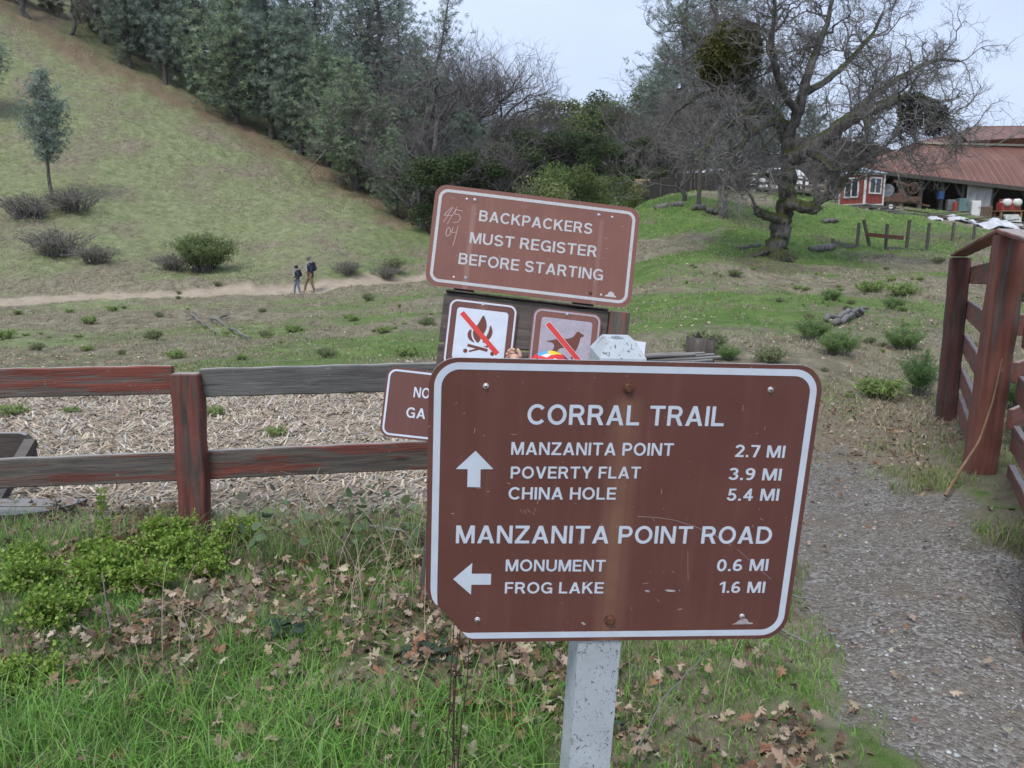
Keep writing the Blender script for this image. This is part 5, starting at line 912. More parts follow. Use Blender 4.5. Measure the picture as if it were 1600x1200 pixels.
TREE('pine_tree', pines[3], 1062, 310, 64, -60, 18, 'tall airy pine left behind the big oak', wide=1.15); TREE('pine_tree', pines[3], 1105, 310, 70, -110, 18, 'second tall airy pine behind the big oak', wide=1.2); TREE('pine_tree', pines[1], 1035, 312, 72, 70, 13, 'grey green pine at the right edge of the sky gap', wide=1.1)
TREE('pine_tree', pines[6], 1160, 308, 60, 60, 14, 'pine hidden behind the crown of the big oak', wide=1.0); TREE('pine_tree', pines[0], 1262, 306, 66, 160, 12, 'grey pine showing through the oak above the barn yard', wide=1.2); TREE('pine_tree', pines[2], 1315, 306, 70, 212, 10, 'low dark pine left of the red hut', wide=1.2); TREE('pine_tree', pines[1], 1205, 308, 74, 120, 13, 'grey pine behind the oak trunk', wide=1.2)
TREE('bare_oak', bares[2], 1130, 330, 35, 62, 10.2, 'second bare oak with a straight grey trunk left of the big oak', wide=1.1, rz=1.0); TREE('bare_oak', bares[0], 1068, 322, 40, 140, 9.2, 'thin crooked bare oak in front of the dark board fence', wide=.9)
# ================================================================== far hills
fx = np.linspace(-1500, 2200, 140); rows = []
for k, (yy, amp) in enumerate([(1900, 0), (2100, 60), (2400, 130), (2700, 90)]): rows.append(np.stack([fx, np.full_like(fx, yy), 15+amp*(.35+.9*fbm(fx*.0023, fx*0+k, 200, 4))*np.where(k == 0, 0, 1)+ (105 if k == 2 else 40 if k == 1 else 30)*np.exp(-((fx-1020)/420)**2)], 1))
V = np.concatenate(rows); n = len(fx); I = np.arange(3)[:,None]*n+np.arange(n-1)[None]; F = np.stack([I, I+1, I+n+1, I+n], -1).reshape(-1, 4)
o = link('far_hills', mesh_np('far_hills', V, F, simple('far_hill', (.10,.13,.07), .9, .4, .004), smooth=True)); tag(o, kind='structure')
# ================================================================== barn
def vec(p): return Vector([float(a) for a in p])
def m_tin():
    t = NT('rusty_red_tin'); v = t.coord('UV'); s = t.sep(v); n = t.noise(t.coord('Object'), .5, 6, .65); st = t.noise(t.coord('UV', (1.2, .12, 1)), 2, 5, .6)
    c = t.ramp(t.math('ADD', t.math('MULTIPLY', n, .5), t.math('MULTIPLY', st, .5)), (.35, (.095,.043,.030)), (.5, (.155,.068,.046)), (.62, (.20,.098,.066)), (.75, (.24,.16,.14)))
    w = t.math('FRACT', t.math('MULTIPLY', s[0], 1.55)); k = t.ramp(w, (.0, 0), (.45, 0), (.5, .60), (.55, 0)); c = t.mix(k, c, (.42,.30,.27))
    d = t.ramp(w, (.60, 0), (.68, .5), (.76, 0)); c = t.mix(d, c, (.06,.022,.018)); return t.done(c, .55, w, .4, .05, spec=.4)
def uvquad(name, P_, mat, parent, label=None, W_=None, nx=1):
    """sheet roof quad a b c d (a-b along the eave); u runs along the eave in metres, v up the slope"""
    a, b, c, d = [vec(p) for p in P_]; me = bpy.data.meshes.new(name); n = (b-a).cross(d-a).normalized()*-.05
    me.from_pydata([a, b, c, d, a+n, b+n, c+n, d+n], [], [(0,1,2,3), (7,6,5,4), (0,4,5,1), (1,5,6,2), (2,6,7,3), (3,7,4,0)]); uv = me.uv_layers.new(name='UVMap'); e = (b-a).normalized(); up = (d-a)-(d-a).project(e); up.normalize()
    for l in me.loops: p = me.vertices[l.vertex_index].co-a; uv.data[l.index].uv = (p.dot(e), p.dot(up))
    me.materials.append(mat); return link(name, me, parent, True, label)
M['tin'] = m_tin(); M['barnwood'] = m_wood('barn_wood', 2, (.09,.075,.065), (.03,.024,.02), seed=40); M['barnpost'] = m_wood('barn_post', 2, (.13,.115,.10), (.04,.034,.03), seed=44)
E1 = at(1332,261,52); E2 = at(1600,292,56); B1 = at(1425,225,57); B2 = at(1600,229,60.5); R1 = at(1530,197,62); R2 = at(1600,196.5,62.6)
ext = lambda a, b, k: a+(b-a)*k
BARN = root('barn', 'long open sided barn with a rusty red corrugated metal roof', 'barn', (float(E1[0]), float(E1[1]), g1(E1[0], E1[1])))
k1 = 2.1; e2 = ext(E1, E2, k1); b2 = ext(B1, B2, 2.9); r2 = ext(R1, R2, 6.5)
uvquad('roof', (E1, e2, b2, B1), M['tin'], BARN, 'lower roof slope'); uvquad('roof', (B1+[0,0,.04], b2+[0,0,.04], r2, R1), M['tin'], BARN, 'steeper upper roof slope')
bk1 = np.array([R1[0]+4, R1[1]+9, R1[2]-3.2]); bk2 = np.array([r2[0]+4, r2[1]+9, r2[2]-3.2]); uvquad('roof', (bk2, bk1, R1, r2), M['tin'], BARN, 'rear roof slope')
me = bpy.data.meshes.new('hip'); me.from_pydata([vec(E1), vec(B1), vec(R1), vec(bk1), vec([E1[0]+4, E1[1]+13, E1[2]-.3])], [], [(0,1,2,3,4)]); me.materials.append(M['tin']); link('gable_end', me, BARN, True)
fl = MB(); fl.bar(ext(B1, B2, .06)+[0,-.05,.08], b2+[0,-.05,.08], .2, .14); fl.obj('ridge_flashing', simple('pale_flashing', (.45,.38,.28), .6), BARN, True)
dirn = norm(e2-E1); inn = norm(np.array([-dirn[1], dirn[0], 0])); fa = MB(); fa.bar(E1+[0,0,-.14], e2+[0,0,-.14], .06, .26); fa.obj('fascia', M['barnwood'], BARN, True)
def gp(px, Yy): p = at(px, 330, Yy); return np.array([p[0], Yy, g1(p[0], Yy)])
for px in (1362, 1384, 1418, 1447, 1480, 1513, 1560, 1625, 1700):
    t = (px-1332)/(1600-1332); P_ = ext(E1, E2, t)+inn*.7; z0 = g1(P_[0], P_[1]); mb = MB(); top = P_[2]+.0; mb.bar((P_[0], P_[1], z0-.2), (P_[0]+random.uniform(-.05,.12), P_[1], top), .24, .24)
    for s in (-1, 1): mb.bar(vec(P_)+Vector(tuple(dirn*s*.12))+Vector((0,0,-.9)), vec(P_)+Vector(tuple(dirn*s*.7))+Vector((0,0,-.15)), .13, .13)
    mb.obj('post', M['barnpost'], BARN, True)
wb = MB(); a = E1+inn*7; b = e2+inn*7; n_ = 60
for i in range(n_):
    p = ext(a, b, (i+.5)/n_); z0 = g1(p[0], p[1]); wb.box((p[0], p[1], z0+1.9), (np.linalg.norm(b-a)/n_*.97, .05, 4.2+random.uniform(-.1,.1)), Matrix.Rotation(math.atan2(dirn[1], dirn[0]), 3, 'Z'))
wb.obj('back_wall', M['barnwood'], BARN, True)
wb = MB(); a = E1+inn*.6; b = E1+inn*7
for i in range(24):
    p = ext(a, b, (i+.5)/24); z0 = g1(p[0], p[1]); wb.box((p[0], p[1], z0+1.2), (.28, .05, 2.9), Matrix.Rotation(math.atan2(inn[1], inn[0]), 3, 'Z'))
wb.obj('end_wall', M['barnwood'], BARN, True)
# white sheets hung between two posts
def sheet(name, p0, p1, h0, h1, mat, parent=None, fold=.08, n=24, dip=0):
    p0 = vec(p0); p1 = vec(p1); V = []; F = []; nn = (p1-p0).cross(Vector((0,0,1))).normalized(); m = 10
    for j in range(m+1):
        for i in range(n+1):
            u = i/n; v = j/m; o = math.sin(u*22+math.sin(v*3)*1.2)*fold*(.4+v*.6); p = p0.lerp(p1, u)+nn*o; V.append((p.x, p.y, p.z+h1-(h1-h0)*v*(1+.04*math.sin(u*9)))); 
    for j in range(m):
        for i in range(n): k = j*(n+1)+i; F.append((k, k+1, k+n+2, k+n+1))
    c = Vector(((p0.x+p1.x)/2, (p0.y+p1.y)/2, p0.z)); o = link(name, mesh_np(name, np.array(V)-np.array(c), np.array(F), mat, smooth=True), parent); o.location = c
    md = o.modifiers.new('s', 'SOLIDIFY'); md.thickness = .012; return o
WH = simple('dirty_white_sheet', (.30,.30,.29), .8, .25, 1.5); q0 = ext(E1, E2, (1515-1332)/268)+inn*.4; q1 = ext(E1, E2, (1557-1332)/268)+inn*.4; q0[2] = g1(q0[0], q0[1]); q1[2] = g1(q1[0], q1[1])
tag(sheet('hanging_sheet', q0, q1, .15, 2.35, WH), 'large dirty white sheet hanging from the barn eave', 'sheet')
def stand(px, Y, dy=0): return gp(px, Y)
RED = simple('red_machine_paint', (.30,.04,.032), .5, .2); GRY = simple('grey_steel', (.20,.21,.22), .5, .3, 4, metal=.4); BLU = simple('blue_plastic', (.02,.06,.18), .5); WHT = simple('white_plastic', (.62,.62,.60), .5, .08); BLK = simple('black_rubber', (.02,.02,.02), .8); RU = simple('rusted_iron', (.10,.055,.035), .85, .4, 5); GLS = simple('dark_glass', (.03,.04,.05), .12, .1)
TEAL = simple('teal_metal', (.10,.17,.17), .6); PLK = m_wood('plank_orange', 0, (.30,.17,.08), (.12,.06,.03), seed=51)
# red tank machine on a timber table
p = gp(1575, 53.5); r = root('red_tank_machine', 'red machine with two round white tanks on a timber table in the barn', 'machine', tuple(p)); mb = MB(); mb.box((0,0,1.05), (1.25,.7,.5), bev=.04).box((0,0,1.40), (1.1,.5,.2), bev=.04); mb.obj('body', RED, r)
for s in (-.33, .33): mb = MB(); mb.cyl((s, -.5, 1.28), (s, .1, 1.28), .24, 20); mb.ball((s, -.5, 1.28), .235, (1,.35,1), 2); mb.obj('tank', WHT, r, smooth=True)
t_ = root('timber_table', 'rough timber table under the red machine in the barn', 'table', tuple(p)); MB().box((0,0,.75), (1.5,.9,.08)).obj('tabletop', PLK, t_)
for sx in (-.65,.65):
    for sy in (-.35,.35): MB().box((sx, sy, .35), (.12,.12,.72)).obj('leg', PLK, t_)
def barrel(px, Y, mat, label, r_=.29, h=.85, name='barrel'):
    p = gp(px, Y); R_ = root(name, label, 'barrel', tuple(p)); mb = MB()
    prof = [(0,.94),(.04,1),(.32,.97),(.34,1.02),(.36,.97),(.64,.97),(.66,1.02),(.68,.97),(.96,1),(1,.94)]; bm = mb.bm; n = 18; rings = [[bm.verts.new((math.cos(6.2832*i/n)*r_*k, math.sin(6.2832*i/n)*r_*k, z*h)) for i in range(n)] for z, k in prof]
    for a, b in zip(rings[:-1], rings[1:]):
        for i in range(n): bm.faces.new((a[i], a[(i+1) % n], b[(i+1) % n], b[i]))
    bm.faces.new(rings[0][::-1]); bm.faces.new(rings[-1]); mb.obj('drum', mat, R_); MB().cyl((r_*.5,0,h), (r_*.5,0,h+.03), .05, 10).obj('bung_cap', BLK, R_); return R_
b_ = barrel(1467, 54.5, BLU, 'blue round drum raised in the barn shade', .25, .5); b_.location.z += .8
barrel(1493, 53.2, RED, 'small red can beside the teal locker in the barn', .2, .62, 'can')
def locker(px, Y, w, d, h, mat, label, name='locker', cat='locker', lid=True):
    p = gp(px, Y); r = root(name, label, cat, tuple(p), -.1); MB().box((0,0,h/2), (w,d,h), bev=.02).obj('body', mat, r); MB().box((0,-d/2-.012,h*.5), (w*.86,.02,h*.84), bev=.004).obj('door', mat, r); MB().box((w*.3,-d/2-.035,h*.55), (.03,.03,.14)).obj('handle', BLK, r); return r
locker(1503, 53.0, .62, .5, .85, TEAL, 'pale teal metal locker standing in the barn opening'); locker(1522, 53.0, .55,.5,1.0, WHT, 'white plastic cabinet in front of the hanging sheet', 'cabinet', 'cabinet'); locker(1484, 54, .5,.4,.75, GRY, 'grey crate unit left of the red can', 'crate', 'crate'); locker(1537, 54, .9,.5,.8, simple('brown_chest', (.12,.08,.055), .8), 'brown chest behind the hanging sheet', 'chest', 'chest')
def slab_pile(name, px, Y, n, w, l, mat, label, cat, lean=.3, seed=0):
    p = gp(px, Y); r = root(name, label, cat, tuple(p)); rs = random.Random(seed)
    for i in range(n): MB().box((rs.uniform(-.2,.2), i*.09, .35), (w*rs.uniform(.8,1.1), .05, l*rs.uniform(.8,1.1)), Matrix.Rotation(-lean, 3, 'X') @ Matrix.Rotation(rs.uniform(-.25,.25), 3, 'Y'), bev=.008).obj('panel', mat, r)
slab_pile('leaning_sheets', 1588, 48.5, 5, .9, .95, simple('grey_board', (.36,.36,.34), .8), 'grey boards leaning in a stack at the right end of the barn opening', 'panels', .5, 3)
# indistinct old farm machine beside the hut, on a low trailer
p = gp(1402, 47.3); TRL = root('farm_trailer', 'low rusty farm trailer parked right of the red hut', 'trailer', tuple(p), -.12); MB().box((0,0,.55), (2.0,1.2,.1)).box((0,-.62,.72), (2.0,.05,.28)).box((0,.62,.72), (2.0,.05,.28)).box((1.0,0,.72), (.05,1.2,.28)).obj('bed', RU, TRL); MB().bar((1.0,0,.5), (1.75,0,.35), .1, .1).obj('drawbar', RU, TRL)
for s in (-1, 1):
    w_ = MB().cyl((-.62,s*.66-.07,.3), (-.62,s*.66+.07,.3), .3, 20).obj('wheel', BLK, TRL); MB().cyl((-.62,s*.66-.085,.3), (-.62,s*.66+.085,.3), .13, 12).obj('rim', WHT, w_)
EN = root('old_engine', 'old farm engine with a round tank and flywheel loaded on the low trailer', 'engine', (p[0]-.1, p[1], p[2]+.61), -.12); MB().box((0,0,.22), (.9,.5,.44), bev=.04).box((.2,0,.55), (.3,.3,.35)).obj('block', RU, EN); MB().cyl((-.62,-.3,.62), (-.62,.3,.62), .36, 20).obj('tank', GRY, EN); MB().bar((-.3,-.2,1.15), (.9,-.2,.8), .1, .12).obj('arm', RU, EN)
bm = bmesh.new(); V, F = tubes([(np.array([(.75+.3*math.cos(a), -.34, .72+.3*math.sin(a)) for a in np.linspace(0, 6.2832, 22)]), np.full(22, .035))], 6); fw = link('flywheel', mesh_np('flywheel', V, F, RU), EN); mb = MB()
for a in (0, 1.05, 2.1): mb.bar((.75-.3*math.cos(a), -.34, .72-.3*math.sin(a)), (.75+.3*math.cos(a), -.34, .72+.3*math.sin(a)), .03, .03)
mb.obj('spokes', RU, fw)
# ------------------------------------------------------------------ small red hut on wheels
def m_board(name, col, n=7, ax=0):
    t = NT(name); v = t.coord('Object'); s = t.sep(v); w = t.math('FRACT', t.math('MULTIPLY', t.math('ADD', s[0], s[1]), n)); c = t.ramp(t.noise(t.coord('Object', (6,6,.6)), 2, 5), (.3, tuple(a*.7 for a in col)), (.7, tuple(a*1.2 for a in col))); c = t.mix(t.ramp(w, (0, .8), (.07, 0), (.94, 0), (1, .8)), c, tuple(a*.35 for a in col)); return t.done(c, .75, w, .3, .02)
M['hutred'] = m_board('hut_red_boards', (.25,.045,.03), 5)
p = gp(1349, 46); HUT = root('red_hut', 'small red hut on wheels with white trim and windows beside the barn', 'hut', (p[0], p[1], p[2]), R(28)); w1, w2, hh2 = 1.55, 1.7, 1.75; z0 = .32
hb = MB().box((w1/2, w2/2, z0+hh2/2), (w1, w2, hh2)).obj('wall', M['hutred'], HUT); WT = simple('white_trim', (.66,.66,.64), .6, .1)
for x_, y_ in ((0,0), (w1,0), (0,w2), (w1,w2)): MB().box((x_, y_, z0+hh2/2), (.09,.09,hh2+.004)).obj('corner_trim', WT, HUT)
MB().box((w1/2,-.02,z0+.04), (w1-.1,.035,.07)).box((-.02,w2/2,z0+.04), (.035,w2-.1,.07)).box((w1/2,-.02,z0+hh2-.04), (w1-.1,.035,.07)).box((-.02,w2/2,z0+hh2-.04), (.035,w2-.1,.07)).obj('band_trim', WT, HUT)
MB().box((w1/2, w2/2, z0-.07), (w1*.95, w2*.95, .12)).obj('chassis', RU, HUT)
mb = MB(); mb.face([(-.15,-.15,z0+hh2),(w1+.15,-.15,z0+hh2),(w1+.15,w2+.15,z0+hh2),(-.15,w2+.15,z0+hh2)]); zz = z0+hh2+.38
for q in ([(-.15,-.15),(w1+.15,-.15)], [(w1+.15,-.15),(w1+.15,w2+.15)], [(w1+.15,w2+.15),(-.15,w2+.15)], [(-.15,w2+.15),(-.15,-.15)]): mb.face([(*q[0],z0+hh2+.02),(*q[1],z0+hh2+.02),(w1/2,w2/2,zz)])
mb.obj('roof', simple('blue_grey_tin', (.34,.40,.47), .45, .15), HUT)
def win(parent, c, w, h, ax):
    """window with frame, centre bar and glass; ax 0: on the face y=const, 1: on x=const"""
    S = lambda a, b, d: (a, d, b) if ax == 0 else (d, a, b)
    fr = MB(); cx, cy, cz = c
    for dx, dz, ww, hh_ in ((-w/2,0,.07,h+.07), (w/2,0,.07,h+.07), (0,h/2,w-.07,.07), (0,-h/2,w-.07,.07), (0,0,.05,h-.07)):
        fr.box((cx+(dx if ax == 0 else 0), cy+(dx if ax else 0), cz+dz), S(ww, hh_, .05))
    f = fr.obj('window', WT, parent); MB().box((cx+(0 if ax == 0 else .012), cy+(.012 if ax == 0 else 0), cz), S(w-.02, h-.02, .02)).obj('pane', GLS, f)
win(HUT, (w1*.52,-.03,z0+1.08), .95, .85, 0); win(HUT, (-.03,w2*.52,z0+.98), .9, 1.05, 1)
for x_, y_ in ((.35,.1), (w1-.2,.1), (.3,w2-.1), (w1-.2,w2-.1)):
    w_ = MB().cyl((x_,y_-.06,.17), (x_,y_+.06,.17), .19, 16).obj('wheel', BLK, HUT); MB().cyl((x_,y_-.07,.17), (x_,y_+.07,.17), .09, 10).obj('rim', WHT, w_)
# ------------------------------------------------------------------ buildings and fences beyond the bank
def house(name, label, cat, pL, pR, Y, ztop, zridge, wallm, roofm, depth=5, wins=(), door=None, gable=False):
    a = at(pL, 300, Y); b = at(pR, 300, Y); w = b[0]-a[0]; zb = min(g1(a[0], Y), g1(b[0], Y))-.3; r = root(name, label, cat, (a[0], Y, zb)); zt = at(pL, ztop, Y)[2]-zb; zr = at(pL, zridge, Y)[2]-zb
    MB().box((w/2, depth/2, zt/2), (w, depth, zt)).obj('wall', wallm, r)
    if not gable:
        mb = MB(); mb.poly([(0,0)], 0, 0) if False else None
        bm = mb.bm; o = .3; V = [(-o,-o,zt-.05),(w+o,-o,zt-.05),(w+o,depth+o,zt-.05),(-o,depth+o,zt-.05),(-o,depth/2,zr),(w+o,depth/2,zr)]; v = [bm.verts.new(q) for q in V]
        for f in ((0,1,5,4),(2,3,4,5),(0,4,3),(1,2,5),(0,3,2,1)): bm.faces.new([v[i] for i in f])
    else:
        mb = MB(); bm = mb.bm; o = .3; V = [(-o,-.4,zt),(w/2,-.4,zr),(w+o,-.4,zt),(w+o,depth,zt),(w/2,depth,zr),(-o,depth,zt)]; v = [bm.verts.new(q) for q in V]; bm.faces.new((v[0],v[1],v[4],v[5])); bm.faces.new((v[1],v[2],v[3],v[4])); gw = MB(); gw.poly([(0,zt),(w/2,zr-.15),(w,zt)], .05, .12); gw.obj('gable_wall', wallm, r)
        tr = MB(); tr.bar((-o,-.42,zt-.02), (w/2,-.42,zr-.02), .1, .16); tr.bar((w+o,-.42,zt-.02), (w/2,-.42,zr-.02), .1, .16); tr.obj('white_trim', WT, r)
    mb.obj('roof', roofm, r)
    for u, v_, ww, hh_ in wins: win(r, (w*u, -.03, zt*v_), ww, hh_, 0)
    if door: MB().box((w*door, -.04, zt*.38), (.9,.07,zt*.72)).obj('door', WT, r)
    return r
TANW = simple('tan_wall', (.33,.30,.24), .8); TANR = simple('tan_roof', (.34,.26,.16), .8); REDW = M['hutred']; WROOF = simple('pale_metal_roof', (.42,.43,.44), .5, .2); GRW = simple('cream_wall', (.40,.40,.37), .8); BRF = simple('brown_shingle_roof', (.17,.13,.10), .9, .3, 3)
house('tan_shed', 'small tan shed with a flat tan roof behind the dark board fence', 'shed', 1003, 1042, 58, 288, 277, TANW, TANR, 3.2)
house('white_trailer', 'low white camper roof showing above the dark board fence', 'camper', 1059, 1076, 60, 287, 281, WHT, WROOF, 3)
house('red_house', 'red house with a pale metal roof behind the thin bare oak', 'house', 1078, 1150, 63, 270, 258, REDW, WROOF, 6, ((.28,.6,.8,1.0), (.62,.6,.8,1.0)), .45)
house('long_shed', 'long low grey shed with a brown roof behind the parked cars', 'shed', 1150, 1262, 78, 276, 264, GRW, BRF, 7, ((.3,.6,.9,1.0), (.7,.6,.9,1.0)))
house('red_gable_barn', 'small red barn with a white trimmed gable far behind the oak', 'barn', 1258, 1296, 82, 287, 268, REDW, BRF, 6, ((.5,.6,.9,1.0),), None, True)
# dark board fence
BF = root('board_fence', 'tall dark solid board fence at the top of the bank', 'fence', tuple(gp(1040, 45.5))); mb = MB(); rs = random.Random(4)
pa_ = at(984, 300, 46.5); pb_ = at(1170, 300, 48)
nb_ = 62
for i in range(nb_):
    t = (i+.5)/nb_; x_ = pa_[0]+(pb_[0]-pa_[0])*t; y_ = pa_[1]+(pb_[1]-pa_[1])*t; z_ = g1(x_, y_); mb.box((x_, y_+rs.uniform(-.02,.02), z_+.52), ((pb_[0]-pa_[0])/nb_*.93, .03, 1.25+rs.uniform(-.05,.05)))
mb.obj('boards', m_wood('dark_fence_boards', 2, (.05,.042,.038), (.018,.015,.014), seed=60), BF, True)
for i in range(9): t = i/8; x_ = pa_[0]+(pb_[0]-pa_[0])*t; y_ = pa_[1]+(pb_[1]-pa_[1])*t-.08; MB().box((x_, y_, g1(x_, y_)+.5), (.12,.1,1.4)).obj('post', M['barnwood'], BF, True)
# corral rail fence in front of the cars
CF = root('corral_fence', 'grey board corral fence between the oak trunk and the red hut', 'fence', tuple(gp(1250, 50))); ca = at(1165, 300, 50); cb_ = at(1326, 300, 51)
for i in range(10): t = i/9; q = ca+(cb_-ca)*t; MB().box((q[0], q[1], g1(q[0], q[1])+.55), (.14,.14,1.35)).obj('post', M['barnpost'], CF, True)
for h_ in (.35, .7, 1.05):
    mb = MB()
    for i in range(9): a = ca+(cb_-ca)*i/9; b = ca+(cb_-ca)*(i+1)/9; mb.bar((a[0], a[1]-.09, g1(a[0], a[1])+h_), (b[0], b[1]-.09, g1(b[0], b[1])+h_), .04, .15)
    mb.obj('rail', M['barnpost'], CF, True)
p = gp(1091, 38.5); o = MB().cyl((0,0,-.2), (.02,0,1.65), .11, 10, .095).obj('wooden_pole', M['barnpost']); o.location = tuple(p); tag(o, 'short brown wooden pole in front of the dark board fence', 'pole')
# parked cars
def car(label, px, Y, rz, paint, van=0):
    p = gp(px, Y); r = root('parked_car', label, 'car', tuple(p), rz, 'cars parked beyond the corral fence'); L = 4.4; h = 1.45+van*.3
    side = [(-2.2,.35),(-2.2,.85),(-1.9,1.0+van*.3),(-1.55,h-.08),(-1.0,h),(.35,h),(1.05,1.0),(1.95,.86),(2.2,.7),(2.2,.35)]
    b = MB(); b.poly(side, -.85, .85); me = b.mesh('car_body', paint); bm = bmesh.new(); bm.from_mesh(me); bmesh.ops.bevel(bm, geom=list(bm.edges), offset=.06, segments=2, affect='EDGES')
    for v in bm.verts:
        if v.co.z > 1.0: v.co.y *= 1-.22*(v.co.z-1)/.5
    bm.to_mesh(me); bm.free(); link('body', me, r)
    for s in (-1, 1): MB().poly([(-1.5,1.03),(-1.32,h-.13),(.25,h-.12),(.78,1.03)], s*.79, s*.80).obj('side_window', GLS, r)
    ws = MB(); ws.face([(.45,-.62,h-.04),(.45,.62,h-.04),(1.06,.74,1.03),(1.06,-.74,1.03)]); o = ws.obj('windscreen', GLS, r); o.location = (.03,0,.03)
    for x_ in (-1.35, 1.35):
        for s in (-1, 1): w_ = MB().cyl((x_,s*.82-.1,.33), (x_,s*.82+.1,.33), .33, 20).obj('wheel', BLK, r); MB().cyl((x_,s*.82-.112,.33), (x_,s*.82+.112,.33), .19, 12).obj('rim', GRY, w_)
    for s in (-1, 1): MB().ball((2.17,s*.6,.68), .13, (.4,1.3,.7), 2).obj('headlight', WHT, r)
CW = simple('white_car_paint', (.66,.67,.68), .3, .03); CS = simple('silver_car_paint', (.38,.40,.42), .3, .03, metal=.5); CG = simple('tan_car_paint', (.30,.24,.18), .35, .03)
car('white pickup shaped car left of the big oak trunk', 1112, 55, R(15), CW); car('silver car parked just left of the big oak trunk', 1160, 57, R(160), CS); car('white van like car seen right behind the oak trunk', 1205, 56, R(170), CW, 1); car('white car nearest the oak trunk on its right side', 1262, 58, R(12), CW); car('tan car parked between the oak and the red hut', 1298, 55, R(175), CG)
# ------------------------------------------------------------------ things lying on the bank
def log(label, a, b, r0, Y, name='log', n=12):
    A = gp(a[0], Y); B = gp(b[0], Y+(b[1] if len(b) > 1 else 0)); A[2] += r0*.8; B[2] += r0*.8; Q = A+(B-A)*np.linspace(0, 1, n)[:,None]; o0 = Q[0].copy(); Q = Q-o0; rg = np.random.default_rng(int(a[0])); Q[1:-1] += rg.normal(0, r0*.07, Q[1:-1].shape); V, F = tubes([(Q, r0*np.interp(np.arange(n), [0,n/3,n*.7,n], rg.uniform(.75, 1.1, 4)))], 9); V = V+rg.normal(0, r0*.05, V.shape); me = mesh_np(name, V, F, M['bark']); bm = bmesh.new(); bm.from_mesh(me); bmesh.ops.holes_fill(bm, edges=bm.edges); bm.to_mesh(me); bm.free(); o = link(name, me); o.location = o0; return tag(o, label, 'log')
log('left one of two cut logs in front of the dark board fence', (1024,), (1045,), .17, 38.5); log('right one of two cut logs in front of the dark board fence', (1048,), (1068,), .17, 38.3)
log('cut log left of the straight trunk', (1082,), (1102,), .16, 36.5); log('small cut log touching the straight trunk', (1104,), (1122,), .14, 36)
log('dark log lying in the yard right of the big oak', (1286,), (1310,), .12, 37)
o = log('weathered fallen log on the green bank beside the oak', (1270,), (1306, 1.5), .13, 27.2); log('dark branch lying on the dirt left of the oak', (1160,), (1190, 1), .07, 27)
def heap(label, name, cat, spots, mat, seed, L=(1.5,3), w=.16, h=.05, lab=None):
    rs = random.Random(seed)
    for i, (px, Y, z) in enumerate(spots):
        p = gp(px, Y); o = MB().box((0,0,0), (rs.uniform(*L), w*rs.uniform(.7,1.3), h), bev=.006).obj(name, mat[i % len(mat)]); o.location = (p[0], p[1], p[2]+z+.04); o.rotation_euler = (rs.uniform(-.08,.08), rs.uniform(-.1,.1), rs.uniform(-.7,.7)); tag(o, label, cat, group=lab)
heap('old board in the lumber heap below the barn', 'old_board', 'board', [(1440+i*11+random.uniform(-5,5), 45+random.uniform(-1.6,1.6), random.uniform(.02,.5)) for i in range(20)], [M['barnwood'], M['railgrey'], RU, M['barnpost']], 5, (1.2,2.8), .2, .06, 'boards of the lumber heap below the barn')
heap('loose board under the red hut and trailer', 'loose_board', 'board', [(1336+i*7, 44.5+random.uniform(-1,1), random.uniform(.0,.14)) for i in range(9)], [M['railgrey'], M['barnpost']], 6, (1.2,2.4), .16, .05, 'loose boards in front of the red hut')
def crumple(name, label, px, Y, w, d, h, mat, seed, cat='tarp'):
    p = gp(px, Y); rg = np.random.default_rng(seed); n = 34; u, v = np.meshgrid(np.linspace(-1, 1, n), np.linspace(-1, 1, n)); rr = np.clip(1-(np.abs(u)**2.2+np.abs(v)**2.2)*.75, 0, 1); z = rr**.6*h*(.35+1.1*fbm(u*2.3+seed, v*2.3, seed, 4))+.02; j = 1+.25*(fbm(u*2+9, v*2, seed+3, 3)-.5)
    z = z+(gz((u*w/2*j).ravel()+p[0], (v*d/2*j).ravel()+p[1]).reshape(n, n)-p[2])
    me = mesh_np(name, np.stack([u*w/2*j, v*d/2*j, z], -1).reshape(-1, 3), (lambda I: np.stack([I[:-1,:-1], I[:-1,1:], I[1:,1:], I[1:,:-1]], -1).reshape(-1, 4))(np.arange(n*n).reshape(n, n)), mat); o = link(name, me); o.location = tuple(p); md = o.modifiers.new('s', 'SOLIDIFY'); md.thickness = .03; return tag(o, label, cat)
TP = simple('white_tarp', (.47,.48,.51), .6, .3, 2); crumple('white_tarp', 'crumpled white tarp at the right end of the lumber heap', 1562, 42.5, 2.2, 1.3, .42, TP, 3); crumple('white_tarp', 'torn white plastic sheet across the middle of the lumber heap', 1500, 44.2, 1.6, 1.0, .30, TP, 5); crumple('white_tarp', 'small scrap of white plastic at the left of the lumber heap', 1462, 43.6, .8, .6, .2, TP, 7)
# old wire fence with grey posts
WF = root('post_fence', 'old leaning grey posts with a red rail and sagging wire on the bank', 'fence', tuple(gp(1400, 30)))
wp = []
for px, yb, yt, lean in [(1301,383,371,0),(1339,384,349,.02),(1360,396,355,-.35),(1383,394,355,0),(1415,401,357,.03),(1446,406,362,.03),(1486,392,364,.03),(1520,388,366,0)]:
    Y = 30+ (px > 1470)*3; q = at(px, yb, Y); z = g1(q[0], Y); h = (yb-yt)/FPX*Y*1.0; MB().bar((q[0], Y, z-.15), (q[0]+lean*h, Y, z+h), .09, .09).obj('post', M['barnpost'], WF, True); wp.append((q[0]+lean*h*.8, Y, z+h*.85))
V, F = tubes([(np.array([np.array(a)*(1-t)+np.array(b)*t-[0, 0, .06*math.sin(t*3.14)+dz] for t in np.linspace(0, 1, 6)]), np.full(6, .008)) for a, b in zip(wp[1:-1], wp[2:]) for dz in (0, .3)], 3); link('wire', mesh_np('wire', V, F, GRY), WF, True)
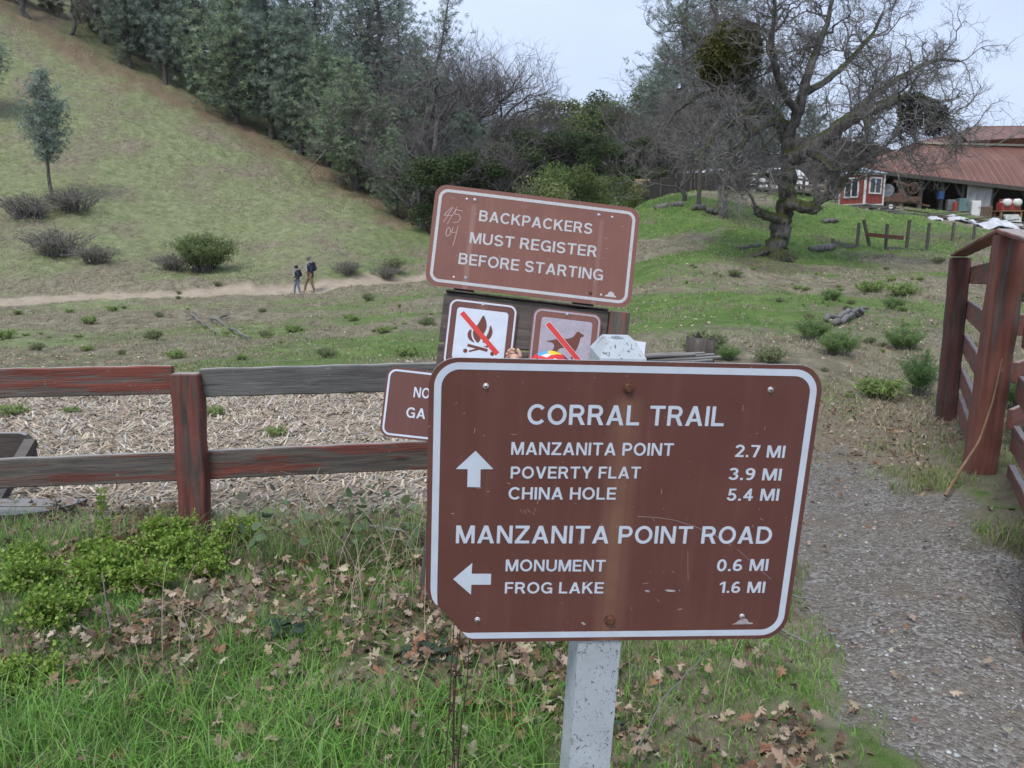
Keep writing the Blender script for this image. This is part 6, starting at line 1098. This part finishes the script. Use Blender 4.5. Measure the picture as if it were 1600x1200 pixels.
for (x0, y0, x1, y1, m_, lb) in [(1352,366,1412,372,'postred2','faded red rail'),(1302,380,1338,386,'railgrey','low grey rail'),(1385,388,1480,396,'railgrey','fallen grey rail')]:
    Y = 29.8; a = at(x0, y0, Y); b = at(x1, y1, Y); MB().bar(a, b, .05, .14).obj('rail', M[m_], WF, True, lb)
# stump behind the rail end
p = at(1096, 555, 5.4); o = None; bmV = []; r_ = .085; n = 16; lv = []
P_ = np.array([[0,0,-.3],[0,0,0],[0,0,.1],[.0,0,.2]]); V, F = tubes([(P_, np.array([.10,.092,.088,.09]))], n); V[:,:2] *= 1+.10*np.sin(np.arctan2(V[:,1], V[:,0])*5)[:,None]; V[-n:,2] += (vn(V[-n:,0]*40, V[-n:,1]*40, 3)-.6)*.09; me = mesh_np('stump', V, F, m_wood('stump_wood', 2, (.12,.10,.085), (.022,.018,.016), seed=70)); bm = bmesh.new(); bm.from_mesh(me); bmesh.ops.holes_fill(bm, edges=bm.edges); bm.to_mesh(me); bm.free(); o = link('old_stump', me); q = at(1096, 529, 5.0); o.location = (q[0], 5.0, q[2]-.2); tag(o, 'rotten charred post stump behind the splintered rail end', 'stump')
# ------------------------------------------------------------------ red corral fence at the right
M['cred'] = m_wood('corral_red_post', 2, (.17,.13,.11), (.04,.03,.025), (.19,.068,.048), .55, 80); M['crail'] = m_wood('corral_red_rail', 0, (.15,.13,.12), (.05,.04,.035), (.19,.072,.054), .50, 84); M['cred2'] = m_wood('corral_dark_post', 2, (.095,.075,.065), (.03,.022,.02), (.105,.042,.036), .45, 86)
RF = root('red_corral_fence', 'tall dark red plank fence with heavy posts at the right edge', 'fence', (3.2, 5.6, 0))
pA = at(1548, 600, 4.6); pB = at(1482, 600, 6.66)
def post(x, y, z1, w, d, rz, mat, lean=(0,0), label=None):
    z0 = g1(x, y)-.25; me = MB().box((0,0,0), (w, d, z1-z0), bev=.009).mesh('post', mat); grain(me, 14, .0035, 2); o = link('post', me, RF); dv = Vector((lean[0], lean[1], 1)).normalized(); o.matrix_basis = Matrix.Translation(Vector((x+lean[0]*.1, y, (z0+z1)/2))) @ dv.to_track_quat('Z', 'Y').to_matrix().to_4x4() @ Matrix.Rotation(rz, 4, 'Z'); o.matrix_parent_inverse = mw(RF).inverted()
    if label: o['label'] = label
    return o
xA, yA = float(pA[0]), 4.6; xB, yB = float(pB[0]), 6.66
ang = math.atan2(yA-yB, xA-xB)
tA = at(1560, 366, 4.6); tB = at(1486, 402, 6.66); yC = 2.75; xC = xA+(xA-xB)/(yA-yB)*(yC-yA)
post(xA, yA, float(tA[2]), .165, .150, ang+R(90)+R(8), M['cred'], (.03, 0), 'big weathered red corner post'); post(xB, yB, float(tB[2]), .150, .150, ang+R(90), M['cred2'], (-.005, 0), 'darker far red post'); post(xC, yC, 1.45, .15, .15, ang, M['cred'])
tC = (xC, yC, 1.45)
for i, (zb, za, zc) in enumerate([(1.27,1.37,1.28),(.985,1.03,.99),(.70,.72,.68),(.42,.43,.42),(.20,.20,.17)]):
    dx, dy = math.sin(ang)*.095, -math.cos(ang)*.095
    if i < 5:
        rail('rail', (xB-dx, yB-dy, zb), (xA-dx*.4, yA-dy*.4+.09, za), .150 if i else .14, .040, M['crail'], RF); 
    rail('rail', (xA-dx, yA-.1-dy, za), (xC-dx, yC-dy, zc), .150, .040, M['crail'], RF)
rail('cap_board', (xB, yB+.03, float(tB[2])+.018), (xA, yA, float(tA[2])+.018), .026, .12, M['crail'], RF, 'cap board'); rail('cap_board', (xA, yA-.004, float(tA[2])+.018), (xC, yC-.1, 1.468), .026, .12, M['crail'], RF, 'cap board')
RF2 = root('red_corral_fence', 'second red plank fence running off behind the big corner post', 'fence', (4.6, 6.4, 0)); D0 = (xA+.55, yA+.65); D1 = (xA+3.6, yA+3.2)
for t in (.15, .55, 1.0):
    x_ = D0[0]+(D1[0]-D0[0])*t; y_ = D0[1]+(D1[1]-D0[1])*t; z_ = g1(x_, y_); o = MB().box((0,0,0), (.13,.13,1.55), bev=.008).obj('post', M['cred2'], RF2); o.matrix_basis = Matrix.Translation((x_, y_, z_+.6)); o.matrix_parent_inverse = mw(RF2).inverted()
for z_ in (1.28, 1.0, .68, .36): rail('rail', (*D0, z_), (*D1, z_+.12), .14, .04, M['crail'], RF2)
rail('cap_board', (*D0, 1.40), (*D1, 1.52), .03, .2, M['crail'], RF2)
# thin leaning branch against the corner post
P_ = np.array([at(1478,768,4.2), at(1500,735,4.3), at(1530,690,4.42), at(1552,625,4.46), at(1566,560,4.47)]); P_[0][2] = g1(P_[0][0], P_[0][1])+.012; t0 = np.linspace(0, 4, 16); Q = np.stack([np.interp(t0, np.arange(5), P_[:,k]) for k in range(3)], 1); o0 = Q[0].copy(); V, F = tubes([(Q-o0, np.linspace(.010, .004, 16))], 6); o = link('leaning_branch', mesh_np('leaning_branch', V, F, simple('tan_branch', (.22,.14,.08), .85, .3, 20))); o.location = o0; tag(o, 'thin tan branch leaning against the big red corner post', 'branch')
# ------------------------------------------------------------------ bench left of the fence
BN = root('picnic_bench', 'dark weathered plank bench cut off by the left edge behind the fence', 'bench', (-3.4, 4.9, 0)); DW = m_wood('bench_wood', 0, (.085,.07,.06), (.03,.025,.022), seed=90)
def slab(name, pts, z0, z1, mat, parent): 
    mb = MB(); a = [mb.bm.verts.new((x, y, z0)) for x, y in pts]; b = [mb.bm.verts.new((x, y, z1)) for x, y in pts]; n = len(pts); mb.bm.faces.new(a[::-1]); mb.bm.faces.new(b)
    for i in range(n): mb.bm.faces.new((a[i], a[(i+1) % n], b[(i+1) % n], b[i]))
    bmesh.ops.bevel(mb.bm, geom=list(mb.bm.edges), offset=.004, segments=1, affect='EDGES'); return mb.obj(name, mat, parent, True)
zs = .075; X1 = float(at(130, 790, 4.4)[0])
slab('seat', [(X1-2.0,4.15),(X1-.26,4.15),(X1-.10,4.22),(X1-.06,4.29),(X1-2.0,4.29)], zs-.045, zs, DW, BN); slab('seat', [(X1-2.0,4.298),(X1-.05,4.298),(X1,4.36),(X1+.01,4.44),(X1-2.0,4.44)], zs-.045, zs, DW, BN)
bt_ = at(50, 676, 4.9); MB().poly([(bt_[0]-1.9,bt_[2]-.17),(bt_[0]+.01,bt_[2]-.17),(bt_[0],bt_[2]-.05),(bt_[0]-.035,bt_[2]-.012),(bt_[0]-.07,bt_[2]),(bt_[0]-1.9,bt_[2])], 4.88, 4.92).obj('backrest', DW, BN, True)
for x_ in (X1-.35, X1-1.7): MB().box((x_, 4.29, (zs-.05)/2-.05), (.09,.20,zs+.05)).obj('leg', DW, BN, True); MB().bar((x_-.2, 4.42, .0), (x_-.2, 4.87, bt_[2]-.05), .07, .05).obj('back_support', DW, BN, True)
# ================================================================== people
def skin(name, V, E_, Rr, mat, parent, roots=(0,), sub=2, label=None):
    me = bpy.data.meshes.new(name); me.from_pydata([tuple(v) for v in V], E_, []); me.materials.append(mat); o = link(name, me, parent, label=label); md = o.modifiers.new('skin', 'SKIN'); md.use_smooth_shade = True
    for i, r_ in enumerate(Rr):
        s = me.skin_vertices[0].data[i]; s.radius = (r_, r_) if not isinstance(r_, tuple) else r_; s.use_root = i in roots
    sb = o.modifiers.new('sub', 'SUBSURF'); sb.levels = sb.render_levels = sub; return o
SK = simple('skin', (.42,.24,.17), .6, .08); SKL = simple('skin_light', (.52,.31,.23), .55, .08); NAVY = simple('navy_jacket', (.018,.024,.045), .85, .3); KHA = simple('khaki_trousers', (.20,.145,.085), .9, .2); JEAN = simple('grey_jeans', (.16,.18,.23), .9, .2); BLKH = simple('black_hair', (.012,.010,.009), .6, .3); GRH = simple('grey_cap_cloth', (.22,.20,.17), .9, .2); SHO = simple('brown_boot', (.05,.035,.025), .8); STR = simple('pale_strap', (.42,.46,.55), .8); PACK = simple('dark_backpack', (.014,.016,.024), .85)
def walker(name, label, p, s, rz, cloth, J, hair, cap):
    """J: joint dict in metres for a 1.75 m figure walking toward -x; body one continuous skin, clothes over it"""
    r = root(name, label, 'person', p, rz); r.scale = (s,)*3
    K = ['pel','ch','nk','hd','top','lsh','lel','lha','lfi','rsh','rel','rha','rfi','lhp','lkn','lan','lto','rhp','rkn','ran','rto']
    E_ = [(0,1),(1,2),(2,3),(3,4),(1,5),(5,6),(6,7),(7,8),(1,9),(9,10),(10,11),(11,12),(0,13),(13,14),(14,15),(15,16),(0,17),(17,18),(18,19),(19,20)]
    Rr = [.13,.14,.055,.10,.075,.06,.045,.034,.022,.06,.045,.034,.022,.085,.058,.040,.035,.085,.058,.040,.035]; skin('body', [J[k] for k in K], E_, Rr, SK, r)
    skin('jacket', [J['pel'], J['ch'], tuple(np.array(J['nk'])-[0,0,.05]), J['lsh'], J['lel'], tuple(np.array(J['lha'])*.85+np.array(J['lel'])*.15), J['rsh'], J['rel'], tuple(np.array(J['rha'])*.85+np.array(J['rel'])*.15)], [(0,1),(1,2),(1,3),(3,4),(4,5),(1,6),(6,7),(7,8)], [.165,.175,.085,.085,.066,.052,.085,.066,.052], cloth[0], r)
    skin('trousers', [tuple(np.array(J['pel'])-[0,0,.02]), J['lhp'], J['lkn'], J['lan'], J['rhp'], J['rkn'], J['ran']], [(0,1),(1,2),(2,3),(0,4),(4,5),(5,6)], [.145,.105,.078,.060,.105,.078,.060], cloth[1], r)
    for a, b in (('lan','lto'), ('ran','rto')):
        A = Vector(J[a]); B = Vector(J[b]); skin('shoe', [A+Vector((0,0,-.02)), A.lerp(B, .4)+Vector((0,0,-.03)), B+Vector((-.02,0,-.01))], [(0,1),(1,2)], [.052,.050,.040], cloth[2], r)
    h = Vector(J['hd']); skin('hat' if cap else 'hair', [h+Vector((.025,0,.015)), h+Vector((.01,0,.075)), h+Vector((.055,0,-.03))], [(0,1),(0,2)], [.108,.088,.085], hair, r)
    if cap: MB().cyl(h+Vector((-.03,0,.045)), h+Vector((-.03,0,.055)), .15, 18).obj('hat_brim', hair, r)
    MB().ball(h+Vector((-.105,0,-.01)), .017, (1.3,.7,1.2), 1).obj('nose', SK, r); 
    for s_ in (-1, 1): MB().ball(h+Vector((-.092,s_*.034,.012)), .009, (1,1,1), 1).obj('eye', BLKH, r)
    c = Vector(J['ch'])+Vector((.17,0,-.02)); b = MB().box(c, (.20,.30,.46), bev=.06).box(c+Vector((.11,0,-.08)), (.08,.22,.22), bev=.03).obj('backpack', PACK, r)
    for s_ in (-1, 1):
        q = Vector(J['ch']); V, F = tubes([(np.array([q+Vector((.11,s_*.11,.17)), q+Vector((0,s_*.125,.215)), q+Vector((-.13,s_*.12,.10)), q+Vector((-.17,s_*.12,-.08)), q+Vector((-.12,s_*.16,-.22))]), np.full(5, .020))], 6); link('strap', mesh_np('strap', V, F, STR), b)
    return r
JA = dict(pel=(0,0,.95), ch=(-.02,0,1.30), nk=(-.035,0,1.50), hd=(-.06,0,1.62), top=(-.06,0,1.70), lsh=(-.02,-.19,1.40), lel=(.10,-.25,1.14), lha=(.04,-.25,.90), lfi=(.02,-.24,.82), rsh=(-.02,.19,1.40), rel=(-.06,.25,1.14), rha=(-.25,.20,1.02), rfi=(-.32,.18,1.01), lhp=(0,-.09,.90), lkn=(-.03,-.10,.50), lan=(.24,-.10,.12), lto=(.13,-.10,.03), rhp=(0,.09,.90), rkn=(-.24,.10,.52), ran=(-.33,.10,.09), rto=(-.47,.10,.04))
JA['lan'] = (.16,-.10,.10); JA['lto'] = (.02,-.10,.035); JA['lkn'] = (.05,-.10,.50)
q = hit(486.5, 457.2); walker('person', 'adult in navy jacket and khaki trousers with backpack walking on the trail', (q[0], q[1], g1(q[0], q[1])-.01), 1.0, R(8), (NAVY, KHA, SHO), JA, GRH, True)
JC = dict(JA); JC.update(hd=(-.05,0,1.60), lha=(-.10,-.24,.94), lfi=(-.16,-.22,.90), lan=(.14,-.10,.10), lto=(.01,-.10,.035), rkn=(-.16,.10,.50), ran=(-.20,.10,.08), rto=(-.34,.10,.04))
q = hit(465.5, 459.8); walker('person', 'child in dark jacket and grey jeans walking ahead of the adult on the trail', (q[0], q[1], g1(q[0], q[1])-.01), .80, R(14), (NAVY, JEAN, simple('white_trainer', (.35,.36,.40), .7)), JC, BLKH, False)
# small child standing at the notice board, one hand on the fire sign, mostly hidden by the trail sign
hx, hy, hz = .150, 3.18, .985
CH = root('person', 'small child in a bright red, yellow and blue cap touching the no fire sign', 'person', (hx, hy, 0))
hand = np.array(at(806, 553.5, 3.37))-np.array([hx, hy, 0])
Vb = [(0,0,.50),(0,0,.76),(0,-.0,.87),(0,.01,.98),(0,.01,1.03),(-.13,.0,.82),(-.20,.03,.90),tuple(hand+[-.012,-.035,-.045]),(.13,0,.82),(.17,.03,.66),(.15,.14,.58),(-.06,0,.47),(-.07,.01,.26),(-.07,0,.05),(-.07,.09,.03),(.06,0,.47),(.07,.01,.26),(.07,0,.05),(.07,.09,.03)]
Eb = [(0,1),(1,2),(2,3),(3,4),(1,5),(5,6),(6,7),(1,8),(8,9),(9,10),(0,11),(11,12),(12,13),(13,14),(0,15),(15,16),(16,17),(17,18)]; Rb = [.09,.095,.042,.078,.06,.042,.032,.022,.042,.032,.022,.06,.045,.032,.025,.06,.045,.032,.025]
n0 = len(Vb); roots = [0]; hv = np.array(hand)
Vb += [tuple(hv+[-.012,-.035,-.045]), tuple(hv+[-.006,-.018,-.018]), tuple(hv+[0,-.004,.0])]; Eb += [(7,n0+1),(n0+1,n0+2)]; Rb += [.012,.024,.021]; Vb.pop(n0); Rb.pop(n0); Eb[-2:] = [(7,n0),(n0,n0+1)]
for k, (dx, dz, L_, r_) in enumerate([(-.026,-.004,.036,.0068),(-.012,.006,.042,.0072),(.002,.010,.044,.0074),(.016,.006,.038,.0072)]):
    b = len(Vb); o_ = hv+np.array([-.004+dx*.1, .004, dx*.95+.002]); Vb += [tuple(o_), tuple(o_+[-L_*.42, .012, .003]), tuple(o_+[-L_*.72, .012, -.004]), tuple(o_+[-L_*.86, .002, -.008])]; Eb += [(b,b+1),(b+1,b+2),(b+2,b+3)]; Rb += [r_*1.1, r_, r_*.95, r_*.8]; roots.append(b)
b = len(Vb); o_ = hv+np.array([.020,-.014,-.016]); Vb += [tuple(o_), tuple(o_+[-.004,.006,.026]), tuple(o_+[-.016,.012,.040])]; Eb += [(b,b+1),(b+1,b+2)]; Rb += [.0095,.0085,.007]; roots.append(b)
skin('body', Vb, Eb, Rb, SKL, CH, tuple(roots), 2)
REDJ = simple('pale_grey_sweater', (.50,.50,.54), .9, .15, 30); skin('sweater', [(0,0,.48),(0,0,.76),(0,0,.855),(-.13,0,.82),(-.20,.03,.90),tuple(hv+[-.010,-.030,-.052]),(.13,0,.82),(.17,.03,.66),(.15,.12,.59)], [(0,1),(1,2),(1,3),(3,4),(4,5),(1,6),(6,7),(7,8)], [.11,.115,.055,.056,.046,.029,.056,.046,.034], REDJ, CH)
skin('trousers', [(0,0,.48),(-.06,0,.45),(-.07,.01,.26),(-.07,0,.07),(.06,0,.45),(.07,.01,.26),(.07,0,.07)], [(0,1),(1,2),(2,3),(0,4),(4,5),(5,6)], [.098,.075,.060,.045,.075,.060,.045], JEAN, CH)
for s_ in (-.07, .07): skin('shoe', [(s_,-.03,.03),(s_,.04,.03),(s_,.10,.025)], [(0,1),(1,2)], [.035,.036,.030], BLKH, CH)
t = NT('patchwork_cap'); v = t.coord('Object', (1,1,1)); vo = t.voro(v, 24, 'F1', 'Color'); f = t.n('ShaderNodeSeparateColor', i_0=vo).outputs[0]
capm = t.done(t.ramp(f, (0, (.55,.03,.03)), (.30, (.75,.50,.04)), (.44, (.10,.32,.55)), (.58, (.6,.62,.65)), (.72, (.55,.03,.03)), (.9, (.02,.02,.03)), interp='CONSTANT'), .7, t.noise(v, 80), .2, .002)
mb = MB(); bm = mb.bm; rings = []
for i in range(9):
    a = i/8*R(96); rr = .103*math.sin(a)*1.0+.0005; z = .103*math.cos(a); rings.append([bm.verts.new((rr*math.cos(6.2832*k/22), rr*1.12*math.sin(6.2832*k/22), z)) for k in range(22)])
for a, b in zip(rings[:-1], rings[1:]):
    for k in range(22): bm.faces.new((a[k], a[(k+1) % 22], b[(k+1) % 22], b[k]))
bm.faces.new(rings[0]); cp_ = mb.obj('cap', capm, CH, smooth=True); ctz = at(860, 548.5, 3.18)[2]; cp_.location = (0,.01,ctz-.103); md = cp_.modifiers.new('s', 'SOLIDIFY'); md.thickness = .004
skin('hair', [(0,.0,ctz-.15),(0,-.03,ctz-.20)], [(0,1)], [.098,.07], simple('brown_hair', (.05,.03,.02), .7), CH)

# ================================================================== air
HZ = MB().box((0, 800, 160), (7000, 5000, 520)).mesh('haze'); hm = bpy.data.materials.new('haze'); hm.use_nodes = True; ht = hm.node_tree; ht.nodes.clear(); ho = ht.nodes.new('ShaderNodeOutputMaterial'); pv = ht.nodes.new('ShaderNodeVolumePrincipled'); pv.inputs['Density'].default_value = .00012; pv.inputs['Color'].default_value = (.82, .88, .97, 1); pv.inputs['Anisotropy'].default_value = .3; ht.links.new(pv.outputs[0], ho.inputs['Volume']); HZ.materials.append(hm); o = link('haze', HZ); tag(o, 'thin pale air haze over the valley', 'haze', kind='stuff')
